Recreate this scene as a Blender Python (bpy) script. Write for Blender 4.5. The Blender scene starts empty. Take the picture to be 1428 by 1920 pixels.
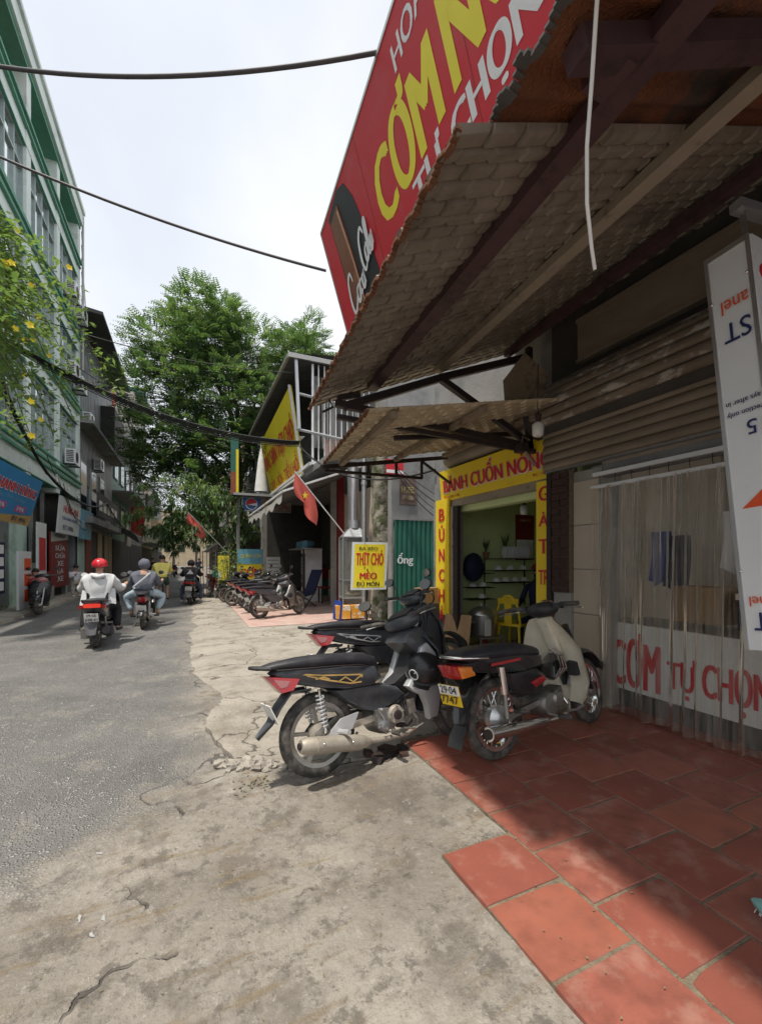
import bpy, math, random
from mathutils import Vector as V, Matrix as MX, noise as NZ
R = math.radians
sc = bpy.context.scene
col = sc.collection
# ---------------------------------------------------------------- camera
cd = bpy.data.cameras.new("camera"); cam = bpy.data.objects.new("camera", cd); col.objects.link(cam)
cam.location = (0, 0, 1.5); cam.rotation_euler = (R(90), 0, R(-24.168))
cd.sensor_fit = 'VERTICAL'; cd.sensor_height = 36; cd.lens = 15.0; cd.shift_y = 90 / 1920
cd.clip_start = 0.05; cd.clip_end = 2000
sc.camera = cam
# ---------------------------------------------------------------- sky and sun
SUN = V((-.262, -.13, 1)).normalized()
w = bpy.data.worlds.new("World"); sc.world = w; w.use_nodes = True
nt = w.node_tree; N = nt.nodes; L = nt.links; N.clear()
out = N.new('ShaderNodeOutputWorld'); bg = N.new('ShaderNodeBackground')
sky = N.new('ShaderNodeTexSky'); sky.sky_type = 'NISHITA'; sky.sun_disc = False
sky.sun_elevation = math.asin(SUN.z); sky.sun_rotation = math.atan2(SUN.x, SUN.y); sky.air_density = 1.3; sky.dust_density = 3
tc = N.new('ShaderNodeTexCoord'); nz = N.new('ShaderNodeTexNoise'); nz.inputs['Scale'].default_value = 1.7; nz.inputs['Detail'].default_value = 6
rmp = N.new('ShaderNodeValToRGB'); rmp.color_ramp.elements[0].position = .30; rmp.color_ramp.elements[0].color = (.78,)*3 + (1,)
rmp.color_ramp.elements[1].position = .52; rmp.color_ramp.elements[1].color = (1, 1, 1, 1)
mp = N.new('ShaderNodeMapping'); mp.inputs['Location'].default_value = (.9, .3, .2)
nz2 = N.new('ShaderNodeTexNoise'); nz2.inputs['Scale'].default_value = 3.0; nz2.inputs['Detail'].default_value = 5
cr = N.new('ShaderNodeValToRGB'); cr.color_ramp.elements[0].position = .3; cr.color_ramp.elements[0].color = (.63, .66, .705, 1)
cr.color_ramp.elements[1].position = .7; cr.color_ramp.elements[1].color = (.71, .725, .75, 1)
sc1 = N.new('ShaderNodeVectorMath'); sc1.operation = 'SCALE'; sc1.inputs['Scale'].default_value = 9.0
mix = N.new('ShaderNodeMix'); mix.data_type = 'RGBA'
L.new(tc.outputs['Generated'], mp.inputs['Vector']); L.new(mp.outputs[0], nz.inputs['Vector']); L.new(mp.outputs[0], nz2.inputs['Vector'])
L.new(nz.outputs[0], rmp.inputs[0]); L.new(nz2.outputs[0], cr.inputs[0]); L.new(cr.outputs[0], sc1.inputs[0])
L.new(rmp.outputs[0], mix.inputs['Factor']); L.new(sky.outputs[0], mix.inputs['A']); L.new(sc1.outputs[0], mix.inputs['B'])
L.new(mix.outputs['Result'], bg.inputs['Color']); bg.inputs['Strength'].default_value = .1; L.new(bg.outputs[0], out.inputs[0])
sd = bpy.data.lights.new("sun", 'SUN'); sd.energy = 2.7; sd.angle = R(2.6); sd.color = (1, .93, .82)
so = bpy.data.objects.new("sun", sd); col.objects.link(so); so.rotation_euler = SUN.to_track_quat('Z', 'Y').to_euler(); so.location = (-10, -4, 40)
sc.view_settings.view_transform = 'Standard'; sc.view_settings.look = 'None'; sc.view_settings.exposure = 0.72; sc.view_settings.gamma = 1
sc.cycles.max_bounces = 5; sc.cycles.diffuse_bounces = 4; sc.cycles.glossy_bounces = 3; sc.cycles.transmission_bounces = 4; sc.cycles.transparent_max_bounces = 12; sc.cycles.use_denoising = True
try: sc.cycles.denoiser = 'OPENIMAGEDENOISE'
except Exception: pass
random.seed(7)
rnd = random.uniform
# ---------------------------------------------------------------- materials
def mat(name, c, r=.6, m=0., var=.14, s=5., c2=None, lo=.5, hi=.62, s2=3., bump=0., bs=60., st=(1, 1, 1), trans=0., ior=1.45, emit=0., coat=0., det=6):
    k = bpy.data.materials.new(name); k.use_nodes = True; t = k.node_tree; n = t.nodes; l = t.links
    b = n['Principled BSDF']; b.inputs['Roughness'].default_value = r; b.inputs['Metallic'].default_value = m
    b.inputs['Transmission Weight'].default_value = trans; b.inputs['IOR'].default_value = ior; b.inputs['Coat Weight'].default_value = coat
    co = n.new('ShaderNodeTexCoord'); oi = n.new('ShaderNodeObjectInfo'); ad = n.new('ShaderNodeVectorMath'); ad.operation = 'MULTIPLY_ADD'
    cb = n.new('ShaderNodeCombineXYZ'); l.new(oi.outputs['Random'], cb.inputs[0]); l.new(oi.outputs['Random'], cb.inputs[1])
    ad.inputs[1].default_value = (37, 19, 23); l.new(cb.outputs[0], ad.inputs[0]); l.new(co.outputs['Object'], ad.inputs[2])
    mp = n.new('ShaderNodeMapping'); mp.inputs['Scale'].default_value = st; l.new(ad.outputs[0], mp.inputs[0])
    a = n.new('ShaderNodeTexNoise'); a.inputs['Scale'].default_value = s; a.inputs['Detail'].default_value = det; a.inputs['Roughness'].default_value = .62; l.new(mp.outputs[0], a.inputs['Vector'])
    x = n.new('ShaderNodeMix'); x.data_type = 'RGBA'; l.new(a.outputs[0], x.inputs['Factor'])
    x.inputs['A'].default_value = tuple(max(0, q*(1-2.2*var)) for q in c)+(1,); x.inputs['B'].default_value = tuple(min(1, q*(1+2.2*var)) for q in c)+(1,)
    o = x.outputs['Result']
    if c2:
        d = n.new('ShaderNodeTexNoise'); d.inputs['Scale'].default_value = s2; d.inputs['Detail'].default_value = 8; d.inputs['Roughness'].default_value = .68; l.new(mp.outputs[0], d.inputs['Vector'])
        q = n.new('ShaderNodeMapRange'); q.inputs['From Min'].default_value = lo; q.inputs['From Max'].default_value = hi; l.new(d.outputs[0], q.inputs[0])
        y = n.new('ShaderNodeMix'); y.data_type = 'RGBA'; l.new(q.outputs[0], y.inputs['Factor']); l.new(o, y.inputs['A']); y.inputs['B'].default_value = tuple(c2)+(1,)
        o = y.outputs['Result']
    l.new(o, b.inputs['Base Color'])
    if emit: l.new(o, b.inputs['Emission Color']); b.inputs['Emission Strength'].default_value = emit
    if bump:
        e = n.new('ShaderNodeTexNoise'); e.inputs['Scale'].default_value = bs; e.inputs['Detail'].default_value = 5; l.new(mp.outputs[0], e.inputs['Vector'])
        u = n.new('ShaderNodeBump'); u.inputs['Strength'].default_value = min(1, bump*2); u.inputs['Distance'].default_value = .02*bump; l.new(e.outputs[0], u.inputs['Height']); l.new(u.outputs[0], b.inputs['Normal'])
    return k
# ---------------------------------------------------------------- mesh helpers
class MB:
    def __init__(s): s.v = []; s.f = []
    def add(s, vs, fs):
        o = len(s.v); s.v += [tuple(q) for q in vs]; s.f += [tuple(i+o for i in f) for f in fs]; return s
    def box(s, c, d, rot=None, tp=1.0):
        h = V(d)/2; vs = []
        for z in (-1, 1):
            k = tp if z > 0 else 1
            for x, y in ((-1, -1), (1, -1), (1, 1), (-1, 1)):
                p = V((x*h.x*k, y*h.y*k, z*h.z)); vs.append((rot @ p if rot else p)+V(c))
        return s.add(vs, [(3, 2, 1, 0), (4, 5, 6, 7), (0, 1, 5, 4), (1, 2, 6, 5), (2, 3, 7, 6), (3, 0, 4, 7)])
    def bb(s, a, b): return s.box([(a[i]+b[i])/2 for i in range(3)], [abs(b[i]-a[i]) for i in range(3)])
    def bar(s, p, q, wd, ht=None, up=(0, 0, 1)):
        p, q = V(p), V(q); d = (q-p); n = d.length; d = d.normalized(); u = V(up)
        if abs(d.dot(u)) > .98: u = V((1, 0, 0))
        x = d.cross(u).normalized(); z = x.cross(d); ro = MX((x, d, z)).transposed()
        return s.box((p+q)/2, (wd, n, ht or wd), ro)
    def tube(s, pts, r, n=8, caps=True):
        pts = [V(p) for p in pts]; rs = r if isinstance(r, (list, tuple)) else [r]*len(pts); vs = []; fs = []
        ref = None
        for i, p in enumerate(pts):
            d = (pts[min(i+1, len(pts)-1)]-pts[max(i-1, 0)]).normalized()
            if ref is None: ref = V((0, 0, 1)) if abs(d.z) < .9 else V((1, 0, 0))
            x = d.cross(ref).normalized(); y = x.cross(d).normalized(); ref = y if False else ref
            for k in range(n):
                a = 2*math.pi*k/n; vs.append(p+(x*math.cos(a)+y*math.sin(a))*rs[i])
        for i in range(len(pts)-1):
            for k in range(n):
                a, b = i*n+k, i*n+(k+1) % n; fs.append((a, b, b+n, a+n))
        if caps: fs += [tuple(range(n))[::-1], tuple(range((len(pts)-1)*n, len(pts)*n))]
        return s.add(vs, fs)
    def lathe(s, prof, n=24, c=(0, 0, 0), ax='z', closed=False, a0=0, a1=360):
        vs = []; fs = []; m = len(prof); full = abs(a1-a0) >= 360; steps = n if full else n+1
        for k in range(steps):
            a = R(a0+(a1-a0)*k/n); ca, sa = math.cos(a), math.sin(a)
            for r, h in prof:
                p = (r*ca, r*sa, h) if ax == 'z' else ((r*ca, h, r*sa) if ax == 'y' else (h, r*ca, r*sa))
                vs.append((p[0]+c[0], p[1]+c[1], p[2]+c[2]))
        for k in range(n):
            k2 = (k+1) % steps
            for i in range(m if closed else m-1):
                j = (i+1) % m; fs.append((k*m+i, k2*m+i, k2*m+j, k*m+j))
        if not closed and full:
            for i in (0, m-1):
                if prof[i][0] > 1e-4: fs.append(tuple(k*m+i for k in range(n)))
        return s.add(vs, fs)
    def pillow(s, poly, yc, hw, ins=.25, hw2=None, rings=3):   # rounded panel: outline in x,z, thickness along y
        n = len(poly); cx = sum(p[0] for p in poly)/n; cz = sum(p[1] for p in poly)/n; vs = []; fs = []
        lev = []
        for k in range(-rings, rings+1):
            a = k/rings*math.pi/2; lev.append((math.sin(a)*hw, 1-ins*(1-math.cos(a))))
        for y, q in lev:
            for (x, z) in poly: vs.append((cx+(x-cx)*q, yc+y, cz+(z-cz)*q))
        for i in range(len(lev)-1):
            for k in range(n):
                a, b = i*n+k, i*n+(k+1) % n; fs.append((a, a+n, b+n, b))
        fs += [tuple(range(n)), tuple(range((len(lev)-1)*n, len(lev)*n))[::-1]]
        return s.add(vs, fs)
    def prism(s, poly, y0, y1, ax='y'):
        n = len(poly); g = (lambda a, b, h: (a, h, b)) if ax == 'y' else ((lambda a, b, h: (h, a, b)) if ax == 'x' else (lambda a, b, h: (a, b, h)))
        vs = [g(a, b, y0) for a, b in poly]+[g(a, b, y1) for a, b in poly]
        fs = [tuple(range(n))[::-1], tuple(range(n, 2*n))]+[(k, (k+1) % n, (k+1) % n+n, k+n) for k in range(n)]
        return s.add(vs, fs)
    def loft(s, secs, caps=True, closed=True):
        n = len(secs[0]); vs = [p for q in secs for p in q]; fs = []
        for i in range(len(secs)-1):
            for k in range(n if closed else n-1):
                a, b = i*n+k, i*n+(k+1) % n; fs.append((a, b, b+n, a+n))
        if caps and closed: fs += [tuple(range(n))[::-1], tuple(range((len(secs)-1)*n, len(secs)*n))]
        return s.add(vs, fs)
    def grid(s, fn, nu, nv):
        vs = [fn(i/nu, j/nv) for j in range(nv+1) for i in range(nu+1)]
        return s.add(vs, [(j*(nu+1)+i, j*(nu+1)+i+1, (j+1)*(nu+1)+i+1, (j+1)*(nu+1)+i) for j in range(nv) for i in range(nu)])
    def ball(s, c, r, n=14, m=9, sq=(1, 1, 1), z0=-1, z1=1):
        a0, a1 = math.asin(z0), math.asin(z1)
        pr = [(math.cos(a0+(a1-a0)*i/m), math.sin(a0+(a1-a0)*i/m)) for i in range(m+1)]
        t = MB().lathe([(max(p, 1e-5), h) for p, h in pr], n)
        return s.add([(c[0]+x*r*sq[0], c[1]+y*r*sq[1], c[2]+z*r*sq[2]) for x, y, z in t.v], t.f)
    def xf(s, m): s.v = [tuple(m @ V(p)) for p in s.v]; return s
    def mesh(s, name, m, smooth=False):
        me = bpy.data.meshes.new(name); me.from_pydata(s.v, [], s.f); me.materials.append(m); me.update()
        if smooth: sm(me, smooth)
        return me
    def build(s, name, m, parent=None, smooth=False, **kw):
        o = bpy.data.objects.new(name, s.mesh(name, m, smooth)); col.objects.link(o); o.parent = parent
        for k, v in kw.items(): o[k] = v
        return o
def sm(me, ang=40):
    me.polygons.foreach_set('use_smooth', [True]*len(me.polygons))
    try: me.set_sharp_from_angle(angle=R(ang if ang is not True else 40))
    except Exception: pass
def thing(name, label, cat, loc=(0, 0, 0), rz=0, group=None, rx=0):
    o = bpy.data.objects.new(name, None); o.empty_display_size = .1; col.objects.link(o); o.location = loc; o.rotation_euler = (rx, 0, rz)
    return tag(o, label, cat, group)
def tag(o, label, cat, group=None):
    o['label'] = label; o['category'] = cat
    if group: o['group'] = group
    return o
def inst(src, name, parent, loc=(0, 0, 0), rot=(0, 0, 0), scl=(1, 1, 1)):
    o = bpy.data.objects.new(name, src); col.objects.link(o); o.parent = parent; o.location = loc; o.rotation_euler = rot; o.scale = scl; return o
def struct(o): o['kind'] = 'structure'; return o
def text(body, m, parent, org, xd, up, wd, ht, bold=.02, depth=.003, name='lettering', shear=0, lift=.004, fat=None, space=1.0):
    c = bpy.data.curves.new('t', 'FONT'); c.body = body; c.offset = .001; c.extrude = 0; c.resolution_u = 3; c.shear = shear; c.space_character = space; c.space_line = .85
    t = bpy.data.objects.new('t', c); col.objects.link(t); dg = bpy.context.evaluated_depsgraph_get()
    me = bpy.data.meshes.new_from_object(t.evaluated_get(dg)); bpy.data.objects.remove(t); bpy.data.curves.remove(c)
    vs = [v.co.copy() for v in me.vertices]; fs = [tuple(p.vertices) for p in me.polygons]; bpy.data.meshes.remove(me)
    xs = [v.x for v in vs]; ys = [v.y for v in vs]; x0, x1, y0, y1 = min(xs), max(xs), min(ys), max(ys)
    if fat is None: fat = max(0, bold-.006)*1.0*wd/(x1-x0)     # heavier letters: copies shifted sideways and stepped in depth
    xd, up, org = V(xd).normalized(), V(up).normalized(), V(org); nn = xd.cross(up); b_ = MB(); sh = (-1, 0, 1) if fat > 1e-5 else (0,)
    for i, q in enumerate(sh):
        b_.add([org+xd*(fat+(v.x-x0)/(x1-x0)*(wd-2*fat)+q*fat)+up*((v.y-y0)/(y1-y0)*ht)+nn*(lift+depth+(.0008 if depth > .001 else .0005)*i) for v in vs], fs)
    return b_.build(name, m, parent)
def skin(name, joints, edges, m, parent, sub=2, fold=0):          # joints: list of (x,y,z,rx,ry)
    me = bpy.data.meshes.new(name); me.from_pydata([j[:3] for j in joints], edges, []); o = bpy.data.objects.new(name, me); col.objects.link(o)
    md = o.modifiers.new('s', 'SKIN'); md.use_smooth_shade = True; sb = o.modifiers.new('u', 'SUBSURF'); sb.levels = sub; sb.render_levels = sub
    for i, sv in enumerate(me.skin_vertices[0].data):
        sv.radius = (joints[i][3], joints[i][4] if len(joints[i]) > 4 else joints[i][3]); sv.use_root = i == 0
    dg = bpy.context.evaluated_depsgraph_get(); m2 = bpy.data.meshes.new_from_object(o.evaluated_get(dg)); bpy.data.objects.remove(o)
    if fold:
        for v in m2.vertices: q = v.co*9; v.co += v.normal*fold*(NZ.noise(q)+.6*NZ.noise(V((q.x*2.3, q.y*2.3, q.z*.9))))
    m2.materials.clear(); m2.materials.append(m); sm(m2, 80); m2.name = name
    o = bpy.data.objects.new(name, m2); col.objects.link(o); o.parent = parent; return o
def catenary(p, q, sag, n=14):
    p, q = V(p), V(q); return [p.lerp(q, i/n)-V((0, 0, sag*4*(i/n)*(1-i/n))) for i in range(n+1)]
def lerp(a, b, t): return a+(b-a)*t
K = {}
def k(n, *a, **q): K[n] = mat(n, *a, **q)
k('tile', (.27, .092, .066), .45, var=.3, s=9, c2=(.40, .24, .19), lo=.52, hi=.80, s2=5, bump=.15, bs=90)
k('mortar', (.20, .165, .115), .9, var=.35, s=30, bump=.5, bs=120)
k('steel_dark', (.045, .035, .035), .55, .3, c2=(.10, .05, .03), lo=.55, hi=.75, s2=12, bump=.2)
k('purple_steel', (.085, .045, .05), .6, .1, c2=(.05, .03, .03), s2=9, bump=.2)
k('light_beam', (.30, .25, .19), .7, c2=(.12, .08, .06), lo=.55, hi=.7, s2=7, bump=.2)
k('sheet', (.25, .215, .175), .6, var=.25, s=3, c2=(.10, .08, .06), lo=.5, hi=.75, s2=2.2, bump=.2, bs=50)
k('sheet_lit', (.52, .43, .30), .55, var=.18, s=3, c2=(.24, .18, .12), lo=.56, hi=.75, s2=2.5, bump=.15)  # sunlit underside put into the colour, paler and warmer than the plain sheet
k('rust_sheet', (.20, .075, .035), .85, var=.4, s=2.5, c2=(.055, .045, .04), lo=.48, hi=.62, s2=1.6, bump=.8, bs=70)
k('rust', (.17, .075, .04), .9, var=.35, s=14, bump=.4)
k('sign_red', (.56, .018, .032), .5, var=.07, s=1.2, c2=(.50, .07, .075), lo=.52, hi=.8, s2=2.5)
k('yellow', (.85, .62, .03), .45, var=.06, s=3, c2=(.62, .43, .05), lo=.6, hi=.8, s2=4)
k('sign_yellow', (.86, .70, .035), .45, var=.06, s=2, c2=(.7, .52, .06), lo=.6, hi=.85, s2=3)
k('txt_white', (.78, .8, .8), .45, var=.04)
k('txt_red', (.55, .025, .035), .45, var=.06)
k('txt_black', (.02, .02, .025), .5)
k('txt_navy', (.02, .03, .12), .5)
k('txt_yellow', (.82, .72, .04), .45, var=.04)
k('orange_red', (.75, .10, .03), .5)
k('white_panel', (.72, .75, .76), .35, var=.05, s=2, c2=(.5, .52, .52), lo=.62, hi=.9, s2=6)
k('alu', (.62, .63, .63), .32, .9, var=.08)
k('galv', (.46, .47, .48), .42, .75, var=.12, s=10)
k('chrome', (.8, .8, .8), .12, 1., var=.03)
k('dull_metal', (.36, .35, .33), .42, .85, var=.15, s=20)
k('dusty_metal', (.42, .38, .32), .6, .5, var=.18, s=16)
k('black_gloss', (.022, .023, .026), .22, var=.2, s=8, coat=.5, c2=(.05, .048, .045), lo=.55, hi=.9, s2=10)
k('black_dusty', (.052, .057, .067), .32, var=.25, s=9, c2=(.10, .097, .092), lo=.45, hi=.8, s2=7)
k('black_plastic', (.032, .032, .035), .55, var=.2, s=9, c2=(.07, .065, .06), lo=.55, hi=.8, s2=9)
k('seat', (.026, .026, .032), .45, var=.2, s=30, c2=(.075, .072, .075), lo=.5, hi=.8, s2=6, bump=.1, bs=200)
k('rubber', (.035, .034, .032), .8, var=.25, s=20, c2=(.16, .145, .125), lo=.42, hi=.7, s2=12, bump=.2, bs=90)
k('silver', (.55, .56, .57), .32, .35, var=.06, coat=.4)
k('cream', (.72, .68, .54), .38, var=.08, s=6, c2=(.34, .28, .19), lo=.6, hi=.75, s2=7, coat=.3)
k('red_lens', (.42, .015, .02), .15, var=.15, coat=.8)
k('amber', (.75, .22, .03), .2, coat=.8)
k('clear_lens', (.40, .15, .15), .15, coat=.6)
k('plate_white', (.78, .78, .76), .5, var=.05); k('plate_yellow', (.8, .55, .03), .5, var=.05)
k('gold', (.55, .36, .12), .4, .3); k('blue', (.02, .06, .32), .5); k('navy', (.015, .02, .06), .7)
k('asphalt_far', (.13, .13, .13), .85, var=.15, s=1.2, bump=.3)
k('plaster', (.32, .31, .28), .85, var=.16, s=2, c2=(.15, .145, .13), lo=.5, hi=.72, s2=1.5, bump=.3, bs=30)
k('plaster_grey', (.25, .25, .245), .85, var=.18, s=1.5, c2=(.11, .11, .105), lo=.5, hi=.72, s2=1.1, bump=.3, bs=25)
k('dark_wall', (.06, .055, .05), .85, var=.25, s=3)
k('beige_wall', (.58, .52, .42), .7, var=.1, s=2, c2=(.25, .21, .15), lo=.55, hi=.8, s2=2)
k('beige_tile', (.52, .45, .36), .35, var=.08, s=2)
k('green_wall', (.62, .71, .36), .7, var=.1, s=2, c2=(.48, .56, .27), lo=.55, hi=.8, s2=2)
k('mint', (.52, .68, .60), .7, var=.1, s=.8, c2=(.22, .30, .26), lo=.52, hi=.75, s2=1.1, bump=.15, bs=15)
k('mint_light', (.72, .80, .76), .7, var=.08, s=.9, c2=(.33, .38, .34), lo=.55, hi=.8, s2=1.3)
k('green_trim', (.10, .30, .21), .55, var=.15, s=2)
k('glass_dark', (.03, .04, .045), .06, var=.3, s=.6)
k('glass_blue', (.66, .76, .78), .06, .85, var=.18, s=.5)
k('frame', (.36, .42, .41), .5, .3)
k('grey_cladding', (.27, .29, .30), .6, .2, var=.15, s=1.2, c2=(.08, .085, .085), lo=.5, hi=.7, s2=1)
k('roof_dark', (.085, .082, .08), .8, var=.25, s=2)
k('green_sheet', (.035, .15, .11), .45, .1, var=.14, s=2, c2=(.10, .13, .10), lo=.6, hi=.75, s2=4)
k('shutter', (.20, .16, .12), .6, .2, var=.2, s=6, c2=(.42, .38, .33), lo=.54, hi=.59, s2=11, st=(1, .4, 1))
k('shutter_plain', (.24, .195, .145), .6, .2, var=.22, s=7, st=(1, .3, 1))
k('brick', (.06, .034, .028), .9, var=.3, s=8, bump=.5, bs=60)
k('wood', (.36, .22, .11), .6, var=.2, s=5, st=(4, 4, .5)); k('cardboard', (.36, .24, .13), .8, var=.12, s=4)
k('ply', (.26, .20, .14), .75, var=.2, s=4, c2=(.14, .1, .07), s2=5)
k('mossy', (.30, .28, .23), .95, var=.3, s=9, c2=(.075, .085, .04), lo=.44, hi=.58, s2=4, bump=1., bs=22)
k('bark', (.10, .085, .065), .95, var=.3, s=12, c2=(.2, .19, .17), lo=.55, hi=.7, s2=9, bump=.8, bs=30)
k('leaf', (.055, .125, .032), .5, var=.3, s=1.2, c2=(.11, .17, .035), lo=.5, hi=.75, s2=.9)
k('leaf_light', (.10, .19, .05), .42, var=.28, s=2.5, c2=(.19, .24, .07), lo=.5, hi=.75, s2=2)
k('petal', (.80, .58, .02), .6)
k('flag_red', (.66, .13, .10), .7, var=.08, s=3)
k('brickred', (.30, .09, .06), .8, var=.2); k('dark_red', (.22, .02, .02), .5)
k('jacket_grey', (.56, .57, .58), .85, var=.08, s=6); k('jacket_dark', (.13, .14, .17), .9, var=.12, s=8)
k('black_cloth', (.016, .016, .02), .9, var=.2); k('jeans', (.42, .52, .60), .9, var=.14, s=9); k('jeans_dark', (.06, .08, .13), .9, var=.15)
k('yellow_cloth', (.74, .66, .18), .9, var=.08); k('green_cloth', (.05, .09, .07), .9); k('khaki', (.5, .46, .38), .9)
k('white_cloth', (.74, .75, .8), .9, var=.05); k('skin_tone', (.44, .26, .18), .6, var=.06); k('hair', (.012, .01, .01), .5)
k('helmet_red', (.6, .02, .03), .25, coat=.6); k('helmet_black', (.014, .015, .017), .35, coat=.2)
k('pepsi_blue', (.03, .12, .36), .45); k('sign_blue', (.03, .22, .48), .45, var=.1, s=1.5); k('pink', (.75, .06, .25), .5); k('sign_cyan', (.16, .42, .55), .5, var=.2, s=3)
k('tan_curtain', (.33, .28, .2), .8); k('awning', (.42, .41, .38), .8, var=.15, s=1.5); k('awning_dark', (.13, .13, .13), .85, var=.2, s=2)
k('plaster_tan', (.45, .36, .25), .85, var=.15, s=1); k('canvas_white', (.7, .7, .68), .8)
k('cable', (.012, .012, .013), .6); k('white_cable', (.72, .72, .7), .5); k('ceramic', (.8, .82, .82), .3)
k('stone', (.34, .31, .27), .9, var=.25, s=9, bump=.7, bs=40); k('slab', (.40, .36, .30), .9, var=.2, s=1.6, c2=(.25, .22, .18), lo=.5, hi=.7, s2=2, bump=.5, bs=60)
k('pale_brick', (.46, .31, .27), .85, var=.18, s=3, c2=(.5, .42, .36), lo=.5, hi=.7, s2=2)
k('crate_orange', (.80, .35, .03), .5, c2=(.75, .72, .65), lo=.52, hi=.55, s2=7); k('bulb', (.80, .79, .74), .3)
k('terracotta', (.25, .12, .08), .8); k('dry_leaf', (.20, .17, .10), .8); k('brush', (.25, .5, .48), .5); k('litter', (.38, .38, .375), .7); k('bottle_blue', (.25, .55, .68), .12, trans=.5)
def clear_sheet(name, tint, fac):
    q = bpy.data.materials.new(name); q.use_nodes = True; t = q.node_tree; n = t.nodes; l = t.links; n.clear()
    o = n.new('ShaderNodeOutputMaterial'); tr = n.new('ShaderNodeBsdfTransparent'); tr.inputs[0].default_value = tint
    pr = n.new('ShaderNodeBsdfPrincipled'); pr.inputs['Base Color'].default_value = (.45, .42, .37, 1); pr.inputs['Roughness'].default_value = .16
    co = n.new('ShaderNodeTexCoord'); mp = n.new('ShaderNodeMapping'); mp.inputs['Scale'].default_value = (6, 22, 1.1); nz = n.new('ShaderNodeTexNoise'); nz.inputs['Scale'].default_value = 2; nz.inputs['Detail'].default_value = 7
    mr = n.new('ShaderNodeMapRange'); mr.inputs['From Min'].default_value = .35; mr.inputs['From Max'].default_value = .75; mr.inputs['To Min'].default_value = fac[0]; mr.inputs['To Max'].default_value = fac[1]
    mx = n.new('ShaderNodeMixShader'); l.new(co.outputs['Object'], mp.inputs[0]); l.new(mp.outputs[0], nz.inputs['Vector']); l.new(nz.outputs[0], mr.inputs[0])
    l.new(mr.outputs[0], mx.inputs[0]); l.new(tr.outputs[0], mx.inputs[1]); l.new(pr.outputs[0], mx.inputs[2]); l.new(mx.outputs[0], o.inputs[0]); return q
K['thin_glass'] = clear_sheet('thin_glass', (.86, .9, .9, 1), (.12, .35))
def pvc_mat():
    q = clear_sheet('pvc', (.96, .95, .91, 1), (.03, .38)); t = q.node_tree; n = t.nodes; l = t.links; o = [x for x in n if x.type == 'OUTPUT_MATERIAL'][0]; src = o.inputs[0].links[0].from_socket
    gl = n.new('ShaderNodeBsdfGlossy'); gl.inputs['Roughness'].default_value = .14; gl.inputs[0].default_value = (.95, .93, .9, 1); lw = n.new('ShaderNodeFresnel'); lw.inputs['IOR'].default_value = 1.22
    mx = n.new('ShaderNodeMixShader'); l.new(lw.outputs[0], mx.inputs[0]); l.new(src, mx.inputs[1]); l.new(gl.outputs[0], mx.inputs[2]); l.new(mx.outputs[0], o.inputs[0]); return q
K['pvc'] = pvc_mat()

def leafy(name, c, c2, tr):
    q = mat(name, c, .5, var=.32, s=1.1, c2=c2, lo=.48, hi=.72, s2=.8); t = q.node_tree; n = t.nodes; l = t.links; b = n['Principled BSDF']; o = [x for x in n if x.type == 'OUTPUT_MATERIAL'][0]
    src = b.inputs['Base Color'].links[0].from_socket; tl = n.new('ShaderNodeBsdfTranslucent'); mu = n.new('ShaderNodeMix'); mu.data_type = 'RGBA'; mu.blend_type = 'MULTIPLY'; mu.inputs['Factor'].default_value = 1; l.new(src, mu.inputs['A']); mu.inputs['B'].default_value = (1.3, 1.45, .75, 1)
    l.new(mu.outputs['Result'], tl.inputs[0]); mx = n.new('ShaderNodeMixShader'); mx.inputs[0].default_value = tr; l.new(b.outputs[0], mx.inputs[1]); l.new(tl.outputs[0], mx.inputs[2]); l.new(mx.outputs[0], o.inputs[0]); return q
K['leaf'] = leafy('leaf', (.085, .145, .065), (.13, .18, .07), .42); K['leaf_light'] = leafy('leaf_light', (.15, .22, .08), (.26, .30, .13), .45)
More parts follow.
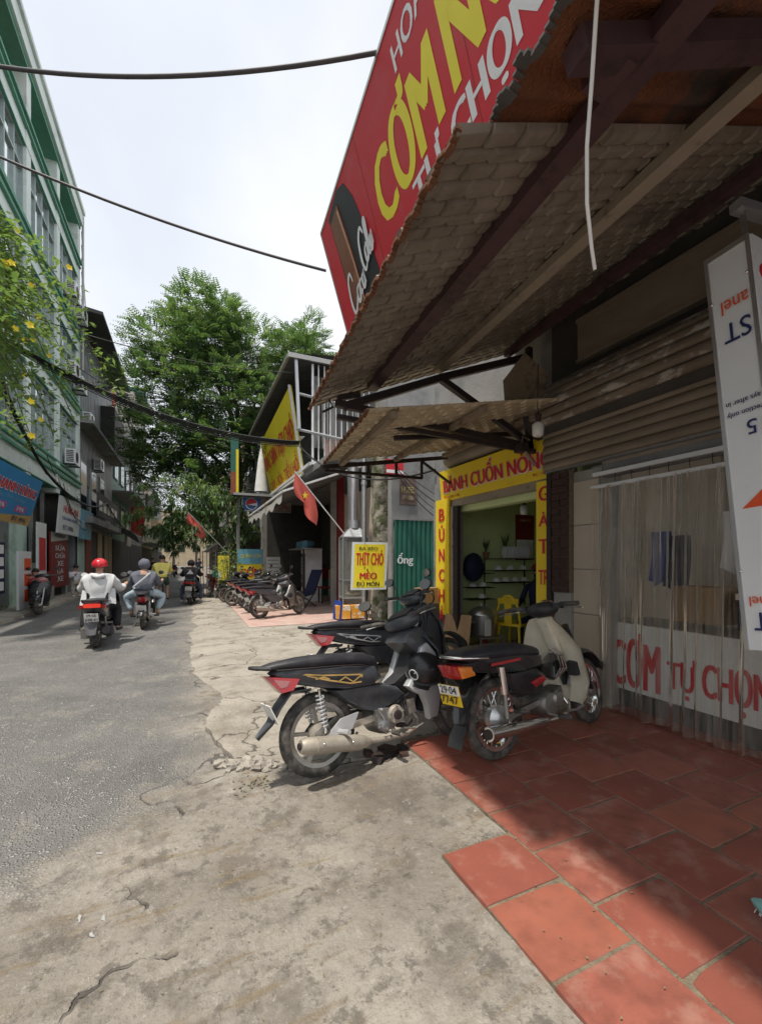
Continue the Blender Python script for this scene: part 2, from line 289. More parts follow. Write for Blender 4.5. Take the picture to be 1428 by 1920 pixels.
# ================================================================ ground
def ground_mat():
    q = bpy.data.materials.new('road_surface'); q.use_nodes = True; t = q.node_tree; n = t.nodes; l = t.links; b = n['Principled BSDF']
    co = n.new('ShaderNodeTexCoord'); P = co.outputs['Object']
    def noise(s, d=6, rg=.6, st=None):
        x = n.new('ShaderNodeTexNoise'); x.inputs['Scale'].default_value = s; x.inputs['Detail'].default_value = d; x.inputs['Roughness'].default_value = rg
        if st:
            m = n.new('ShaderNodeMapping'); m.inputs['Scale'].default_value = st; l.new(P, m.inputs[0]); l.new(m.outputs[0], x.inputs['Vector'])
        else: l.new(P, x.inputs['Vector'])
        return x.outputs[0]
    def math_(op, a, c, d=None):
        x = n.new('ShaderNodeMath'); x.operation = op
        for i, v in enumerate((a, c) + ((d,) if d is not None else ())):
            if isinstance(v, (int, float)): x.inputs[i].default_value = v
            else: l.new(v, x.inputs[i])
        return x.outputs[0]
    def rng(v, a, c, lo=0, hi=1):
        x = n.new('ShaderNodeMapRange'); x.interpolation_type = 'SMOOTHSTEP'; x.inputs['From Min'].default_value = a; x.inputs['From Max'].default_value = c; x.inputs['To Min'].default_value = lo; x.inputs['To Max'].default_value = hi; l.new(v, x.inputs[0]); return x.outputs[0]
    def mixc(f, a, c):
        x = n.new('ShaderNodeMix'); x.data_type = 'RGBA'; l.new(f, x.inputs['Factor'])
        for nm, v in (('A', a), ('B', c)):
            if isinstance(v, tuple): x.inputs[nm].default_value = v+(1,)
            else: l.new(v, x.inputs[nm])
        return x.outputs['Result']
    sp = n.new('ShaderNodeSeparateXYZ'); l.new(P, sp.inputs[0]); X, Y = sp.outputs[0], sp.outputs[1]
    bend = math_('MULTIPLY', math_('MINIMUM', math_('SUBTRACT', Y, 3.3), 0.0), .92)
    e = math_('SUBTRACT', math_('SUBTRACT', X, bend), .02)
    e = math_('ADD', e, math_('MULTIPLY', math_('SUBTRACT', noise(1.5, 9, .68), .5), 1.5))
    mask = rng(e, -.42, .42)
    vor = n.new('ShaderNodeTexVoronoi'); vor.inputs['Scale'].default_value = 62; l.new(P, vor.inputs['Vector'])
    agg = rng(math_('ADD', vor.outputs['Distance'], math_('MULTIPLY', math_('SUBTRACT', noise(24, 4, .7), .5), 1.3)), .05, .62)
    asp = mixc(agg, (.46, .45, .43), (.13, .128, .124)); asp = mixc(rng(noise(.9, 7, .65), .40, .66, 0, .5), asp, (.26, .25, .238))
    asp = mixc(rng(noise(2.2, 8, .7), .5, .68, 0, .6), asp, (.31, .285, .25)); asp = mixc(rng(noise(.5, 5), .52, .64, 0, .5), asp, (.11, .108, .106))
    con = mixc(rng(noise(2.6, 8, .75), .32, .66), (.165, .145, .122), (.40, .365, .315)); con = mixc(rng(noise(1.3, 9, .72), .47, .60, 0, .8), con, (.125, .105, .083))
    con = mixc(rng(noise(5.5, 9, .78), .52, .60, 0, .75), con, (.12, .105, .09)); con = mixc(rng(noise(9, 6, .7), .56, .72, 0, .5), con, (.45, .42, .375)); con = mixc(rng(noise(40, 4, .7), .60, .72, 0, .6), con, (.47, .44, .40)); con = mixc(rng(noise(28, 5, .7), .60, .70, 0, .65), con, (.08, .07, .06))
    con = mixc(rng(noise(3.2, 7, .7, (.6, 3.2, 1)), .54, .64, 0, .6), con, (.20, .15, .085))
    # fine cracks
    wv = n.new('ShaderNodeTexVoronoi'); wv.feature = 'DISTANCE_TO_EDGE'; wv.inputs['Scale'].default_value = .85
    dn = n.new('ShaderNodeTexNoise'); dn.inputs['Scale'].default_value = 3; dn.inputs['Detail'].default_value = 6; l.new(P, dn.inputs['Vector'])
    va = n.new('ShaderNodeVectorMath'); va.operation = 'MULTIPLY_ADD'; l.new(dn.outputs['Color'], va.inputs[0]); va.inputs[1].default_value = (.55, .55, .55); l.new(P, va.inputs[2]); l.new(va.outputs[0], wv.inputs['Vector'])
    crk = math_('MULTIPLY', rng(wv.outputs['Distance'], .004, .012, 1, 0), rng(noise(1.1, 4), .46, .56))
    con = mixc(crk, con, (.05, .045, .04))
    l.new(mixc(mask, asp, con), b.inputs['Base Color'])
    wet = rng(noise(1.7, 6, .7), .60, .68); l.new(rng(wet, 0, 1, .80, .48), b.inputs['Roughness'])
    hA = math_('ADD', math_('MULTIPLY', math_('SUBTRACT', 1.0, agg), .45), math_('MULTIPLY', noise(30, 5), .5)); hC = math_('ADD', math_('MULTIPLY', noise(45, 6, .7), .30), math_('MULTIPLY', noise(7, 6, .7), .9)); hC = math_('SUBTRACT', hC, math_('MULTIPLY', crk, .8))
    hm = n.new('ShaderNodeMix'); hm.data_type = 'FLOAT'; l.new(mask, hm.inputs['Factor']); l.new(hA, hm.inputs['A']); l.new(hC, hm.inputs['B'])
    u = n.new('ShaderNodeBump'); u.inputs['Strength'].default_value = 1.0; u.inputs['Distance'].default_value = .035; l.new(hm.outputs['Result'], u.inputs['Height']); l.new(u.outputs[0], b.inputs['Normal'])
    return q
RM = ground_mat()
def relief(x, y):
    k = max(0, 1-max(0, y-6)/8)
    dt = max(1.52-x, 0) if y > 1.77 else max(1.11-x, 0)
    if y > 1.77 and x > 1.0: dt = min(dt, math.hypot(max(1.11-x, 0), y-1.77))
    rise = .072*max(0, 1-dt/.85)**1.4*min(1, max(0, (3.3-y)/.5))
    return k*(.011*NZ.noise(V((x*.9, y*.9, 0)))+.010*NZ.noise(V((x*4, y*4, 3)))+.005*NZ.noise(V((x*11, y*11, 9))))-.012+rise
struct(MB().grid(lambda u, v: (-700+1400*u, -400+1400*v, -.10), 4, 4).build('ground', K['asphalt_far']))
ys = [-3+.045*i for i in range(200)]; y = ys[-1]; stp = .05
while y < 220: stp *= 1.05; y += stp; ys.append(y)
xs = [-6.2+.10*i for i in range(34)]+[-2.85+.045*i for i in range(105)]+[1.9+.2*i for i in range(12)]
rd = MB(); nx = len(xs)
rd.v = [(x, y, relief(x, y)) for y in ys for x in xs]
rd.f = [(j*nx+i, j*nx+i+1, (j+1)*nx+i+1, (j+1)*nx+i) for j in range(len(ys)-1) for i in range(nx-1)]
struct(rd.build('road', RM, smooth=80))
# raised cracked concrete slab in front of the shops
def slab_left(y): return .02+.16*NZ.noise(V((y*.9, 2, 5)))+.05*NZ.noise(V((y*5, 2, 5)))+(.22 if y < 4.9 else max(0, .22-(y-4.9)*.12))+.0*y
def slab_near(x): return 3.36-.33*min(1, max(0, (x-.2)/.55))-.15*min(1, max(0, (x-.75)/.75))+.05*NZ.noise(V((x*6, 1, 1)))
NU, NVV = 64, 190
def slab_pt(u, v):
    y0 = 3.0+15*v**1.6; xl = slab_left(y0); x = xl+(3.62-xl)*u**1.25; y = y0+(slab_near(x)-3.0)*(1-v)**3
    z = .032+.007*NZ.noise(V((x*2, y*2, 7)))+.004*NZ.noise(V((x*8, y*8, 7)))-.036*max(0, 1-(x-xl)/.22)*(0 if y < 4.6 else 1)-.02*min(1, max(0, (y-6)/5))
    return (x, y, z)
top = [[slab_pt(i/NU, j/NVV) for i in range(NU+1)] for j in range(NVV+1)]
sl = MB(); sl.add([p for r in top for p in r], [(j*(NU+1)+i, j*(NU+1)+i+1, (j+1)*(NU+1)+i+1, (j+1)*(NU+1)+i) for j in range(NVV) for i in range(NU)])
for ring in ([r[0] for r in top][::-1], top[0]):
    o = len(sl.v); m_ = len(ring); sl.v += list(ring)+[(p[0]+rnd(-.012, .03)*0, p[1]+rnd(-.02, .02), -.08) for p in ring]; sl.f += [(o+i, o+i+m_, o+i+m_+1, o+i+1) for i in range(m_-1)]
def slab_mat():
    q = mat('slab_concrete', (.34, .31, .265), .88, var=.16, s=1.8, c2=(.18, .155, .125), lo=.48, hi=.70, s2=2.2, bump=.7, bs=40)
    t = q.node_tree; n = t.nodes; l = t.links; b = n['Principled BSDF']; co = n.new('ShaderNodeTexCoord'); src = b.inputs['Base Color'].links[0].from_socket
    wv = n.new('ShaderNodeTexVoronoi'); wv.feature = 'DISTANCE_TO_EDGE'; wv.inputs['Scale'].default_value = .8
    dn = n.new('ShaderNodeTexNoise'); dn.inputs['Scale'].default_value = 2; dn.inputs['Detail'].default_value = 7; l.new(co.outputs['Object'], dn.inputs['Vector'])
    va = n.new('ShaderNodeVectorMath'); va.operation = 'MULTIPLY_ADD'; l.new(dn.outputs['Color'], va.inputs[0]); va.inputs[1].default_value = (.8, .8, .8); l.new(co.outputs['Object'], va.inputs[2]); l.new(va.outputs[0], wv.inputs['Vector'])
    mr = n.new('ShaderNodeMapRange'); mr.inputs['From Min'].default_value = .003; mr.inputs['From Max'].default_value = .011; mr.inputs['To Min'].default_value = .85; mr.inputs['To Max'].default_value = 0; l.new(wv.outputs['Distance'], mr.inputs[0])
    x = n.new('ShaderNodeMix'); x.data_type = 'RGBA'; l.new(mr.outputs[0], x.inputs['Factor']); l.new(src, x.inputs['A']); x.inputs['B'].default_value = (.07, .06, .05, 1)
    f = n.new('ShaderNodeTexNoise'); f.inputs['Scale'].default_value = 35; f.inputs['Detail'].default_value = 5; l.new(co.outputs['Object'], f.inputs['Vector'])
    m2 = n.new('ShaderNodeMapRange'); m2.inputs['From Min'].default_value = .58; m2.inputs['From Max'].default_value = .72; m2.inputs['To Max'].default_value = .6; l.new(f.outputs[0], m2.inputs[0])
    y = n.new('ShaderNodeMix'); y.data_type = 'RGBA'; l.new(m2.outputs[0], y.inputs['Factor']); l.new(x.outputs['Result'], y.inputs['A']); y.inputs['B'].default_value = (.12, .105, .09, 1)
    l.new(y.outputs['Result'], b.inputs['Base Color']); return q
SLM = slab_mat()
struct(sl.build('concrete_apron', SLM, smooth=60))
# pale red paving before the eatery
pv = MB().grid(lambda u, v: (1.25+2.6*u+.10*NZ.noise(V((v*9, u, 1))), 9.75+8*v+.25*NZ.noise(V((u*6, v, 4))), .034), 14, 20)
pvo = struct(MB().bb((1.2, 9.7, -.06), (6.0, 18, .030)).build('paving', K['pale_brick']))
# left pavement with kerb
lp = MB()
for i in range(30):
    y0 = 6+i*4; lp.prism([(-7, -.08), (-3.95+.12*NZ.noise(V((i*.7, 1, 1))), -.08), (-3.98+.12*NZ.noise(V((i*.7, 1, 1))), .07), (-7, .085)], y0+.006, y0+3.994)
struct(lp.build('pavement', K['slab']))
# terracotta tile floor
fl = struct(MB().bb((1.525, -2.2, -.06), (3.9, 3.02, .0745)).bb((1.115, -2.2, -.06), (1.525, 1.765, .0745)).build('tile_floor', K['mortar']))
def tile_mesh(sd):
    random.seed(sd); hx, hy = .199, .1665; pts = []
    for (x0, y0), (x1, y1) in (((-1, -1), (1, -1)), ((1, -1), (1, 1)), ((1, 1), (-1, 1)), ((-1, 1), (-1, -1))):
        for i in range(5): t_ = i/5; pts.append((lerp(x0, x1, t_)*hx*(1+rnd(-.008, .003)), lerp(y0, y1, t_)*hy*(1+rnd(-.010, .003))))
    ch = random.choice((0, 5, 10, 15)); k_ = rnd(.90, .97) if sd % 3 else .995; pts[ch] = (pts[ch][0]*k_, pts[ch][1]*k_)
    return MB().loft([[(x, y, -.012) for x, y in pts], [(x, y, .008) for x, y in pts], [(x*.985, y*.982, .012) for x, y in pts]]).mesh('tile', K['tile'])
tm = [tile_mesh(i) for i in range(9)]
TM = [K['tile'], mat('tile_b', (.31, .11, .075), .4, var=.26, s=8, c2=(.30, .08, .04), lo=.5, hi=.8, s2=4, bump=.15, bs=90), mat('tile_c', (.25, .078, .055), .48, var=.22, s=2, c2=(.38, .22, .17), lo=.52, hi=.8, s2=6, bump=.15, bs=90)]
for i, a in enumerate(tm): a.materials[0] = TM[i % 3]
random.seed(21)
for c in range(-1, 6):
    off = 1.07 if c % 2 else .90
    for r in range(-9, 7):
        yc = off+.345*r+.172
        if c == -1 and yc > 1.7: continue
        if yc > 3.0 or yc < -2: continue
        inst(random.choice(tm), 'tile', fl, (1.52+.413*c+.2065, yc, .0685+rnd(-.002, .002)), (rnd(-.006, .006), rnd(-.006, .006), rnd(-.006, .006)), (1, 1, 1))
# rubble at the slab edge and under the bike
def rock(r, sd, sq=(1, 1, .7)):
    b = MB().ball((0, 0, 0), r, 8, 6, sq); b.v = [tuple(V(p)*(1+.55*NZ.noise(V(p)*(1.7/r)+V((sd, sd*2, 0))))) for p in b.v]; return b
def ground_z(x, y): return relief(x, y) if x < 1.5 else .07
for i, (x, y, r) in enumerate([(.21, 3.33, .05), (.29, 3.27, .06), (.38, 3.25, .055), (.46, 3.2, .065), (.55, 3.17, .05), (.62, 3.12, .045), (.33, 3.2, .03), (.5, 3.12, .03), (.25, 3.22, .022), (.69, 3.06, .035)]):
    o = rock(r, i*3.1).build('stone', K['stone'], None); o.location = (x, y, relief(x, y)+r*.3); o.rotation_euler.z = i*2.1
    tag(o, 'pale broken concrete lump along the crumbled slab edge behind the rear wheel', 'stone', 'broken concrete lumps at the slab edge')
for i, (x, y, rz, s) in enumerate([(1.36, 2.90, .3, 1), (1.46, 2.84, 1.2, .8), (1.27, 2.86, .8, .9), (1.40, 2.98, 2.0, 1), (1.53, 2.93, .1, .9), (1.22, 2.95, 1.4, .7)]):
    o = MB().box((0, 0, 0), (.15*s, .085*s, .05*s)).build('brick', K['brick' if i % 2 else 'steel_dark'], None); o.location = (x, y, .035+.01*(i % 3)); o.rotation_euler = (.1*(i % 3), .12, rz)
    tag(o, 'broken dark red brick piece wedged under the bike at the tile edge', 'brick', 'broken bricks at the tile edge')
dl = MB()
for i in range(60):
    x, y = .42+random.gauss(0, .07), 2.98+random.gauss(0, .05); a = rnd(0, 6.28); s = rnd(.008, .02); z = relief(x, y)+rnd(.006, .02)
    d = V((math.cos(a), math.sin(a), rnd(-.3, .3)))*s; e_ = V((-math.sin(a), math.cos(a), rnd(-.4, .4)))*s*.45; c = V((x, y, z)); dl.add([c-d, c-e_, c+d, c+e_], [(0, 1, 2, 3)])
for i in range(520):
    x, y = rnd(-.5, 3.3), rnd(.6, 2.9); a = rnd(0, 6.28); s = rnd(.002, .008); z = max(relief(x, y), .083 if (x > 1.53 or (x > 1.12 and y < 1.75)) else -9)+.004
    d = V((math.cos(a), math.sin(a), 0))*s; e_ = V((-math.sin(a), math.cos(a), rnd(-.4, .4)))*s*.5; c = V((x, y, z)); dl.add([c-d, c-e_, c+d, c+e_], [(0, 1, 2, 3)])
o = dl.build('leaf_litter', K['dry_leaf']); o['kind'] = 'stuff'; o['label'] = 'dry leaf bits and crumbs scattered on the concrete and tiles'; o['category'] = 'leaf litter'
for i, (x, y) in enumerate([(-.36, 2.05), (-.42, 2.15), (-.33, 2.12), (-.42, 2.6), (-.28, 2.9), (.02, 3.9), (-.06, 4.3)]):  # small flat pale grey flakes scattered on the road
    m_ = MB(); pts = []; nn = 7
    for j in range(nn): a = 6.283*j/nn; q = rnd(.25, 1.25)*(.018 if i < 4 else .010); pts.append((math.cos(a)*q*1.3, math.sin(a)*q*.6))
    m_.prism(pts, 0, .001, 'z'); o = m_.build('pale_flake', K['litter']); o.location = (x, y, relief(x, y)+.003); o.rotation_euler = (rnd(-.1, .1), rnd(-.1, .1), rnd(0, 3))
    tag(o, 'small pale flake lying on the road surface', 'litter', 'pale flakes on the road')
# ================================================================ rice shop on the right (roller shutter, curtain, canopy, red sign)
SX = 3.6
shop = thing('rice_shop', 'low shop with half raised brown roller shutter and plastic strip curtain', 'shop', (SX, 2, 0))
def sp_(m): return m.xf(MX.Translation((-SX, -2, 0)))
sp_(MB().bb((SX+.02, -2.2, 3.30), (SX+.25, 3.5, 4.25))).build('upper_wall', K['dark_wall'], shop)
sp_(MB().bb((6.0, -2.2, .07), (6.1, 3.5, 3.4))).build('back_wall', K['beige_wall'], shop)
sp_(MB().bb((SX+.3, 3.10, .07), (6.0, 3.3, 3.4))).build('side_wall', K['beige_wall'], shop)
sp_(MB().bb((SX+.2, -2.2, 3.3), (6.1, 3.3, 3.4))).build('ceiling', K['dark_wall'], shop)
sp_(MB().bb((SX+.3, -2.2, .0), (6.0, 3.1, .074))).build('inner_floor', K['brickred'], shop)
pm = MB()
tl = MB().box((0, 0, 0), (.018, .29, .435)).mesh('wall_tile', K['beige_tile'])
sp_(MB().bb((SX+.02, 2.88, .07), (SX+.3, 3.3, 2.4))).build('pier', K['plaster'], shop)
for r in range(5):
    inst(tl, 'wall_tile', shop, (.012, 1.05, .295+.445*r))
sp_(MB().bb((SX-.045, 3.205, 1.16), (SX+.02, 3.425, 2.44))).build('mortar_core', K['mortar'], shop)
bm_ = MB().box((0, 0, 0), (.10, .104, .066)).mesh('brick', K['brick'])
for r in range(17):
    for c in range(2): inst(bm_, 'brick', shop, (-.015+rnd(-.006, .006), 1.262+.108*c, 1.20+.074*r), (0, 0, rnd(-.05, .05)))
sp_(MB().bb((SX-.035, 3.2, .08), (SX+.02, 3.42, 1.16))).build('render_patch', K['plaster'], shop, False)
sp_(MB().bb((SX-.07, 3.43, .07), (SX-.01, 3.49, 2.95))).build('door_post', K['steel_dark'], shop)
# shutter drum, slats
dr = sp_(MB().lathe([(.26, -2.0), (.26, 3.62)], 26, (SX-.02, 0, 3.08), 'y')).build('shutter_drum', K['dark_wall'], shop, 50)
def slat(z, x, tilt, m, nm='shutter_slat'):
    prof = [(-.008, -.041), (-.02, -.03), (-.026, 0), (-.02, .03), (-.008, .041), (.006, .041), (.006, -.041)]
    b = MB().prism(prof, -2.0, 3.5, 'y'); b.v = [(p[0], p[1], p[2]) for p in b.v]; b.xf(MX.Translation((x, 0, z)) @ MX.Rotation(tilt, 4, 'Y')); return sp_(b).build(nm, m, shop, 60)
for i in range(6): slat(2.50+.086*i, SX-.09, 0, K['shutter_plain'])
for i in range(10):
    a = R(-35+18.4*i); slat(3.08+.27*math.sin(a), SX-.02-.27*math.cos(a), a, K['shutter'])
sp_(MB().bb((SX-.1, -2, 2.43), (SX-.055, 3.5, 2.455))).build('bottom_bar', K['dull_metal'], shop)
sp_(MB().bb((SX-.05, -2, 3.50), (SX+.0, 3.1, 3.86)).bb((SX-.075, -2, 3.86), (SX+.0, 3.1, 3.90)).bb((SX-.075, -2, 3.47), (SX+.0, 3.1, 3.5))).build('fascia_board', K['shutter_plain'], shop)
sp_(MB().bb((SX+.03, -2, 2.30), (SX+.12, 3.0, 2.42))).build('lintel', K['plaster_grey'], shop)
# plywood patch and lamp
pb = MB().prism([(3.55, 2.95), (3.95, 3.02), (3.98, 3.44), (3.72, 3.66), (3.46, 3.36)], -.006, .006, 'x'); o = pb.xf(MX.Translation((0, -3.7, -3.3))).build('plywood_board', K['ply']); o.location = (3.28, 3.52, 3.36); o.rotation_euler.z = R(18)
tag(o, 'jagged grey plywood board fixed beside the shutter drum behind the bulb', 'board')
def bulb(loc, wire, label):
    t = thing('light_bulb', label, 'light bulb', loc)
    MB().lathe([(.002, -.075), (.035, -.075), (.05, -.06), (.054, -.02), (.054, .03), (.04, .055), (.026, .062)], 18).build('globe', K['bulb'], t, 40)
    MB().lathe([(.026, .058), (.026, .10), (.034, .11), (.034, .135), (.012, .15)], 14).build('socket', K['brick'], t, 40)
    MB().tube([(0, 0, .14), (.004, .01, .22), (0, 0, wire)], .004, 6).build('wire', K['cable'], t)
bulb((3.05, 3.12, 2.76), .62, 'white globe bulb hanging in front of the plywood board by the shutter')
# plastic strip curtain
cu = thing('strip_curtain', 'clear plastic strip curtain hanging from a white rail across the shop front', 'curtain', (SX-.03, 2, 0))
MB().bb((-.03, -3.6, 2.30), (.0, .92, 2.335)).build('rail', K['white_panel'], cu)
MB().bb((-.02, -3.6, 2.185), (.012, .95, 2.215)).build('hanger_strip', K['white_panel'], cu)
hk = MB().tube([(0, 0, 2.21), (-.012, .0, 2.25), (0, .004, 2.31)], .003, 5).mesh('hook', K['cable'])
for i in range(17): inst(hk, 'hook', cu, (-.008, .85-.16*i, 0))
for i in range(20):
    y0 = .92-.152*i; ph = rnd(0, 6)
    def f(u, v, y0=y0, ph=ph, i=i):
        z = 2.19-2.06*v; a = .030*math.sin(u*6.28*1.0+ph+v*.6)+.014*math.sin(u*13+ph*2+v*3)*(1-.5*v)+.012*NZ.noise(V((u*3, v*14, ph)))*(1-v)**2+.03*NZ.noise(V((u*2+i*7, v*3, ph)))*v
        return (a-.012*(i % 2)-.02, y0-.19*u+.02*NZ.noise(V((v*2, i, 3)))*v, z)
    MB().grid(f, 14, 40).build('plastic_strip', K['pvc'], cu, 80)
# counter with lettered board
ct = thing('food_counter', 'food counter with white front board lettered in red behind the plastic curtain', 'counter', (3.86, 1.5, 0))
MB().bb((-.02, -3, .25), (.0, 1.50, .89)).build('front_board', K['white_panel'], ct)
MB().bb((.004, -3, .08), (.55, 1.48, .24)).build('base', K['dark_wall'], ct); MB().bb((.004, -3, .86), (.6, 1.48, .895)).build('top', K['dull_metal'], ct)
text('CƠM', K['txt_red'], ct, (-.02, 1.44, .29), (0, -1, 0), (0, 0, 1), .485, .52, .055)
text('TỰ', K['txt_red'], ct, (-.02, .90, .31), (0, -1, 0), (0, 0, 1), .24, .35, .05)
text('CHỌN', K['txt_red'], ct, (-.02, .62, .30), (0, -1, 0), (0, 0, 1), .47, .37, .055)
# things seen through the curtain
o = MB().bb((4.1, 2.1, .94), (4.4, 2.5, 1.26)).build('cardboard_box', K['cardboard']); tag(o, 'brown cardboard box on the counter behind the curtain', 'box')
t = thing('storage_crate', 'navy crate with an orange band on the counter behind the curtain', 'crate', (4.2, 1.75, .94)); MB().bb((-.2, -.2, 0), (.2, .2, .33)).build('body', K['navy'], t); MB().bb((-.21, -.21, .24), (.21, .21, .29)).build('band', K['crate_orange'], t)
for i, (y, m, lb, z0) in enumerate([(3.0, 'blue', 'dark blue apron hanging on the wall behind the curtain', 1.25), (2.83, 'navy', 'navy cloth hanging on the wall behind the curtain', 1.2), (2.3, 'white_cloth', 'pale plastic bag hanging behind the curtain', 1.4)]):
    c = MB().grid(lambda u, v: (4.5+.03*math.sin(u*9+i)+.04*v, y-.2+.22*u-.02*math.sin(v*3), z0+.55*v+.03*math.sin(u*8)*(1-v)), 10, 8); tag(c.build('hanging_cloth', K[m], None, 60), lb, 'cloth')
t = thing('metal_shelf', 'grey metal shelf with jars at the back of the rice shop', 'shelf', (5.6, 1.9, .08))
for z in (.6, 1.1, 1.6): MB().bb((-.2, -.7, z), (.2, .7, z+.025)).build('board', K['dull_metal'], t)
for yy in (-.69, .67): MB().bb((-.2, yy, 0), (-.17, yy+.02, 1.9)).build('post', K['dull_metal'], t); MB().bb((.17, yy, 0), (.2, yy+.02, 1.9)).build('post', K['dull_metal'], t)
for i in range(9):
    o = MB().lathe([(.05, 0), (.055, .02), (.055, .14), (.035, .17), (.035, .19)], 12).build('jar', K[['ceramic', 'cardboard', 'dark_red'][i % 3]], None, 40); o.location = (5.52, 1.35+.14*i, .705 if i % 2 else 1.205)
    tag(o, 'small jar standing on the metal shelf in the rice shop', 'jar', 'jars on the shop shelf')
# ---------------------------------------------------------------- canopy 1 (frame: s across from outer edge, runs along D)
def cx(x0, y): return x0+.08*y
can = thing('canopy', 'large shabby pitched canopy of embossed metal sheets over the tiled forecourt', 'canopy', (cx(.735, 2), 2, 2.95))
def cn(m): return m.xf(MX.Translation((-cx(.735, 2), -2, -2.95)))
def csheet(y0, y1, x0, x1, z0, z1, nu, nv, emb, corr=0.):
    def f(u, v):
        y = lerp(y0, y1, v); s = lerp(x0, x1, u); x = cx(s, y); z = lerp(z0, z1, u)
        if emb:
            row = (y-y0)/.085; ri = math.floor(row); fr = row-ri; c = (s-x0)/.155+(.5 if ri % 2 else 0); ci = math.floor(c); fc = c-ci
            e = min(fr, 1-fr)*.085; g = min(fc, 1-fc)*.155; dd = min(e, g, (e+g)*.72-.005); hgt = min(1, max(0, (dd-.002)/.007))
            z += .020*(1-hgt)-.004*hgt*math.sin(fr*3.1416)+.010*(fc-.5)*hgt+.007*(fr-.5)*hgt+.010*math.sin(y*6.283/.34)
        z += corr*math.sin(y*6.283/.145)*1.0+.012*NZ.noise(V((x*1.3, y*1.3, 2)))
        return (x, y, z)
    b = MB().grid(f, nu, nv); return b
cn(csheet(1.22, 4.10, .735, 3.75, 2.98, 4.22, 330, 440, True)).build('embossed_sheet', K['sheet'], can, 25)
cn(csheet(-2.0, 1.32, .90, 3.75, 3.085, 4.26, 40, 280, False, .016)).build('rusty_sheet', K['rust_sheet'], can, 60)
ed = MB()
for i in range(144):
    y = 1.22+.02*i; z = 2.972+.014*math.sin(y*6.283/.145); ed.bb((cx(.735, y)-.006-.010*abs(NZ.noise(V((i*.4, 3, 1)))), y, z-.007), (cx(.735, y)+.02, y+.021, z+.005))
cn(ed).build('rusty_edge', K['rust'], can)
ed = MB()
for i in range(166):
    y = -2.0+.02*i; z = 3.082+.016*math.sin(y*6.283/.145); ed.bb((cx(.895, y)-.006-.05*abs(NZ.noise(V((i*.22, 0, 0)))), y, z-.004), (cx(.895, y)+.02, y+.021, z+.006))
cn(ed).build('torn_edge', K['roof_dark'], can)
def beam(x0, z, wd, ht, m, y0=-2., y1=3.78, nm='purlin'): return cn(MB().bar((cx(x0, y0), y0, z), (cx(x0, y1), y1, z), wd, ht)).build(nm, m, can)
beam(1.30, 3.165, .10, .07, K['purple_steel']); beam(2.03, 3.455, .085, .06, K['light_beam']); beam(2.93, 3.80, .07, .07, K['purple_steel'])
cn(MB().bar((cx(1.0, .95), .95, 3.06), (3.6, .62, 4.03), .09, .07)).build('rafter', K['purple_steel'], can)
cn(MB().bb((cx(1.22, 1.02)-.08, .92, 3.10), (cx(1.22, 1.02)+.02, 1.05, 3.17))).build('cleat', K['purple_steel'], can)
cn(MB().bar((2.35, 0.2, 3.46), (2.9, .55, 3.72), .06, .05)).build('brace', K['light_beam'], can)
# end truss of the canopy
T = lambda x, z, y=3.72: (x, y, z)
for a, b, wd in [(T(1.22, 2.93), T(3.55, 2.78), .06), (T(1.30, 2.91), T(2.35, 3.36), .07), (T(2.35, 3.36), T(3.5, 3.80), .07), (T(2.35, 3.34), T(3.55, 2.80), .06), (T(1.24, 2.98), T(1.45, 3.05), .05), (T(3.50, 2.7), T(3.50, 3.9), .06)]:
    cn(MB().bar(a, b, wd, wd)).build('truss_bar', K['steel_dark'], can)
cn(MB().bar(T(1.25, 2.83, 3.78), T(3.55, 2.72, 3.68), .045)).build('truss_bar', K['steel_dark'], can)
cn(MB().tube([T(1.16, 2.96, 3.74), T(1.20, 2.90, 3.74), T(1.10, 2.84, 3.74)], .012, 6)).build('hook', K['steel_dark'], can)
o = MB().box((0, 0, 0), (.17, .10, .08)).build('junction_box', K['steel_dark']); o.location = (1.62, 3.86, 2.80); tag(o, 'small dark metal box under the end truss of the canopy', 'box')
# security camera-like bracket at the wall end of the truss
t = thing('camera_bracket', 'dark bracket with small camera at the wall end of the truss', 'bracket', (3.3, 3.62, 2.72))
MB().box((0, 0, 0), (.10, .12, .09)).build('housing', K['steel_dark'], t); MB().tube([(0, 0, .04), (.04, .02, .14), (.16, .05, .12)], .014, 6).build('arm', K['dull_metal'], t); MB().bar((.02, -.02, -.03), (.12, -.08, -.2), .07, .01).build('flap', K['ply'], t)
# ---------------------------------------------------------------- canopy 2 over the next shop
can2 = thing('canopy', 'smaller canopy of sunlit patterned sheets over the rice roll shop', 'canopy', (1.45, 4.0, 2.65))
def c2(m): return m.xf(MX.Translation((-1.45, -4.0, -2.65)))
def f2(u, v):
    y = lerp(3.1, 4.95+.45*u, v); x = lerp(1.27+.11*(y-3.1), 3.7, u); z = lerp(2.68, 3.16, u); s = u*2.3
    row = (y-3)/.105; ri = math.floor(row); fr = row-ri; c = s/.18+(.5 if ri % 2 else 0); fc = c-math.floor(c); e = min(fr, 1-fr)*.105; g = min(fc, 1-fc)*.18; dd = min(e, g, (e+g)*.72-.006); hgt = min(1, max(0, (dd-.003)/.008))
    return (x, y, z+.014*(1-hgt)-.004*hgt*math.sin(fr*3.1416)+.012*(fc-.5)*hgt+.008*(fr-.5)*hgt)
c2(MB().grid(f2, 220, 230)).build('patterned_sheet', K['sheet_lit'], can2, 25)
ed = MB()
for i in range(93):
    y = 3.1+.02*i; ed.bb((1.26+.11*(y-3.1)-.012*abs(NZ.noise(V((i*.5, 1, 1)))), y, 2.662+.010*math.sin(y*43)), (1.29+.11*(y-3.1), y+.021, 2.675+.010*math.sin(y*43)))
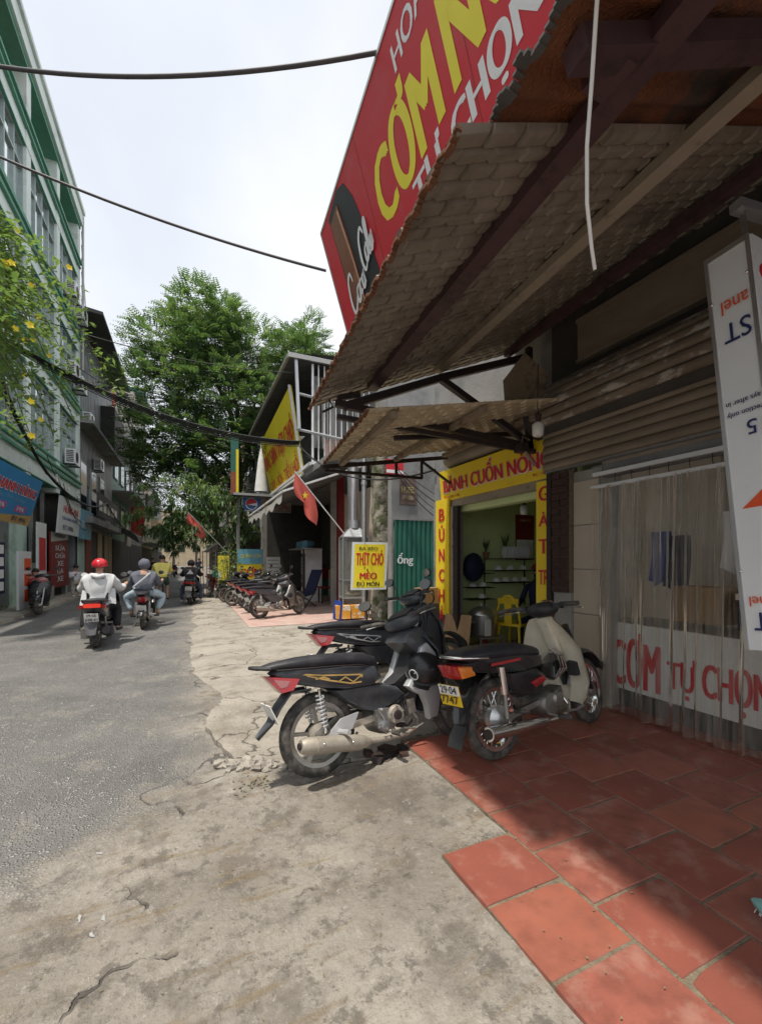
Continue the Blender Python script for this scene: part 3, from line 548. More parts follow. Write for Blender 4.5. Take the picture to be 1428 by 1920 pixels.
c2(ed).build('rusty_edge', K['rust'], can2)
for u in (.10, .47, .86):
    x0, x1 = lerp(1.27, 3.7, u), lerp(1.48, 3.7, u); z = lerp(2.63, 3.09, u); c2(MB().bar((x0, 3.1, z), (x1, 4.98+.4*u, z), .055, .05)).build('purlin', K['ply'], can2)
for a, b, wd in [((1.44, 4.95, 2.61), (3.62, 5.42, 3.05), .05), ((1.5, 4.98, 2.58), (3.0, 5.28, 2.66), .035), ((2.55, 5.18, 2.82), (2.55, 5.18, 2.62), .03), ((2.1, 5.08, 2.73), (2.1, 5.08, 2.60), .03), ((3.0, 5.28, 2.92), (3.0, 5.28, 2.65), .03), ((3.0, 5.28, 2.9), (3.6, 5.40, 2.62), .03), ((1.9, 3.9, 2.74), (3.55, 3.9, 2.98), .045)]:
    c2(MB().bar(a, b, wd)).build('frame_bar', K['steel_dark'], can2)
# ---------------------------------------------------------------- big red sign
A = V((-.06, -.998, 0)).normalized(); B = V((.29, 0, -.957)).normalized(); NRM = A.cross(-B).normalized()
sg = thing('shop_sign', 'big red signboard with yellow and white lettering standing on the canopy', 'sign', (1.163, 4.0, 4.65))
def sq(s, t, n=0): return A*s+B*t+NRM*n
def plate(poly, n0, n1): 
    m_ = MB(); n = len(poly); vs = [sq(s, t, n0) for s, t in poly]+[sq(s, t, n1) for s, t in poly]
    return m_.add(vs, [tuple(range(n)), tuple(range(n, 2*n))[::-1]]+[(k, k+n, (k+1) % n+n, (k+1) % n) for k in range(n)])
plate([(0, 0), (5.6, 0), (5.6, 1.32), (0, 1.32)], -.05, 0).build('panel', K['sign_red'], sg)
for (s0, s1, t0, t1) in [(-.012, 5.6, -.014, .004), (-.014, .004, 0, 1.32)]: plate([(s0, t0), (s1, t0), (s1, t1), (s0, t1)], -.055, .006).build('frame_strip', K['alu'], sg)
for s in (.2, 1.4, 2.6, 3.8): MB().bar(sq(s, 1.32, -.03), sq(s, 1.55, -.03), .04).build('stand', K['steel_dark'], sg); MB().bar(sq(s, .2, -.06), A*s+V((1.05, 0, -1.0)), .035).build('stay', K['steel_dark'], sg)
arc = [(.30+.02*math.sin(i), 1.31) for i in range(1)]+[(.93+.05*math.sin(i/8*3.14)-.28*(1-i/8)**2*0, 1.31-1.30*i/8) for i in range(0)]
blk = [(.27, 1.30), (.30, .9), (.28, .5), (.25, .05), (.55, .02), (.70, .08), (.80, .25), (.88, .55), (.93, .9), (.97, 1.30)]
plate(blk, .001, .004).build('dark_panel', K['txt_black'], sg)
cola = mat('cola', (.16, .05, .025), .3, var=.5, s=4, c2=(.5, .22, .10), lo=.56, hi=.7, s2=3, st=(1, 1, .4))
plate([(.28, .12), (.50, .10), (.56, .5), (.60, 1.28), (.33, 1.28), (.32, .6)], .005, .012).build('bottle_picture', cola, sg)
plate([(.47, .14), (.50, .14), (.56, .6), (.60, 1.2), (.575, 1.2), (.54, .6)], .0125, .015).build('bottle_highlight', mat('hl', (.55, .3, .2), .3, var=.3, s=6), sg)
# cola script: hand drawn strokes in sign coordinates
def script(strokes, r):
    m_ = MB()
    for st_ in strokes:
        pts = [V((p[0]-.02, p[1]-.10)) for p in st_]; q = []
        for i in range(len(pts)-1):
            p0, p1, p2, p3 = pts[max(i-1, 0)], pts[i], pts[i+1], pts[min(i+2, len(pts)-1)]
            for j in range(6):
                t_ = j/6; q.append(.5*((2*p1)+(p2-p0)*t_+(2*p0-5*p1+4*p2-p3)*t_*t_+(3*p1-p0-3*p2+p3)*t_**3))
        q.append(pts[-1]); n = len(q); o0 = len(m_.v)
        for i, p in enumerate(q):
            d = (q[min(i+1, n-1)]-q[max(i-1, 0)]).normalized(); nn = V((-d.y, d.x)); wv = r*(.45+.75*math.sin(math.pi*(i+.5)/n))
            a, b = p+nn*wv, p-nn*wv
            m_.v += [tuple(sq(a.x, a.y, .016)), tuple(sq(b.x, b.y, .016))]
        m_.f += [(o0+2*i, o0+2*i+1, o0+2*i+3, o0+2*i+2) for i in range(n-1)]
    return m_
script([[(.46, .80), (.43, .72), (.36, .76), (.33, .92), (.36, 1.02), (.44, .98), (.50, .90)], [(.55, .88), (.50, .90), (.49, .98), (.54, .98), (.56, .90), (.54, .87)], [(.63, .87), (.58, .89), (.58, .96), (.62, .95)], [(.70, .86), (.65, .88), (.65, .95), (.69, .94), (.70, .85), (.71, .95)],
        [(.86, .66), (.82, .60), (.75, .66), (.73, .80), (.76, .88), (.82, .85)], [(.86, .74), (.82, .77), (.82, .84), (.86, .83), (.87, .76), (.85, .73)], [(.91, .80), (.93, .62), (.90, .62), (.895, .82), (.92, .83)], [(.98, .74), (.94, .76), (.94, .83), (.97, .81), (.985, .73), (.99, .82)],
        [(.36, 1.02), (.30, 1.10), (.34, 1.16), (.46, 1.08), (.60, 1.06)]], .016).build('script_lettering', K['txt_white'], sg)
UP = -B
for s in (1.03, 2.28, 3.5, 4.7): plate([(s, .01), (s+.004, .01), (s+.004, 1.31), (s, 1.31)], .0002, .0012).build('panel_seam', K['dark_red'], sg)
text('CƠM', K['txt_yellow'], sg, sq(1.15, .77), A, UP, .90, .50, .05, .0003, lift=.0012)
text('NÓNG', K['txt_yellow'], sg, sq(2.14, .77), A, UP, 1.2, .56, .05, .0003, lift=.0012)
text('TỰ', K['txt_white'], sg, sq(1.60, 1.02), A, UP, .36, .26, .045, .0003, lift=.0012)
text('CHỌN', K['txt_white'], sg, sq(2.05, 1.02), A, UP, .68, .22, .05, .0003, lift=.0012)
text('HOA', K['txt_white'], sg, sq(1.70, .24), A, UP, .40, .13, .03, .0003, lift=.0012)
text('C', K['txt_white'], sg, sq(2.84, 1.05), A, UP, .16, .18, .05, .0003, lift=.0012)
o = MB().tube([(1.00, .80, 3.10), (1.035, .84, 3.04), (1.09, .90, 2.93), (1.14, .96, 2.80), (1.20, 1.01, 2.68), (1.27, 1.05, 2.58), (1.31, 1.07, 2.53)], .006, 8).build('white_cable', K['white_cable']); tag(o, 'thin white cable dangling from the canopy edge', 'cable')
# ---------------------------------------------------------------- light box column made from an upside-down panel
lb = thing('panel_column', 'white boxed column wrapped in an upside-down printed panel', 'panel', (2.62, 1.03, 1.06), 0)
lb.rotation_euler = (R(-5.2), 0, 0)
Hh = 2.12
MB().bb((-.02, -.0, 0), (0, .20, Hh)).build('street_face', K['white_panel'], lb)
MB().bb((0.0, -.006, 0), (.5, .006, Hh)).build('front_face', K['white_panel'], lb)
for y in (0.0, .19): MB().bb((-.027, y-.004, 0), (-.02, y+.014, Hh)).build('edge_strip', K['alu'], lb)
MB().bb((-.027, .012, Hh-.03), (-.0205, .186, Hh)).build('edge_strip', K['alu'], lb)
for y, z in ((.185, .4), (.02, .9), (.185, 1.85), (.02, 1.92)): MB().ball((-.028, y, z), .008, 8, 5).build('screw', K['chrome'], lb, True)
def up_txt(s_, m_, z, ht, wd, y=.175): text(s_, K[m_], lb, (-.021, .19-y, z+ht), (0, 1, 0), (0, 0, -1), wd, ht, .01)
up_txt('anel', 'orange_red', 1.76, .075, .12, .165); up_txt('ST', 'txt_navy', 1.60, .105, .12, .165); up_txt('ays after in', 'txt_navy', 1.26, .035, .15, .17); up_txt('rection only', 'txt_navy', 1.20, .035, .155, .175); up_txt('15', 'txt_navy', 1.09, .075, .08, .18)
up_txt('nel', 'orange_red', .22, .05, .07, .10); up_txt('T', 'txt_navy', .10, .09, .06, .10)
MB().prism([(.004, .72), (.15, .72), (.004, .85)], -.0245, -.0206, 'x').build('red_triangle', K['orange_red'], lb)
MB().bb((.02, -.012, .0), (.48, -.0065, 1.62)).build('yellow_field', K['sign_yellow'], lb); MB().lathe([(.0001, -.012), (.045, -.012), (.045, -.0065)], 18, (.08, 0, 1.93), 'y').build('round_emblem', K['txt_red'], lb)
MB().bb((.05, -.012, 1.66), (.2, -.0065, 1.8)).build('blue_mark', K['txt_navy'], lb)
MB().bar((-.0, .02, Hh), (.0, .02, Hh+.16), .02).build('hanger', K['dull_metal'], lb); MB().bar((-.04, .03, Hh+.17), (.5, -.05, Hh+.16), .06, .05).build('bracket', K['galv'], lb)
o = thing('scrub_brush', 'turquoise plastic scrubbing brush lying on the red tiles', 'brush', (2.05, .88, .085), R(60))
MB().pillow([(-.07, .03), (.07, .03), (.09, .045), (.05, .06), (-.06, .06)], 0, .03).build('handle', K['brush'], o, 60)
br_ = MB()
for i in range(40): x, y = rnd(-.065, .065), rnd(-.024, .024); br_.tube([(x, y, .03), (x*1.15, y*1.3, 0)], .0022, 4)
br_.build('bristles', K['ceramic'], o, kind='stuff')
# ================================================================ rice roll shop
bs = thing('roll_shop', 'narrow open shop with green walls under a yellow rice roll sign', 'shop', (3.6, 4.4, 0))
def b_(m): return m.xf(MX.Translation((-3.6, -4.4, 0)))
b_(MB().bb((3.64, 3.35, 2.42), (3.8, 5.98, 4.3))).build('upper_wall', K['plaster_grey'], bs)
b_(MB().bb((3.6, 5.42, .02), (3.8, 5.84, 2.42))).build('pier', K['plaster_grey'], bs)
b_(MB().bb((3.8, 3.32, .0), (7.0, 5.9, .095))).build('inner_floor', mat('shop_floor', (.46, .27, .18), .4, var=.15, s=4), bs)
b_(MB().bb((3.62, 3.5, .0), (3.8, 5.42, .09))).build('threshold', K['slab'], bs)
b_(MB().bb((3.62, 5.842, .02), (3.8, 5.98, 2.42)).bb((3.8, 5.982, 0), (7.1, 6.02, 4.3))).build('outer_wall', K['plaster_grey'], bs)
b_(MB().bb((3.81, 5.9, 0), (7.1, 5.98, 3.0))).build('far_wall', K['green_wall'], bs)
b_(MB().bb((6.9, 3.32, 0), (7.05, 5.9, 3.0))).build('back_wall', K['green_wall'], bs)
b_(MB().bb((3.8, 3.32, 0), (6.9, 3.45, 3.0))).build('near_wall', K['green_wall'], bs)
b_(MB().bb((3.8, 3.3, 2.9), (7.0, 5.98, 3.0))).build('ceiling', K['green_wall'], bs)
b_(MB().bb((3.60, 3.5, 2.30), (3.66, 5.42, 2.42))).build('lintel', K['light_beam'], bs)
b_(MB().bb((3.70, 3.5, 2.22), (3.84, 5.42, 2.415))).build('inner_beam', K['green_wall'], bs)
for y in (5.36,): b_(MB().bb((3.57, y, .09), (3.63, y+.05, 2.3))).build('door_post', K['light_beam'], bs)
b_(MB().bb((3.585, 5.26, .09), (3.64, 5.355, 2.3))).build('door_post', K['steel_dark'], bs)
b_(MB().lathe([(.13, 3.45), (.13, 5.5)], 16, (3.62, 0, 3.02), 'y')).build('shutter_roll', K['shutter_plain'], bs, 60)
def board(name, label, cat, org, xd, up, wd, ht, m, th=.03, group=None, rim=None):
    t = thing(name, label, cat, org, 0, group); xd, up = V(xd).normalized(), V(up).normalized(); nn = xd.cross(up)
    vs = [xd*a+up*b+nn*c for c in (-th, 0) for a, b in ((0, 0), (wd, 0), (wd, ht), (0, ht))]
    MB().add(vs, [(3, 2, 1, 0), (4, 5, 6, 7), (0, 1, 5, 4), (1, 2, 6, 5), (2, 3, 7, 6), (3, 0, 4, 7)]).build('panel', K[m], t)
    if rim:
        for a0, b0, a1, b1 in ((-.02, -.02, wd+.02, .015), (-.02, ht-.015, wd+.02, ht+.02), (-.02, .015, .015, ht-.015), (wd-.015, .015, wd+.02, ht-.015)):
            vs = [xd*a+up*b+nn*c for c in (-th-.004, .006) for a, b in ((a0, b0), (a1, b0), (a1, b1), (a0, b1))]
            MB().add(vs, [(3, 2, 1, 0), (4, 5, 6, 7), (0, 1, 5, 4), (1, 2, 6, 5), (2, 3, 7, 6), (3, 0, 4, 7)]).build('rim', K[rim], t)
    t_ = lambda s, a, b, w_, h_, mm, bold=.03, **q: text(s, K[mm], t, xd*a+up*b, xd, up, w_, h_, bold, **q)
    return t, t_
xd, up = (0, -1, 0), (-.10, 0, 1)
t, tx = board('shop_sign', 'long yellow sign with red rice roll lettering over the open shop door', 'sign', (3.58, 5.68, 2.40), xd, up, 2.30, .46, 'yellow')
tx('BÁNH CUỐN NÓNG', .09, .11, 2.16, .32, 'txt_white', .08, lift=.002, depth=.0005); tx('BÁNH CUỐN NÓNG', .10, .12, 2.14, .30, 'txt_red', .055, lift=.0055); tx('- Hành 32k/ 1đĩa', .05, .035, .45, .04, 'txt_red', .01); tx('ĐC: 126 phố', 1.95, .04, .3, .05, 'txt_red', .01)
t, tx = board('shop_sign', 'tall narrow yellow sign with red vertical letters left of the shop door', 'sign', (3.55, 5.80, .66), xd, (0, 0, 1), .37, 1.77, 'yellow')
for i, c in enumerate('BÚNCHẢ'): tx(c, .10, 1.44-.31*i, .16, .19 if c not in 'ÚẢ' else .25, 'txt_red', .035)
t, tx = board('shop_sign', 'narrow yellow sign half hidden behind the door post right of the shop', 'sign', (3.55, 3.66, .95), xd, (0, 0, 1), .22, 1.42, 'yellow')
for c, z in (('G', 1.20), ('À', .92), ('T', .62), ('TR', .28)): tx(c, .04, z, .15, .16, 'txt_red', .035)
bulb((4.35, 4.72, 2.22), .66, 'white globe bulb hanging inside the green rice roll shop')
# calendar
t, tx = board('wall_calendar', 'red and white wall calendar hung on the green wall', 'calendar', (5.24, 5.89, 1.50), (1, 0, 0), (0, 0, 1), .42, .80, 'dark_red', .008)
MB().bb((.02, -.006, .03), (.40, -.0005, .36)).build('date_sheet', K['ceramic'], t); MB().tube([(.1, -.004, .80), (.21, -.004, .9), (.32, -.004, .80)], .004, 5).build('string', K['cable'], t)
tx('NĂM MỚI', .08, .68, .26, .06, 'crate_orange', .02)
# dish racks with bowls and plates
rk = thing('dish_rack', 'wall mounted black wire dish rack with several shelves', 'rack', (4.58, 5.76, 0))
for z, x0, x1 in ((1.52, .0, .85), (1.32, -.05, .85), (1.12, .0, .85), (1.05, -.5, -.02), (.86, -.5, 0), (1.28, -.5, -.04)):
    m_ = MB()
    for yy in (-.16, 0, .12): m_.tube([(x0, yy, z), (x1, yy, z)], .006, 6)
    for i in range(9): xx = lerp(x0, x1, i/8); m_.tube([(xx, -.16, z), (xx, .12, z)], .004, 5)
    m_.build('shelf', K['cable'], rk)
for x in (-.5, -.02, .85): MB().bar((x, .12, .7), (x, .12, 1.65), .015).build('upright', K['cable'], rk)
bowl = MB().lathe([(.02, 0), (.035, 0), (.06, .03), (.075, .065), (.07, .065), (.055, .03), (.03, .01), (.001, .01)], 14).mesh('bowl', K['ceramic'], 50)
plt = MB().lathe([(.001, .0), (.06, .0), (.10, .018), (.105, .022), (.06, .008), (.001, .008)], 16).mesh('plate', K['ceramic'], 50)
for i in range(18):
    if i < 8: o = inst(plt, 'plate', None, (4.83+.07*i, 5.74, 1.63), (R(90), 0, R(80))); tag(o, 'white plate standing upright on the top shelf of the dish rack', 'plate', 'plates in the dish rack')
    else:
        j = i-8; z = [1.325, 1.325, 1.325, 1.125, 1.125, 1.125, 1.125, 1.055, 1.055, .865][j]; x = [5.15, 5.4, 5.68, 5.1, 5.3, 5.5, 5.7, 4.62, 4.82, 4.8][j]
        o = inst(bowl, 'bowl', None, (x-.42, 5.72, z+.078), (R(180), 0, 0)); tag(o, 'white bowl turned upside down on a wire shelf of the dish rack', 'bowl', 'bowls in the dish rack')
for x, hh in ((4.95, .34), (5.35, .42)):
    t = thing('potted_plant', ('tall' if hh > .4 else 'short')+' dark green potted plant on top of the dish rack', 'plant', (x-.42, 5.8, 1.53))
    MB().lathe([(.04, 0), (.06, .10), (.05, .10)], 12).build('pot', K['terracotta'], t, 40); m_ = MB()
    for i in range(14): a = i*.9; q = .5+.5*rnd(.3, 1); m_.add([(0, 0, .08), (math.cos(a)*.03+.01, math.sin(a)*.03, hh*.6), (math.cos(a)*.09*q, math.sin(a)*.09*q, hh*q+.05), (math.cos(a)*.03-.01, math.sin(a)*.03+.01, hh*.6)], [(0, 1, 2, 3)])
    m_.build('leaves', K['leaf'], t)
# blue basket bag on rack
o = MB().ball((0, 0, 0), .19, 14, 9, (1, .6, 1.25)).build('plastic_bag', K['navy'], None, 60); o.location = (4.2, 5.7, 1.38); tag(o, 'dark blue plastic bag hanging at the end of the dish rack', 'bag')
# steamer pot on stand
t = thing('steamer_pot', 'large aluminium steamer pot with domed lid', 'pot', (4.1, 5.32, .36))
MB().lathe([(.001, 0), (.19, 0), (.205, .02), (.205, .30), (.215, .305), (.215, .315)], 28).build('body', K['alu'], t, 40); MB().lathe([(.22, .315), (.215, .335), (.15, .40), (.06, .435), (.001, .44)], 28).build('lid', K['alu'], t, 40)
MB().tube([(-.05, 0, .43), (-.045, 0, .485), (.045, 0, .485), (.05, 0, .43)], .012, 8).build('lid_handle', K['alu'], t, 40)
for s in (-1, 1): MB().tube([(s*.2, -.06, .2), (s*.26, -.04, .2), (s*.26, .04, .2), (s*.2, .06, .2)], .01, 6).build('handle', K['alu'], t)
MB().bb((-.13, -.225, .02), (-.03, -.207, .26)).build('side_window', K['ceramic'], t)
t = thing('pot_stand', 'four legged steel stand with red burner under the steamer pot', 'stand', (4.1, 5.32, .095))
for sx in (-1, 1):
    for sy in (-1, 1): MB().bar((sx*.2, sy*.2, 0), (sx*.2, sy*.2, .26), .03).build('leg', K['galv'], t)
for s in (-1, 1): MB().bar((s*.2, -.2, .245), (s*.2, .2, .245), .03).build('rail', K['galv'], t); MB().bar((-.2, s*.2, .245), (.2, s*.2, .245), .026).build('rail', K['galv'], t)
MB().lathe([(.09, 0), (.09, .1), (.07, .2), (.06, .2)], 16).build('burner', K['dark_red'], t, 40)
# yellow plastic chair
t = thing('plastic_chair', 'yellow plastic chair with slotted back inside the shop', 'chair', (4.6, 5.2, .095), R(200))
MB().pillow([(-.2, .40), (.2, .40), (.2, .44), (-.2, .44)], 0, .2, .08).build('seat', K['yellow'], t, 50)
for sx in (-1, 1):
    for sy in (-1, 1): MB().tube([(sx*.16, sy*.16, .42), (sx*.20, sy*.2, 0)], [.024, .018], 8).build('leg', K['yellow'], t, 50)
bk = MB(); pts = [(.19*math.cos(a), .44+.42*math.sin(a)**.8) for a in [R(180*i/16) for i in range(17)]]
bk.tube([(.17, .19, .42)]+[(.19, p[0], p[1]) for p in pts[1:-1]]+[(.17, -.19, .42)], .02, 8)
bk.bb((.17, -.06, .44), (.20, .06, .83)); bk.bb((.17, -.17, .74), (.20, .17, .82))
bk.build('backrest', K['yellow'], t, 50)
# seated worker hidden in the shop's shade
def person(name, label, loc, rz, parts, group=None):
    t = thing(name, label, 'person', loc, rz, group)
    for nm, j, e, m in parts: skin(nm, j, e, K[m], t)
    return t
chain = lambda a, n: [(a+i, a+i+1) for i in range(n-1)]
pw = person('person', 'worker in dark clothes and a reddish cap sitting inside the shop', (5.0, 5.1, .095), R(200), [
    ('body', [(0, 0, .5, .13), (0, 0, .75, .14, .11), (0, 0, .98, .16, .10), (0, 0, 1.1, .06), (.02, 0, 1.22, .09, .085), (.01, 0, 1.3, .075), (.02, .19, .98, .05), (.1, .24, .75, .042), (.3, .18, .72, .032), (.36, .15, .72, .035), (.02, -.19, .98, .05), (.1, -.24, .75, .042), (.3, -.18, .72, .032), (.36, -.15, .72, .035), (.0, .09, .47, .08), (.4, .1, .46, .065), (.42, .1, .06, .045), (.52, .1, .04, .035), (.0, -.09, .47, .08), (.4, -.1, .46, .065), (.42, -.1, .06, .045), (.52, -.1, .04, .035)],
     [(0, 1), (1, 2), (2, 3), (3, 4), (4, 5), (2, 6), (6, 7), (7, 8), (8, 9), (2, 10), (10, 11), (11, 12), (12, 13), (0, 14), (14, 15), (15, 16), (16, 17), (0, 18), (18, 19), (19, 20), (20, 21)], 'navy')])
skin('face', [(.04, 0, 1.2, .075, .08), (.05, 0, 1.24, .08)], [(0, 1)], K['skin_tone'], pw); MB().ball((.0, 0, 1.27), .115, 14, 8, (1, .95, .8), -.1, 1).build('cap', K['dark_red'], pw, True)
# plywood sheet by the door
o = MB().box((0, 0, .33), (.42, .012, .66)).build('wooden_board', K['wood']); o.location = (3.50, 5.22, .05); o.rotation_euler = (R(-14), 0, R(-60)); tag(o, 'light wooden board leaning by the open shop door behind the bikes', 'board')
o = MB().box((0, 0, .2), (.3, .22, .24)).build('cardboard_carton', K['wood']); o.location = (3.35, 5.75, .75); o.rotation_euler.z = .2; tag(o, 'orange brown carton at the foot of the narrow yellow sign', 'carton')
MB().bb((-.16, -.12, -.72), (.16, .12, .08)).build('base', K['dark_wall'], o)
# ================================================================ alley wall
aw = thing('alley_building', 'stained grey plaster house wall with a green corrugated gate', 'building', (4.9, 8.7, 0))
MB().bb((-.78, -.1, 2.42), (3.5, .1, 6.3)).build('upper_wall', K['plaster_grey'], aw); MB().bb((-.78, -.1, 0), (-.74, .1, 2.42)).build('pier', K['plaster_grey'], aw); MB().bb((.36, -.09, 0), (3.5, .1, 2.42)).build('lower_wall', K['plaster_grey'], aw)
MB().bb((.0, .1, 0), (3.5, 2.2, 6.3)).build('house_body', K['plaster_grey'], aw)
cg = MB()
def cgf(u, v): x = -.73+1.09*u; ph = (x*16) % 1; return (x, -.13-.022*(1 if ph < .5 else 0)-.0*v, .06+2.36*v)
for i in range(18):
    x = -.735+.0605*i; d = .0 if i % 2 else -.03; cg.add([(x, -.11+d, .05), (x+.05, -.11+d, .05), (x+.05, -.11+d, 2.42), (x, -.11+d, 2.42)], [(0, 1, 2, 3)]); d2 = -.03 if i % 2 else .0
    cg.add([(x+.05, -.11+d, .05), (x+.0605, -.11+d2, .05), (x+.0605, -.11+d2, 2.42), (x+.05, -.11+d, 2.42)], [(0, 1, 2, 3)])
cg.build('corrugated_gate', K['green_sheet'], aw); MB().bb((-.74, -.15, 2.40), (.36, -.10, 2.44)).build('gate_rail', K['plaster_grey'], aw)
text('ống', K['txt_white'], aw, (-.66, -.142, 1.36), (1, 0, 0), (0, 0, 1), .40, .30, .03, lift=.0)
hs = thing('hotel_sign', 'small faded rusty hotel sign on the grey alley wall', 'sign', (4.32, 8.57, 2.76)); MB().bb((0, 0, 0), (.40, .03, .62)).build('panel', mat('rusty_panel', (.14, .09, .075), .8, var=.25, s=6, c2=(.2, .17, .13), s2=5), hs); text('HOTEL', mat('faded_yellow', (.45, .38, .16), .7), hs, (.03, 0, .26), (1, 0, 0), (0, 0, 1), .34, .14, .03); MB().bb((.04, -.008, .1), (.36, -.001, .2)).build('lower_band', K['ply'], hs)
for i in range(4):
    o = MB().tube(catenary((4.15, 8.4, 3.55-.05*i), (5.5, 8.2, 2.75-.16*i), .05+.05*i, 12), .008+.003*(i % 2), 5).build('wall_cable', K['cable'], None); tag(o, 'slack black cable strung across the grey alley wall', 'cable', 'cables on the alley wall')
o = MB().box((0, 0, 0), (.42, .03, .34)).build('small_sign', K['txt_red']); o.location = (4.15, 8.5, 3.55); tag(o, 'small red and white sign high on the alley wall', 'sign'); MB().bb((-.21, -.02, -.13), (.21, -.016, -.06)).build('white_band', K['txt_white'], o)
# old mossy post
def mossy(u, v):
    a = u*6.283; h = 4.3*v; r = .24*(1+.22*NZ.noise(V((math.cos(a)*1.4, math.sin(a)*1.4, h*1.6)))+.1*NZ.noise(V((math.cos(a)*5, math.sin(a)*5, h*6)))); q = 1/(abs(math.cos(a))**3+abs(math.sin(a))**3)**(1/3)
    return (r*q*math.cos(a)+.02*math.sin(h), r*q*math.sin(a), h)
o = MB().grid(mossy, 28, 60).build('mossy_post', K['mossy'], None, 70); o.location = (4.32, 9.55, -.05); tag(o, 'thick weathered concrete post patched with moss beside the alley', 'post')
for (x, y, r, m, lb_, h) in [(4.50, 9.1, .045, 'brickred', 'rusty red drainpipe beside the mossy post', 4.2), (3.98, 9.9, .06, 'galv', 'grey plastic pipe standing left of the mossy post', 4.5), (4.62, 9.0, .025, 'gold', 'thin ochre pipe at the edge of the green gate', 2.2)]:
    t = thing('pipe', lb_, 'pipe', (x, y, 0)); MB().tube([(0, 0, 0), (0, 0, h)], r, 12).build('tube', K[m], t, 40)
    for z in (h*.3, h*.75): MB().tube([(0, 0, z), (0, 0, z+.08)], r*1.25, 12).build('collar', K[m], t, 40)
# ================================================================ grill cabinet with chimney
gc = thing('grill_cabinet', 'glass sided roasting cabinet with a tall tin chimney', 'cabinet', (3.82, 10.2, 0), R(-8))
for sx in (-1, 1):
    for sy in (-1, 1): MB().bar((sx*.33, sy*.25, .03), (sx*.33, sy*.25, 2.08), .03).build('post', K['galv'], gc)
for z in (.05, .55, 1.0, 2.07):
    for s in (-1, 1): MB().bar((-.33, s*.25, z), (.33, s*.25, z), .026).build('rail', K['galv'], gc); MB().bar((s*.33, -.25, z), (s*.33, .25, z), .024).build('rail', K['galv'], gc)
for a, b in (((-.32, -.246, .58), (.32, -.242, 2.05)), ((-.326, -.24, .58), (-.322, .24, 2.05)), ((.322, -.24, .58), (.326, .24, 2.05))): MB().bb(a, b).build('glass_pane', K['thin_glass'], gc)
MB().bb((-.32, .24, .58), (.32, .25, 2.05)).build('back_sheet', K['galv'], gc)
MB().bb((-.33, -.25, .56), (.33, .25, .585)).build('shelf', K['galv'], gc)
MB().loft([[(-.33, -.25, 2.08), (.33, -.25, 2.08), (.33, .25, 2.08), (-.33, .25, 2.08)], [(-.12, -.12, 2.32), (.12, -.12, 2.32), (.12, .12, 2.32), (-.12, .12, 2.32)]]).build('hood', K['galv'], gc)
MB().tube([(0, 0, 2.3), (0, 0, 2.5)], .17, 16).build('chimney_collar', K['galv'], gc, 40); ch = MB(); ch.tube([(-.02, 0, 2.5), (-.02, 0, 3.85)], .145, 18); ch.build('chimney', mat('tin', (.5, .48, .48), .3, .85, var=.25, s=3, st=(3, 3, .4)), gc, 40)
o = rock(.16, 4, (1, .9, .8)).build('roast_meat', mat('roast', (.15, .06, .03), .4), None, 60); o.location = (3.78, 10.15, .78); tag(o, 'dark brown roasted meat lying inside the glass cabinet', 'food'); 
o = MB().lathe([(.001, 0), (.2, 0), (.26, .06), (.24, .06), (.19, .015), (.001, .015)], 18).build('basin', K['plaster_tan'], None, 50); o.location = (3.82, 10.2, .595); tag(o, 'shallow tan basin under the roast in the cabinet', 'basin')
for i, (x, m) in enumerate(((3.62, 'crate_orange'), (3.98, 'crate_orange'))):
    o = MB().box((0, 0, .17), (.33, .36, .32)).build('foam_box', K[m]); o.location = (x-.18, 9.98-.02*i, .06); o.rotation_euler.z = -.15; tag(o, 'orange and white striped carton on the bottom shelf of the roasting cabinet', 'carton', 'cartons under the cabinet')
o = MB().box((0, 0, .24), (.05, .4, .46)).build('blue_board', K['blue']); o.location = (3.30, 10.0, .03); o.rotation_euler = (0, .1, .1); tag(o, 'blue plastic board leaning at the side of the roasting cabinet', 'board')
t, tx = board('street_sign', 'yellow hand lettered meat sign with white border hanging on the cabinet', 'sign', (3.42, 9.35, .80), (.985, -.17, 0), (.04, 0, 1), .86, 1.12, 'white_panel', .02)
MB().add([V((.985, -.17, 0)).normalized()*a+V((.04, 0, 1)).normalized()*b+V((-.17, -.985, .0)).normalized()*.002 for a, b in ((.06, .05), (.80, .05), (.80, 1.07), (.06, 1.07))], [(0, 1, 2, 3)]).build('yellow_field', K['sign_yellow'], t)
tx('BA BÉO', .17, .93, .45, .10, 'txt_black', .01); tx('THỊT CHÓ', .10, .50, .66, .44, 'txt_red', .05); tx('MÈO', .20, .25, .42, .19, 'txt_red', .05); tx('ĐỦ MÓN', .13, .08, .55, .14, 'txt_black', .03); tx('&', .36, .45, .05, .05, 'txt_black', .01)
MB().bar((.42, .03, -.8), (.42, .03, 1.1), .035).build('post', K['steel_dark'], t)
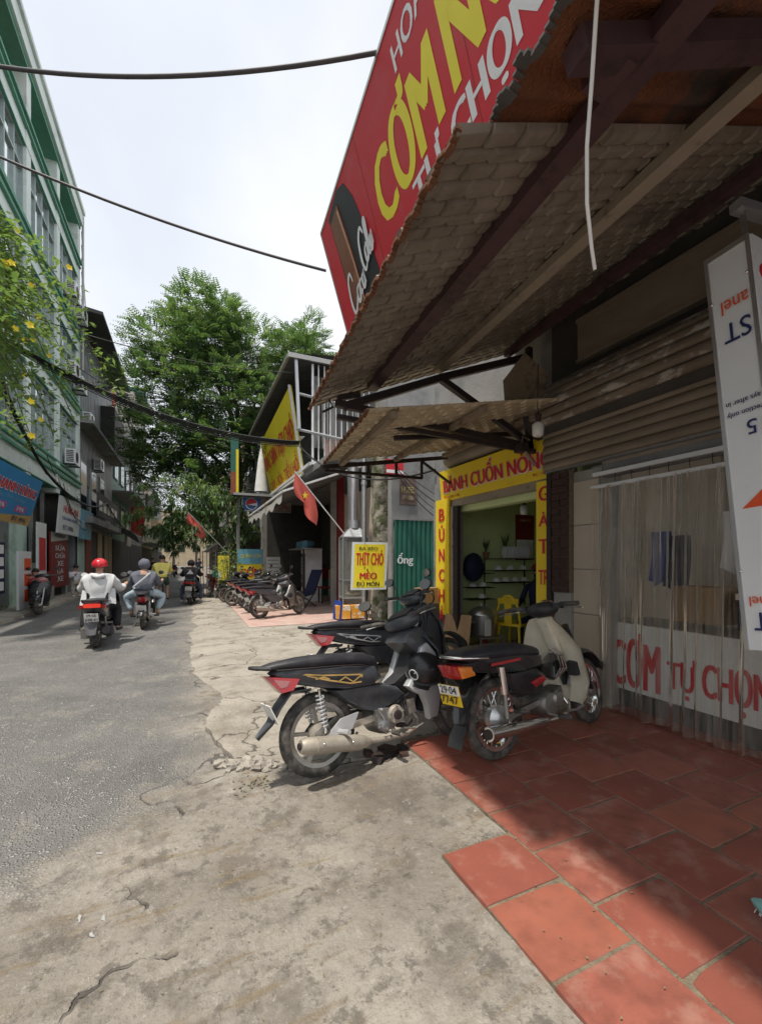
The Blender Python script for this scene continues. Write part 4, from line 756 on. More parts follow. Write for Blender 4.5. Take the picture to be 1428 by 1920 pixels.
# flags
def flag(name, label, base, tip, hang, wd, ht, star=True, amp=.05):
    t = thing(name, label, 'flag', base); b, e = V(base), V(tip); d = e-b
    MB().tube([(0, 0, 0), d], .014, 8).build('pole', K['ceramic'], t, 40)
    p0 = d*(1-hang); ln = d*hang; cl = MB()
    def f(u, v): p = p0+ln*u; return p+V((.06*math.sin(v*4+u*3)*v+amp*math.sin(u*9+v*2)*v, amp*math.sin(u*11+v*3)*v, -ht*v*(1-.25*u)-.02*math.sin(u*9)*v))+V((wd*v*.12, 0, 0))
    cl.grid(f, 18, 18).build('cloth', K['flag_red'], t, 70)
    if star:
        s = []; c = f(.5, .45)
        for i in range(10): r_ = .10 if i % 2 == 0 else .042; a = R(90+36*i); s.append(V((math.cos(a)*r_*.8, -.03, math.sin(a)*r_))+c)
        MB().add(s+[c+V((0, -.032, 0))], [(i, (i+1) % 10, 10) for i in range(10)]).build('star', K['petal'], t)
    return t
flag('red_flag', 'faded red flag with yellow star drooping from a pole on the cabinet', (3.62, 10.1, 2.05), (2.18, 9.62, 3.50), .36, .3, .66)
flag('red_flag', 'plain red flag on a thin pole in front of the mango tree', (1.45, 18.3, 1.75), (-.05, 18.0, 3.35), .34, .3, .5, False, .12)
# ================================================================ eatery with big yellow sign
ea = thing('eatery_building', 'two storey eatery with railed balcony and tin roof beyond the alley', 'building', (4.4, 16, 0))
def e_(m): return m.xf(MX.Translation((-4.4, -16, 0)))
e_(MB().bb((6.4, 11.0, 0), (6.6, 22, 4.4))).build('inner_wall', K['dark_wall'], ea)
e_(MB().bb((3.5, 11.2, 4.25), (8.5, 22, 4.45))).build('floor_slab', K['plaster_grey'], ea)
e_(MB().bb((3.45, 12.9, 4.46), (5.6, 13.05, 4.56)).bb((3.4, 13.05, 4.46), (3.5, 22, 4.56))).build('balcony_edge', K['ceramic'], ea)
e_(MB().bb((5.2, 13.2, 4.45), (8.5, 22, 7.6))).build('upper_room', K['plaster_grey'], ea)
e_(MB().bb((5.6, 11.0, 0), (8.5, 13.2, 7.2))).build('side_house', K['plaster'], ea)
e_(MB().bb((4.75, 11.0, 0.03), (5.6, 13.2, 3.6))).build('wall_pier', K['beige_wall'], ea)
e_(MB().bb((4.3, 12.9, .03), (4.5, 13.1, 4.25))).build('red_post', K['dark_red'], ea); e_(MB().bb((4.1, 12.98, .03), (4.28, 13.08, 4.25))).build('post', K['plaster'], ea)
e_(MB().bb((4.52, 12.94, .03), (4.75, 13.0, 3.6))).build('cream_panel', K['beige_tile'], ea)
rf = MB()
for i in range(60):
    y = 12.8+.16*i; rf.add([(2.75, y, 7.72+.03*(i % 2)), (2.75, y+.16, 7.72+.03*((i+1) % 2)), (7.5, y+.16, 8.35+.03*((i+1) % 2)), (7.5, y, 8.35+.03*(i % 2))], [(0, 1, 2, 3)])
e_(rf).build('tin_roof', K['roof_dark'], ea)
e_(MB().bb((2.7, 12.78, 7.60), (5.6, 12.86, 7.74)).bb((2.68, 12.86, 7.60), (2.76, 22, 7.72))).build('roof_gutter', K['dull_metal'], ea)
for i in range(11): e_(MB().bar((3.5+.19*i, 13.0, 4.56), (3.5+.19*i, 13.0, 7.6), .03 if i else .06)).build('baluster', K['ceramic'], ea)
for z in (5.45, 6.55): e_(MB().tube([(3.0, 12.95, z+.05), (5.6, 12.95, z-.2)], .045, 8)).build('rail', K['galv'], ea)
e_(MB().bar((2.95, 12.9, 7.7), (3.05, 12.9, 5.5), .09)).build('corner_post', K['galv'], ea)
e_(MB().bb((3.9, 13.1, 4.6), (4.6, 13.14, 5.35))).build('red_board', K['pale_brick'], ea)
for i in range(6): e_(MB().grid(lambda u, v: (3.6+.28*i+.25*u, 13.35+.03*math.sin(u*9), 5.1+2.3*v), 6, 2)).build('hanging_sheet', K[['plaster', 'dull_metal', 'awning', 'plaster_grey'][i % 4]], ea)
e_(MB().bb((3.5, 21.4, 0.03), (6.4, 21.6, 4.25))).build('end_wall', K['dark_wall'], ea); e_(MB().bb((6.2, 13.2, .03), (6.38, 21.4, 4.2))).build('back_panel', K['dark_wall'], ea)
for i in range(9):
    o = MB().bb((-.3, -.3, 0), (.3, .3, rnd(.5, 1.5))).build('stacked_goods', K[['cardboard', 'navy', 'dull_metal', 'ply', 'green_sheet', 'dark_red', 'roof_dark', 'plaster', 'wood'][i]]); o.location = (5.3+.25*(i % 2), 14.4+.75*i, .03); tag(o, ['brown', 'navy', 'metal', 'plywood', 'green', 'dark red', 'black', 'grey', 'wooden'][i]+' pile of goods at the back of the eatery', 'goods')
# awning
aw2 = thing('awning', 'long dirty canvas awning sloping out from the eatery front', 'awning', (3.2, 14, 3.6))
def af(u, v): y = lerp(10.9, 17.6, v); x = lerp(4.3, 2.15, u); z = lerp(4.05, 3.2, u)-.08*math.sin(v*math.pi)*u+.03*math.sin(v*20)*u; return (x-3.2, y-14, z-3.6)
MB().grid(af, 10, 40).build('canvas', K['awning_dark'], aw2, 60)
def av(u, v): y = lerp(10.9, 17.6, v); return (2.15-3.2-.02*u, y-14, 3.2-3.6-.08*math.sin(v*math.pi)+.03*math.sin(v*20)-.22*u*(1+.25*math.sin(v*40)))
MB().grid(av, 2, 60).build('valance', K['awning'], aw2, 60)
MB().bar((1.1, -3.12, .47), (-1.05, -3.12, -.36), .09, .05).build('edge_bar', K['canvas_white'], aw2)
MB().bar((-1.05, -3.1, -.37), (-1.05, 3.6, -.37), .05).build('front_bar', K['canvas_white'], aw2)
# big yellow sign
o0 = V((2.93, 20, 6.73)); o1 = V((3.0, 14, 7.24)); o2 = V((3.45, 14, 4.34)); o3 = V((3.48, 20, 4.45))
ys_ = thing('eatery_sign', 'huge slanted yellow banner sign with red lettering on the balcony', 'sign', o3)
MB().add([o3-o3, o2-o3, o1-o3, o0-o3]+[p-o3+V((.06, 0, 0)) for p in (o3, o2, o1, o0)], [(0, 1, 2, 3), (7, 6, 5, 4), (0, 4, 5, 1), (1, 5, 6, 2), (2, 6, 7, 3), (3, 7, 4, 0)]).build('panel', K['sign_yellow'], ys_)
for a, b in ((o3, o2), (o2, o1)): MB().bar(a-o3-V((.02, 0, 0)), b-o3-V((.02, 0, 0)), .07).build('rim', K['canvas_white'], ys_)
nsg = (o2-o3).cross(o0-o3).normalized(); nsg = nsg if nsg.x < 0 else -nsg
def ytx(s, s0, t0, w_, h_, m, bold=.03):          # lettering laid on the slightly twisted panel, s along it and t up it
    o = text(s, K[m], ys_, (s0, t0, 0), (1, 0, 0), (0, 1, 0), w_, h_, bold, .01, lift=.0)
    for v in o.data.vertices: p, q, z = v.co; v.co = (o3.lerp(o2, p)).lerp(o0.lerp(o1, p), q)-o3+nsg*(.025+z)
ytx('ĐẶC SẢN THỊT CHÓ', .03, .38, .92, .40, 'txt_red', .06); ytx('CẦY - SÓI - TIỂU HỔ', .06, .07, .89, .24, 'txt_red', .045); ytx('BA BÉO', .04, .80, .2, .09, 'txt_black', .02); ytx('ĐT: 0912', .2, .02, .3, .035, 'txt_black', .01)
# drinks sign
t, tx = board('drink_sign', 'drinks sign with blue panel and round red white and blue emblem', 'sign', (1.95, 18.0, 3.50), (1, 0, 0), (0, 0, 1), 1.95, .55, 'ply', .08, None, 'dull_metal')
MB().bb((.02, -.006, .02), (.72, -.001, .53)).build('blue_field', K['pepsi_blue'], t)
def half(a0, a1, m, nm, rr=.22): MB().add([(.36+rr*math.cos(R(a0+(a1-a0)*i/12)), -.010, .28+rr*math.sin(R(a0+(a1-a0)*i/12))) for i in range(13)], [tuple(range(13))]).build(nm, K[m], t)
MB().lathe([(.0001, -.0085), (.235, -.0085), (.235, -.006)], 24, (.36, 0, .28), 'y').build('emblem_disc', K['txt_white'], t); half(15, 195, 'txt_red', 'emblem_red'); half(190, 340, 'pepsi_blue', 'emblem_blue', .2)
tx('TRÀ ĐÁ', .85, .14, .95, .24, 'dark_red', .05)
t = thing('tin_shade', 'flat dark tin shade above the drinks sign', 'shade', (2.7, 17.8, 4.1)); MB().box((0, 0, 0), (2.3, .9, .04)).build('sheet', K['roof_dark'], t); MB().bar((-.9, .3, 0), (-.9, .3, -4.05), .12).build('post', K['plaster_grey'], t); MB().box((0, -.45, -.03), (2.3, .03, .09)).build('edge', K['dull_metal'], t)
t, tx = board('narrow_banner', 'narrow upright green and yellow banner board above the tin shade', 'banner', (1.5, 17.9, 4.12), (1, 0, 0), (.0, 0, 1), .30, 2.3, 'green_sheet', .04); MB().bb((.2, -.006, 0), (.3, -.001, 1.8)).build('yellow_edge', K['sign_yellow'], t); MB().bb((0, -.006, 0), (.2, -.001, .9)).build('brown_part', K['brickred'], t)
o = thing('folded_parasol', 'folded white parasol standing on the tin shade beside the yellow sign', 'parasol', (2.63, 17.6, 4.12)); MB().lathe([(.26, .12), (.22, .5), (.12, 1.4), (.05, 1.75), (.02, 1.9)], 12).build('canopy', K['canvas_white'], o, 60); MB().tube([(0, 0, 0), (0, 0, 2.0)], .03, 8).build('pole', K['galv'], o)
# shop contents under the awning
t, tx = board('menu_board', 'blue and yellow rice menu board under the awning', 'sign', (1.75, 17.9, .72), (1, 0, 0), (0, 0, 1), 1.0, 1.22, 'sign_yellow', .04); MB().bb((0, -.008, .62), (1.0, -.001, 1.22)).build('blue_field', K['sign_cyan'], t); tx('QUÁN CƠM', .12, .85, .8, .2, 'sign_yellow', .02, lift=.009); tx('CƠM', .08, .1, .85, .40, 'txt_red', .05)
t, tx = board('notice_sheet', 'white printed notice sheet on a dark stand under the awning', 'notice', (2.85, 17.7, .9), (1, 0, 0), (0, 0, 1), .55, .72, 'white_panel', .02); 
for i in range(4): MB().bb((.06, -.003, .12+.15*i), (.49, -.001, .16+.15*i)).build('text_line', K['dull_metal'], t)
MB().bar((.27, .03, -.9), (.27, .03, 0), .05).build('post', K['steel_dark'], t)
t, tx = board('yellow_notice', 'small yellow and white notice board on a post beside the mango tree', 'sign', (1.02, 17.8, .72), (.98, -.1, 0), (0, 0, 1), .42, .95, 'sign_yellow', .03); MB().bb((.02, -.012, .02), (.40, -.004, .32)).build('white_field', K['white_panel'], t); tx('PHỞ', .1, .7, .22, .1, 'txt_black', .02); MB().bar((.2, .05, -.75), (.2, .05, .1), .05).build('post', K['steel_dark'], t)
t = thing('drink_fridge', 'white upright drinks fridge in the eatery', 'fridge', (4.0, 15.0, .03)); MB().bb((-.3, -.3, 0), (.3, .3, 1.85)).build('cabinet', K['ceramic'], t); MB().bb((-.31, -.28, .15), (-.302, .28, 1.7)).build('glass_door', K['glass_dark'], t)
for i in range(5):
    o = MB().lathe([(.001, 0), (.13, 0), (.13, .33), (.05, .42), (.04, .46), (.001, .46)], 14, ax='x').build('water_bottle', K['bottle_blue'], None, 50); o.location = (3.55+.0*i, 15.35-.3*i, 2.03); o.rotation_euler.z = R(8*i); tag(o, 'blue water cooler bottle lying on a shelf in the eatery', 'bottle', 'water bottles on the eatery shelf')
t = thing('eatery_shelf', 'dark shelf unit carrying blue water bottles in the eatery', 'shelf', (3.7, 14.8, .03)); MB().bb((-.35, -1, 1.83), (.35, 1, 1.87)).build('board', K['dull_metal'], t)
for y in (-.95, .95): MB().bb((-.3, y-.03, 0), (-.25, y+.03, 1.83)).build('leg', K['steel_dark'], t)
for i, (x, y, m) in enumerate(((2.3, 17.3, 'cardboard'), (4.4, 14.2, 'dark_red'), (3.2, 16.8, 'wood'))):
    t = thing('low_table', ['low cardboard coloured table', 'dark red low table', 'small wooden table'][i]+' in the shade of the eatery', 'table', (x, y, .03)); MB().bb((-.35, -.25, .5), (.35, .25, .56)).build('top', K[m], t)
    for a in (-1, 1):
        for b in (-1, 1): MB().bar((a*.3, b*.2, 0), (a*.3, b*.2, .5), .04).build('leg', K['steel_dark'], t)
t = thing('lounge_chair', 'navy reclining chair tilted back in the eatery doorway', 'chair', (3.3, 13.2, .03), R(30)); MB().bar((-.25, 0, .35), (.2, 0, .42), .45, .04).build('seat', K['navy'], t); MB().bar((.2, 0, .4), (.55, 0, 1.15), .45, .04).build('backrest', K['navy'], t)
for y in (-.22, .22): MB().bar((-.25, y, .34), (.3, y, 0), .025).build('leg', K['steel_dark'], t); MB().bar((.3, y, .55), (-.2, y, 0), .025).build('leg', K['steel_dark'], t)
o = MB().lathe([(.09, 0), (.09, .42), (.06, .48), (.03, .5)], 14).build('gas_canister', K['dark_red'], None, 40); o.location = (4.3, 12.7, .03); tag(o, 'small dark red canister standing at the eatery door post', 'canister')
# far right houses behind the trees
for i, (y0, y1, h, m) in enumerate(((22.5, 30, 9, 'plaster'), (30.2, 42, 12, 'plaster_tan'), (42.3, 60, 10, 'plaster_grey'), (60.3, 85, 13, 'plaster_tan'))):
    t = thing('street_house', ['grey plaster house behind the big tree', 'tan house behind the big tree', 'dull grey house far along the street', 'tan block at the far end of the street'][i], 'house', (3.4, (y0+y1)/2, 0)); L2 = (y1-y0)/2
    MB().bb((0, -L2, 0), (6, L2, h)).build('wall', K[m], t)
    for z in range(1, int(h/3)):
        for j in range(int(L2)): MB().bb((-.05, -L2+.6+2*j, z*3+.8), (-.002, -L2+1.7+2*j, z*3+2.3)).build('window', K['glass_dark'], t)
    MB().bb((-1.2, -L2+.2, 2.9), (0, L2-.2, 3.0)).build('shop_awning', K['awning_dark'], t); MB().bb((-.06, -L2+.3, .05), (-.002, L2-.3, 2.7)).build('shop_front', K['dark_wall'], t)
# ================================================================ left side of the street
GX = -4.5
gb = thing('green_building', 'tall mint green building with green cornices and large glazed bays', 'building', (GX, 16.3, 0))
YS = [13.05, 16.3, 19.55, 22.8]; FZ = [4.7, 8.0, 11.25, 14.5]
def g_(m): return m.xf(MX.Translation((-GX, -16.3, 0)))
g_(MB().bb((GX-8, 13.05, 0), (GX-.62, 22.8, 17.0))).build('wall', K['mint'], gb)
for y in YS: g_(MB().bb((GX-.6, y-.20, 4.0), (GX+.03, y+.20, 16.6))).build('pilaster', K['mint_light'], gb)
for i, z in enumerate(FZ):
    g_(MB().bb((GX-.6, 13.05, z-.50), (GX-.0, 22.8, z-.02))).build('spandrel', K['mint_light'], gb)
    for zz, d, hh, m in ((z-.02, .10, .07, 'green_trim'), (z+.055, .07, .10, 'mint'), (z+.16, .15, .08, 'green_trim'), (z-.54, .03, .035, 'green_trim')):
        g_(MB().bb((GX-.6, 13.05, zz), (GX+d, 22.85+d*.3, zz+hh))).build('cornice', K[m], gb)
    if i < 3:
        g_(MB().bb((GX-.55, 13.05, z+.26), (GX-.04, 22.8, z+.47))).build('sill_wall', K['mint_light'], gb)
        g_(MB().bb((GX-.6, 13.05, z+.475), (GX+.05, 22.82, z+.525))).build('sill', K['green_trim'], gb)
g_(MB().bb((GX-.6, 13.05, 14.8), (GX-.35, 22.8, 16.7))).build('top_wall', K['mint'], gb)
g_(MB().bb((GX-.5, 13.05, 16.45), (GX+.16, 22.95, 16.95)).bb((GX-.5, 13.05, 16.96), (GX+.24, 22.98, 17.12))).build('roof_edge', K['mint_light'], gb); g_(MB().bb((GX-.5, 13.05, 16.28), (GX+.08, 22.9, 16.44))).build('roof_trim', K['green_trim'], gb)
fr = MB(); W = 2.84; Hw = 2.2
for i in range(5): fr.box((0, -W/2+W*i/4, Hw/2), (.09, .07, Hw))
fr.box((0, 0, Hw*.66), (.09, W, .06)).box((0, 0, 0.03), (.09, W, .06)).box((0, 0, Hw-.03), (.09, W, .06))
frm = fr.mesh('window', K['frame']); pn1 = MB().box((0, 0, 0), (.012, W/4-.075, Hw*.62)).mesh('pane', K['glass_blue']); pn2 = MB().box((0, 0, 0), (.012, W/4-.075, Hw*.28)).mesh('pane', K['glass_blue'])
for fi in range(3):
    for b in range(3):
        yc = (YS[b]+YS[b+1])/2-16.3; z0 = FZ[fi]+.53; o = inst(frm, 'window', gb, (-.10, yc, z0))
        for i in range(4):
            for pm_, zz in ((pn1, Hw*.33), (pn2, Hw*.825)): inst(pm_, 'pane', o, (-.03, -W/2+W*(i+.5)/4, zz), (0, 0, rnd(-.02, .02)))
for b in range(3): g_(MB().bb((GX-.34, YS[b]+.3, 14.95), (GX-.30, YS[b+1]-.3, 16.1))).build('top_louvre', K['dull_metal' if b != 0 else 'brickred'], gb)
# ground floor openings of the green building
g_(MB().bb((GX-.6, 13.05, 0), (GX-.45, 22.8, 4.2))).build('ground_wall', K['dark_wall'], gb)
for y0, y1, m in ((13.2, 14.6, 'green_sheet'), (14.9, 16.0, 'grey_cladding'), (16.1, 17.6, 'mint'), (22.0, 22.7, 'mint')): g_(MB().bb((GX-.44, y0, .08), (GX-.38, y1, 3.1))).build('shutter_panel', K[m], gb)
for y in (13.1, 14.75, 17.7, 18.9, 21.9): g_(MB().bar((GX-.3, y, .08), (GX-.3, y, 4.0), .10)).build('door_post', K['plaster_grey'], gb)
def left_board(label, name, y0, y1, xt, xb, zt, zb, m, **q): # facing the street, text reads from near to far
    o = V((xb, y0, zb)); up_ = V((xt-xb, 0, zt-zb)); return board(name, label, 'sign', o, (0, 1, 0), up_, y1-y0, up_.length, m, .06, None, q.get('rim'))
t, tx = left_board('large blue shop sign with red and white lettering and a yellow foot', 'shop_sign', 10.4, 15.05, -3.8, -4.15, 3.72, 2.45, 'sign_blue')
MB().add([V((0, a, 0))+V((.35, 0, 1.27)).normalized()*b+V((.006, 0, 0)) for a, b in ((0, 0), (4.65, 0), (4.65, .30), (3.2, .22), (1.6, .30), (0, .20))], [tuple(range(3))]).build('yellow_foot', K['gold'], t)
tx('Ô TÔ THANH HÙNG', .35, .74, 4.1, .34, 'txt_white', .08, lift=.007); tx('Ô TÔ THANH HÙNG', .38, .76, 4.04, .30, 'txt_red', .045, lift=.012); tx('Sửa chữa - Bảo dưỡng', 1.4, .54, 2.4, .14, 'sign_cyan', .01); 
for a in (.5, 2.0, 3.3): tx('o', a, .30, .75, .18, 'pink', .16); tx('0 976', a+.1, .34, .5, .10, 'txt_white', .02, lift=.012)
tx('ĐT: 0936', 3.3, .07, 1.0, .12, 'txt_navy', .01, lift=.012)
t, tx = left_board('white shop sign with red and blue lettering beyond the blue sign', 'shop_sign', 18.9, 22.1, -4.25, -4.35, 3.85, 2.5, 'white_panel')
tx('HÙNG MAI', .5, .8, 2.3, .34, 'txt_red', .04); tx('CỬA HÀNG XE MÁY', .4, .52, 2.4, .17, 'pepsi_blue', .02); tx('ĐT 0986', .6, .14, 1.6, .2, 'txt_navy', .01)
t, tx = left_board('pale blue printed shop sign next to the white sign', 'shop_sign', 22.15, 24.6, -4.25, -4.35, 3.75, 2.45, 'sign_cyan'); tx('MAI LINH', .3, .5, 1.6, .3, 'txt_white', .02)
t, tx = left_board('tall dark red repair shop banner with white vertical lettering', 'shop_banner', 19.2, 21.7, -4.62, -4.62, 2.55, .45, 'dark_red')
MB().add([V((.004, 0, 1.72)), V((.004, 2.5, 1.9)), V((.004, 2.5, 2.1)), V((.004, 0, 2.1))], [(0, 1, 2, 3)]).build('white_header', K['white_panel'], t)
tx('HONDA', .5, 1.92, 1.4, .14, 'txt_black', .02, lift=.01)
for i, s_ in enumerate(('SỬA', 'CHỮA', 'XE', 'GA', 'XE')): tx(s_, .55 if len(s_) > 2 else .8, 1.42-.30*i, 1.4 if len(s_) > 2 else .9, .20 if i > 1 else .25, 'txt_white', .02)
t, tx = left_board('white roadside board with red panels standing by the scooter', 'shop_banner', 14.9, 15.9, -4.3, -4.3, 1.75, .1, 'white_panel')
for z in (.2, .65, 1.1): MB().bb((.002, .4, z), (.008, .95, z+.35)).build('red_panel', K['orange_red'], t)
t, tx = left_board('dark blue price board with white squares by the green sheet', 'shop_banner', 12.2, 13.9, -4.3, -4.3, 1.95, .65, 'navy')
for i in range(4):
    for j in range(4): MB().bb((.002, .1+.4*i, .08+.31*j), (.008, .4+.4*i, .30+.31*j)).build('white_square', K['ceramic'], t)
t, tx = left_board('narrow white and red hanging banner between the shops', 'shop_banner', 17.3, 18.2, -4.5, -4.5, 2.75, .85, 'white_panel'); MB().bb((.002, .1, .3), (.008, .8, 1.4)).build('red_panel', K['txt_red'], t)
# clutter in the repair shop
for i in range(7):
    o = MB().bb((-.25, -.35, 0), (.25, .35, .28+.1*(i % 3))).build('goods_box', K[['cardboard', 'navy', 'plaster', 'ceramic', 'wood', 'dark_red', 'dull_metal'][i]]); o.location = (-4.78, 17.9+.5*(i % 3), .08+.52*(i//3)); tag(o, ['brown', 'navy', 'grey', 'white', 'wooden', 'dark red', 'metal'][i]+' goods box stacked in the repair shop entrance', 'box')
# low house at the left edge
lh = thing('low_house', 'low grey house with dark shutters next to the mint building', 'house', (GX, 8, 0)); MB().bb((-6, -7, 0), (-1.3, 5.0, 6.7)).build('wall', K['plaster'], lh); MB().bb((-6.2, -7, 6.7), (-1.1, 5.0, 6.85)).build('roof', K['roof_dark'], lh)
for i in range(3): MB().bb((-1.29, -6+3.6*i, .08), (-1.24, -3.2+3.6*i, 2.9)).build('shutter', K['grey_cladding'], lh)
# next buildings
def side_house(name, label, y0, y1, h, m, wins=True, x=GX, fh=3.2, wm='glass_dark'):
    t = thing(name, label, 'building', (x, (y0+y1)/2, 0)); L_ = (y1-y0)/2
    MB().bb((-7, -L_+.01, 0), (-.2, L_-.01, h)).build('wall', K[m], t)
    MB().bb((-.21, -L_+.3, .08), (-.16, L_-.3, 2.9)).build('shop_front', K['dark_wall'], t)
    nfl = int((h-3)/fh)
    if wins:
        for f in range(nfl):
            n = max(1, int(L_*2/2.6))
            for j in range(n):
                y = -L_+(j+.5)*2*L_/n; o = MB().bb((-.2, y-.75, 3.9+f*fh), (-.12, y+.75, 5.5+f*fh)).build('window', K['frame'], t)
                for a in (-.36, .36): MB().bb((-.135, y+a-.32, 3.97+f*fh), (-.112, y+a+.32, 5.43+f*fh)).build('pane', K[wm], o)
    return t, L_
t, L_ = side_house('grey_building', 'grey metal clad building with dark jutting eaves', 23.0, 33, 13.0, 'grey_cladding', False)
for i in range(24): MB().bb((-.2, -L_+.02+.415*i, 5.2), (-.15, -L_+.40+.415*i, 12.6)).build('cladding_panel', K['grey_cladding'], t)
MB().prism([(-7, 13.6), (.9, 12.7), (.9, 12.85), (-7, 13.9)], -L_, L_, 'y').build('eaves', K['roof_dark'], t)
MB().bb((-.2, -L_, 7.7), (.55, L_, 7.85)).build('ledge', K['plaster_grey'], t); MB().bb((-.15, -L_+6, 7.85), (.55, L_, 10.4)).build('balcony_box', K['roof_dark'], t)
for y in (-3.6, -1.2, 1.2): 
    o = MB().bb((-.2, y-.7, 3.8), (-.1, y+.7, 6.2)).build('window', K['frame'], t); MB().bb((-.12, y-.6, 3.9), (-.09, y+.6, 6.1)).build('pane', K['glass_dark'], o)
MB().bb((-.18, -L_, 3.2), (.5, L_, 3.5)).build('canopy_slab', K['plaster_grey'], t)
for i, (y, m) in enumerate(((-4, 'mint'), (-2.4, 'brickred'), (-1.2, 'roof_dark'), (.6, 'plaster_tan'), (2.6, 'tan_curtain'), (4, 'plaster_tan'))): MB().bb((-.15, y-.6, .08), (-.10, y+.6, 3.0)).build('door_panel', K[m], t)
t, L_ = side_house('tube_house', 'narrow house with green corrugated upper storey', 33.2, 42, 9.6, 'green_sheet'); MB().bb((-.2, -L_, 6.0), (1.1, L_, 6.15)).build('balcony', K['plaster_grey'], t); MB().bb((-.2, -L_, 9.6), (1.2, L_, 9.75)).build('roof_edge', K['ceramic'], t)
for i in range(10): MB().bar((1.05, -L_+.9*i, 6.15), (1.05, -L_+.9*i, 7.1), .05).build('baluster', K['ceramic'], t)
MB().bar((1.05, -L_, 7.1), (1.05, L_, 7.1), .06).build('rail', K['ceramic'], t)
MB().bb((-3, -1, 14), (-1, 3, 16)).build('roof_tank', K['flag_red'], t); MB().bar((-2, 0, 9.6), (-2, 0, 14), .2).build('tank_post', K['ceramic'], t)
t, L_ = side_house('tube_house', 'tall grey house with green tin rooftop shed', 42.3, 52, 13, 'plaster_grey'); MB().bb((-6, -L_, 16), (1.0, L_, 16.4)).build('shed_roof', K['green_sheet'], t); MB().bb((-6, -L_, 13), (.2, L_, 16)).build('shed_wall', K['awning'], t); MB().bb((-.2, -L_, 6.2), (1.2, L_, 7.3)).build('balcony', K['roof_dark'], t)
t, L_ = side_house('tube_house', 'dull tan house further along the left side', 52.3, 66, 10, 'plaster_tan'); MB().bb((-.2, -L_, 3.2), (1.5, L_, 3.35)).build('awning', K['awning_dark'], t)
t, L_ = side_house('tube_house', 'tall grey house near the end of the left side', 66.3, 90, 12, 'plaster_grey'); MB().bb((-.2, -L_, 6.2), (1.0, L_, 7.0)).build('balcony', K['plaster_tan'], t)
t = thing('end_building', 'pale building closing the far end of the street', 'building', (0, 118, 0)); MB().bb((-14, 0, 0), (14, 6, 14)).build('wall', K['plaster_tan'], t)
for i in range(8):
    for j in range(3): MB().bb((-12+3.2*i, -.06, 3.5+3.3*j), (-10.6+3.2*i, -.01, 5.3+3.3*j)).build('window', K['glass_dark'], t)
for nm, lb_, y0, y1, xt, zt, zb, m in (('shop_sign', 'bright red upright sign far along the left side', 38, 38.15, -3.2, 5.6, 3.4, 'txt_red'), ('shop_sign', 'pale grey sign over a shutter far along the left side', 34, 37, -4.0, 3.4, 2.5, 'awning'), ('shop_sign', 'dark sign with white mark on the left side houses', 44, 46, -3.9, 6.2, 4.6, 'roof_dark'), ('shop_sign', 'dark lettered sign panel under the grey building ledge', 25, 31.5, -4.1, 4.9, 3.7, 'roof_dark')):
    o = MB().bb((xt-.9 if y1-y0 < 1 else xt-.05, y0, zb), (xt, y1, zt)); p_ = V((xt, (y0+y1)/2, zb)); o = o.xf(MX.Translation(-p_)).build(nm, K[m]); o.location = p_; tag(o, lb_, 'sign')
    if m == 'roof_dark':
        for i in range(5): MB().bb((.002, (y0-y1)/2+.2+i*(y1-y0)/5.4, .3), (.008, (y0-y1)/2+.2+(i+.7)*(y1-y0)/5.4, .8)).build('lettering', K['ceramic'], o)
t = thing('arched_awning', 'curved dark shop awning on the left side', 'awning', (-4.3, 33.5, 2.6)); MB().prism([(1.3*math.cos(R(a)), 1.0*math.sin(R(a))) for a in range(0, 91, 10)]+[(0, .9)], -1.6, 1.6, 'y').build('cover', K['roof_dark'], t, 40)
# air conditioners
def ac(loc, label):
    t = thing('air_conditioner', label, 'air conditioner', loc, 0, 'air conditioners on the left facades')
    MB().bb((0, -.42, 0), (.34, .42, .58)).build('casing', K['ceramic'], t)
    m_ = MB(); 
    for i in range(7): m_.bb((.05, -.43, .06+.07*i), (.29, -.421, .10+.07*i))
    m_.build('side_grille', K['roof_dark'], t)
    m_ = MB().lathe([(.02, .345), (.22, .345), (.22, .352), (.02, .352)], 18, (0, -.1, .29), 'x', True); m_.build('fan_grille', K['steel_dark'], t)
    for y in (-.3, .3): MB().bar((-.3, y, -.03), (.36, y, -.03), .04).build('bracket', K['steel_dark'], t)
for i, (y, z, nm) in enumerate(((21.0, 12.1, 'top floor'), (22.4, 11.9, 'top floor corner'), (21.0, 8.9, 'second floor'), (22.3, 8.8, 'second floor corner'), (20.9, 5.35, 'first floor'))): ac((GX+.02 if i < 10 else 0, y, z), f'white air conditioner bracketed at the {nm} of the mint building')
ac((GX-.1, 24.6, 7.95), 'white air conditioner above the ledge of the grey building'); ac((GX-.1, 27.2, 6.3), 'white air conditioner below the ledge of the grey building')
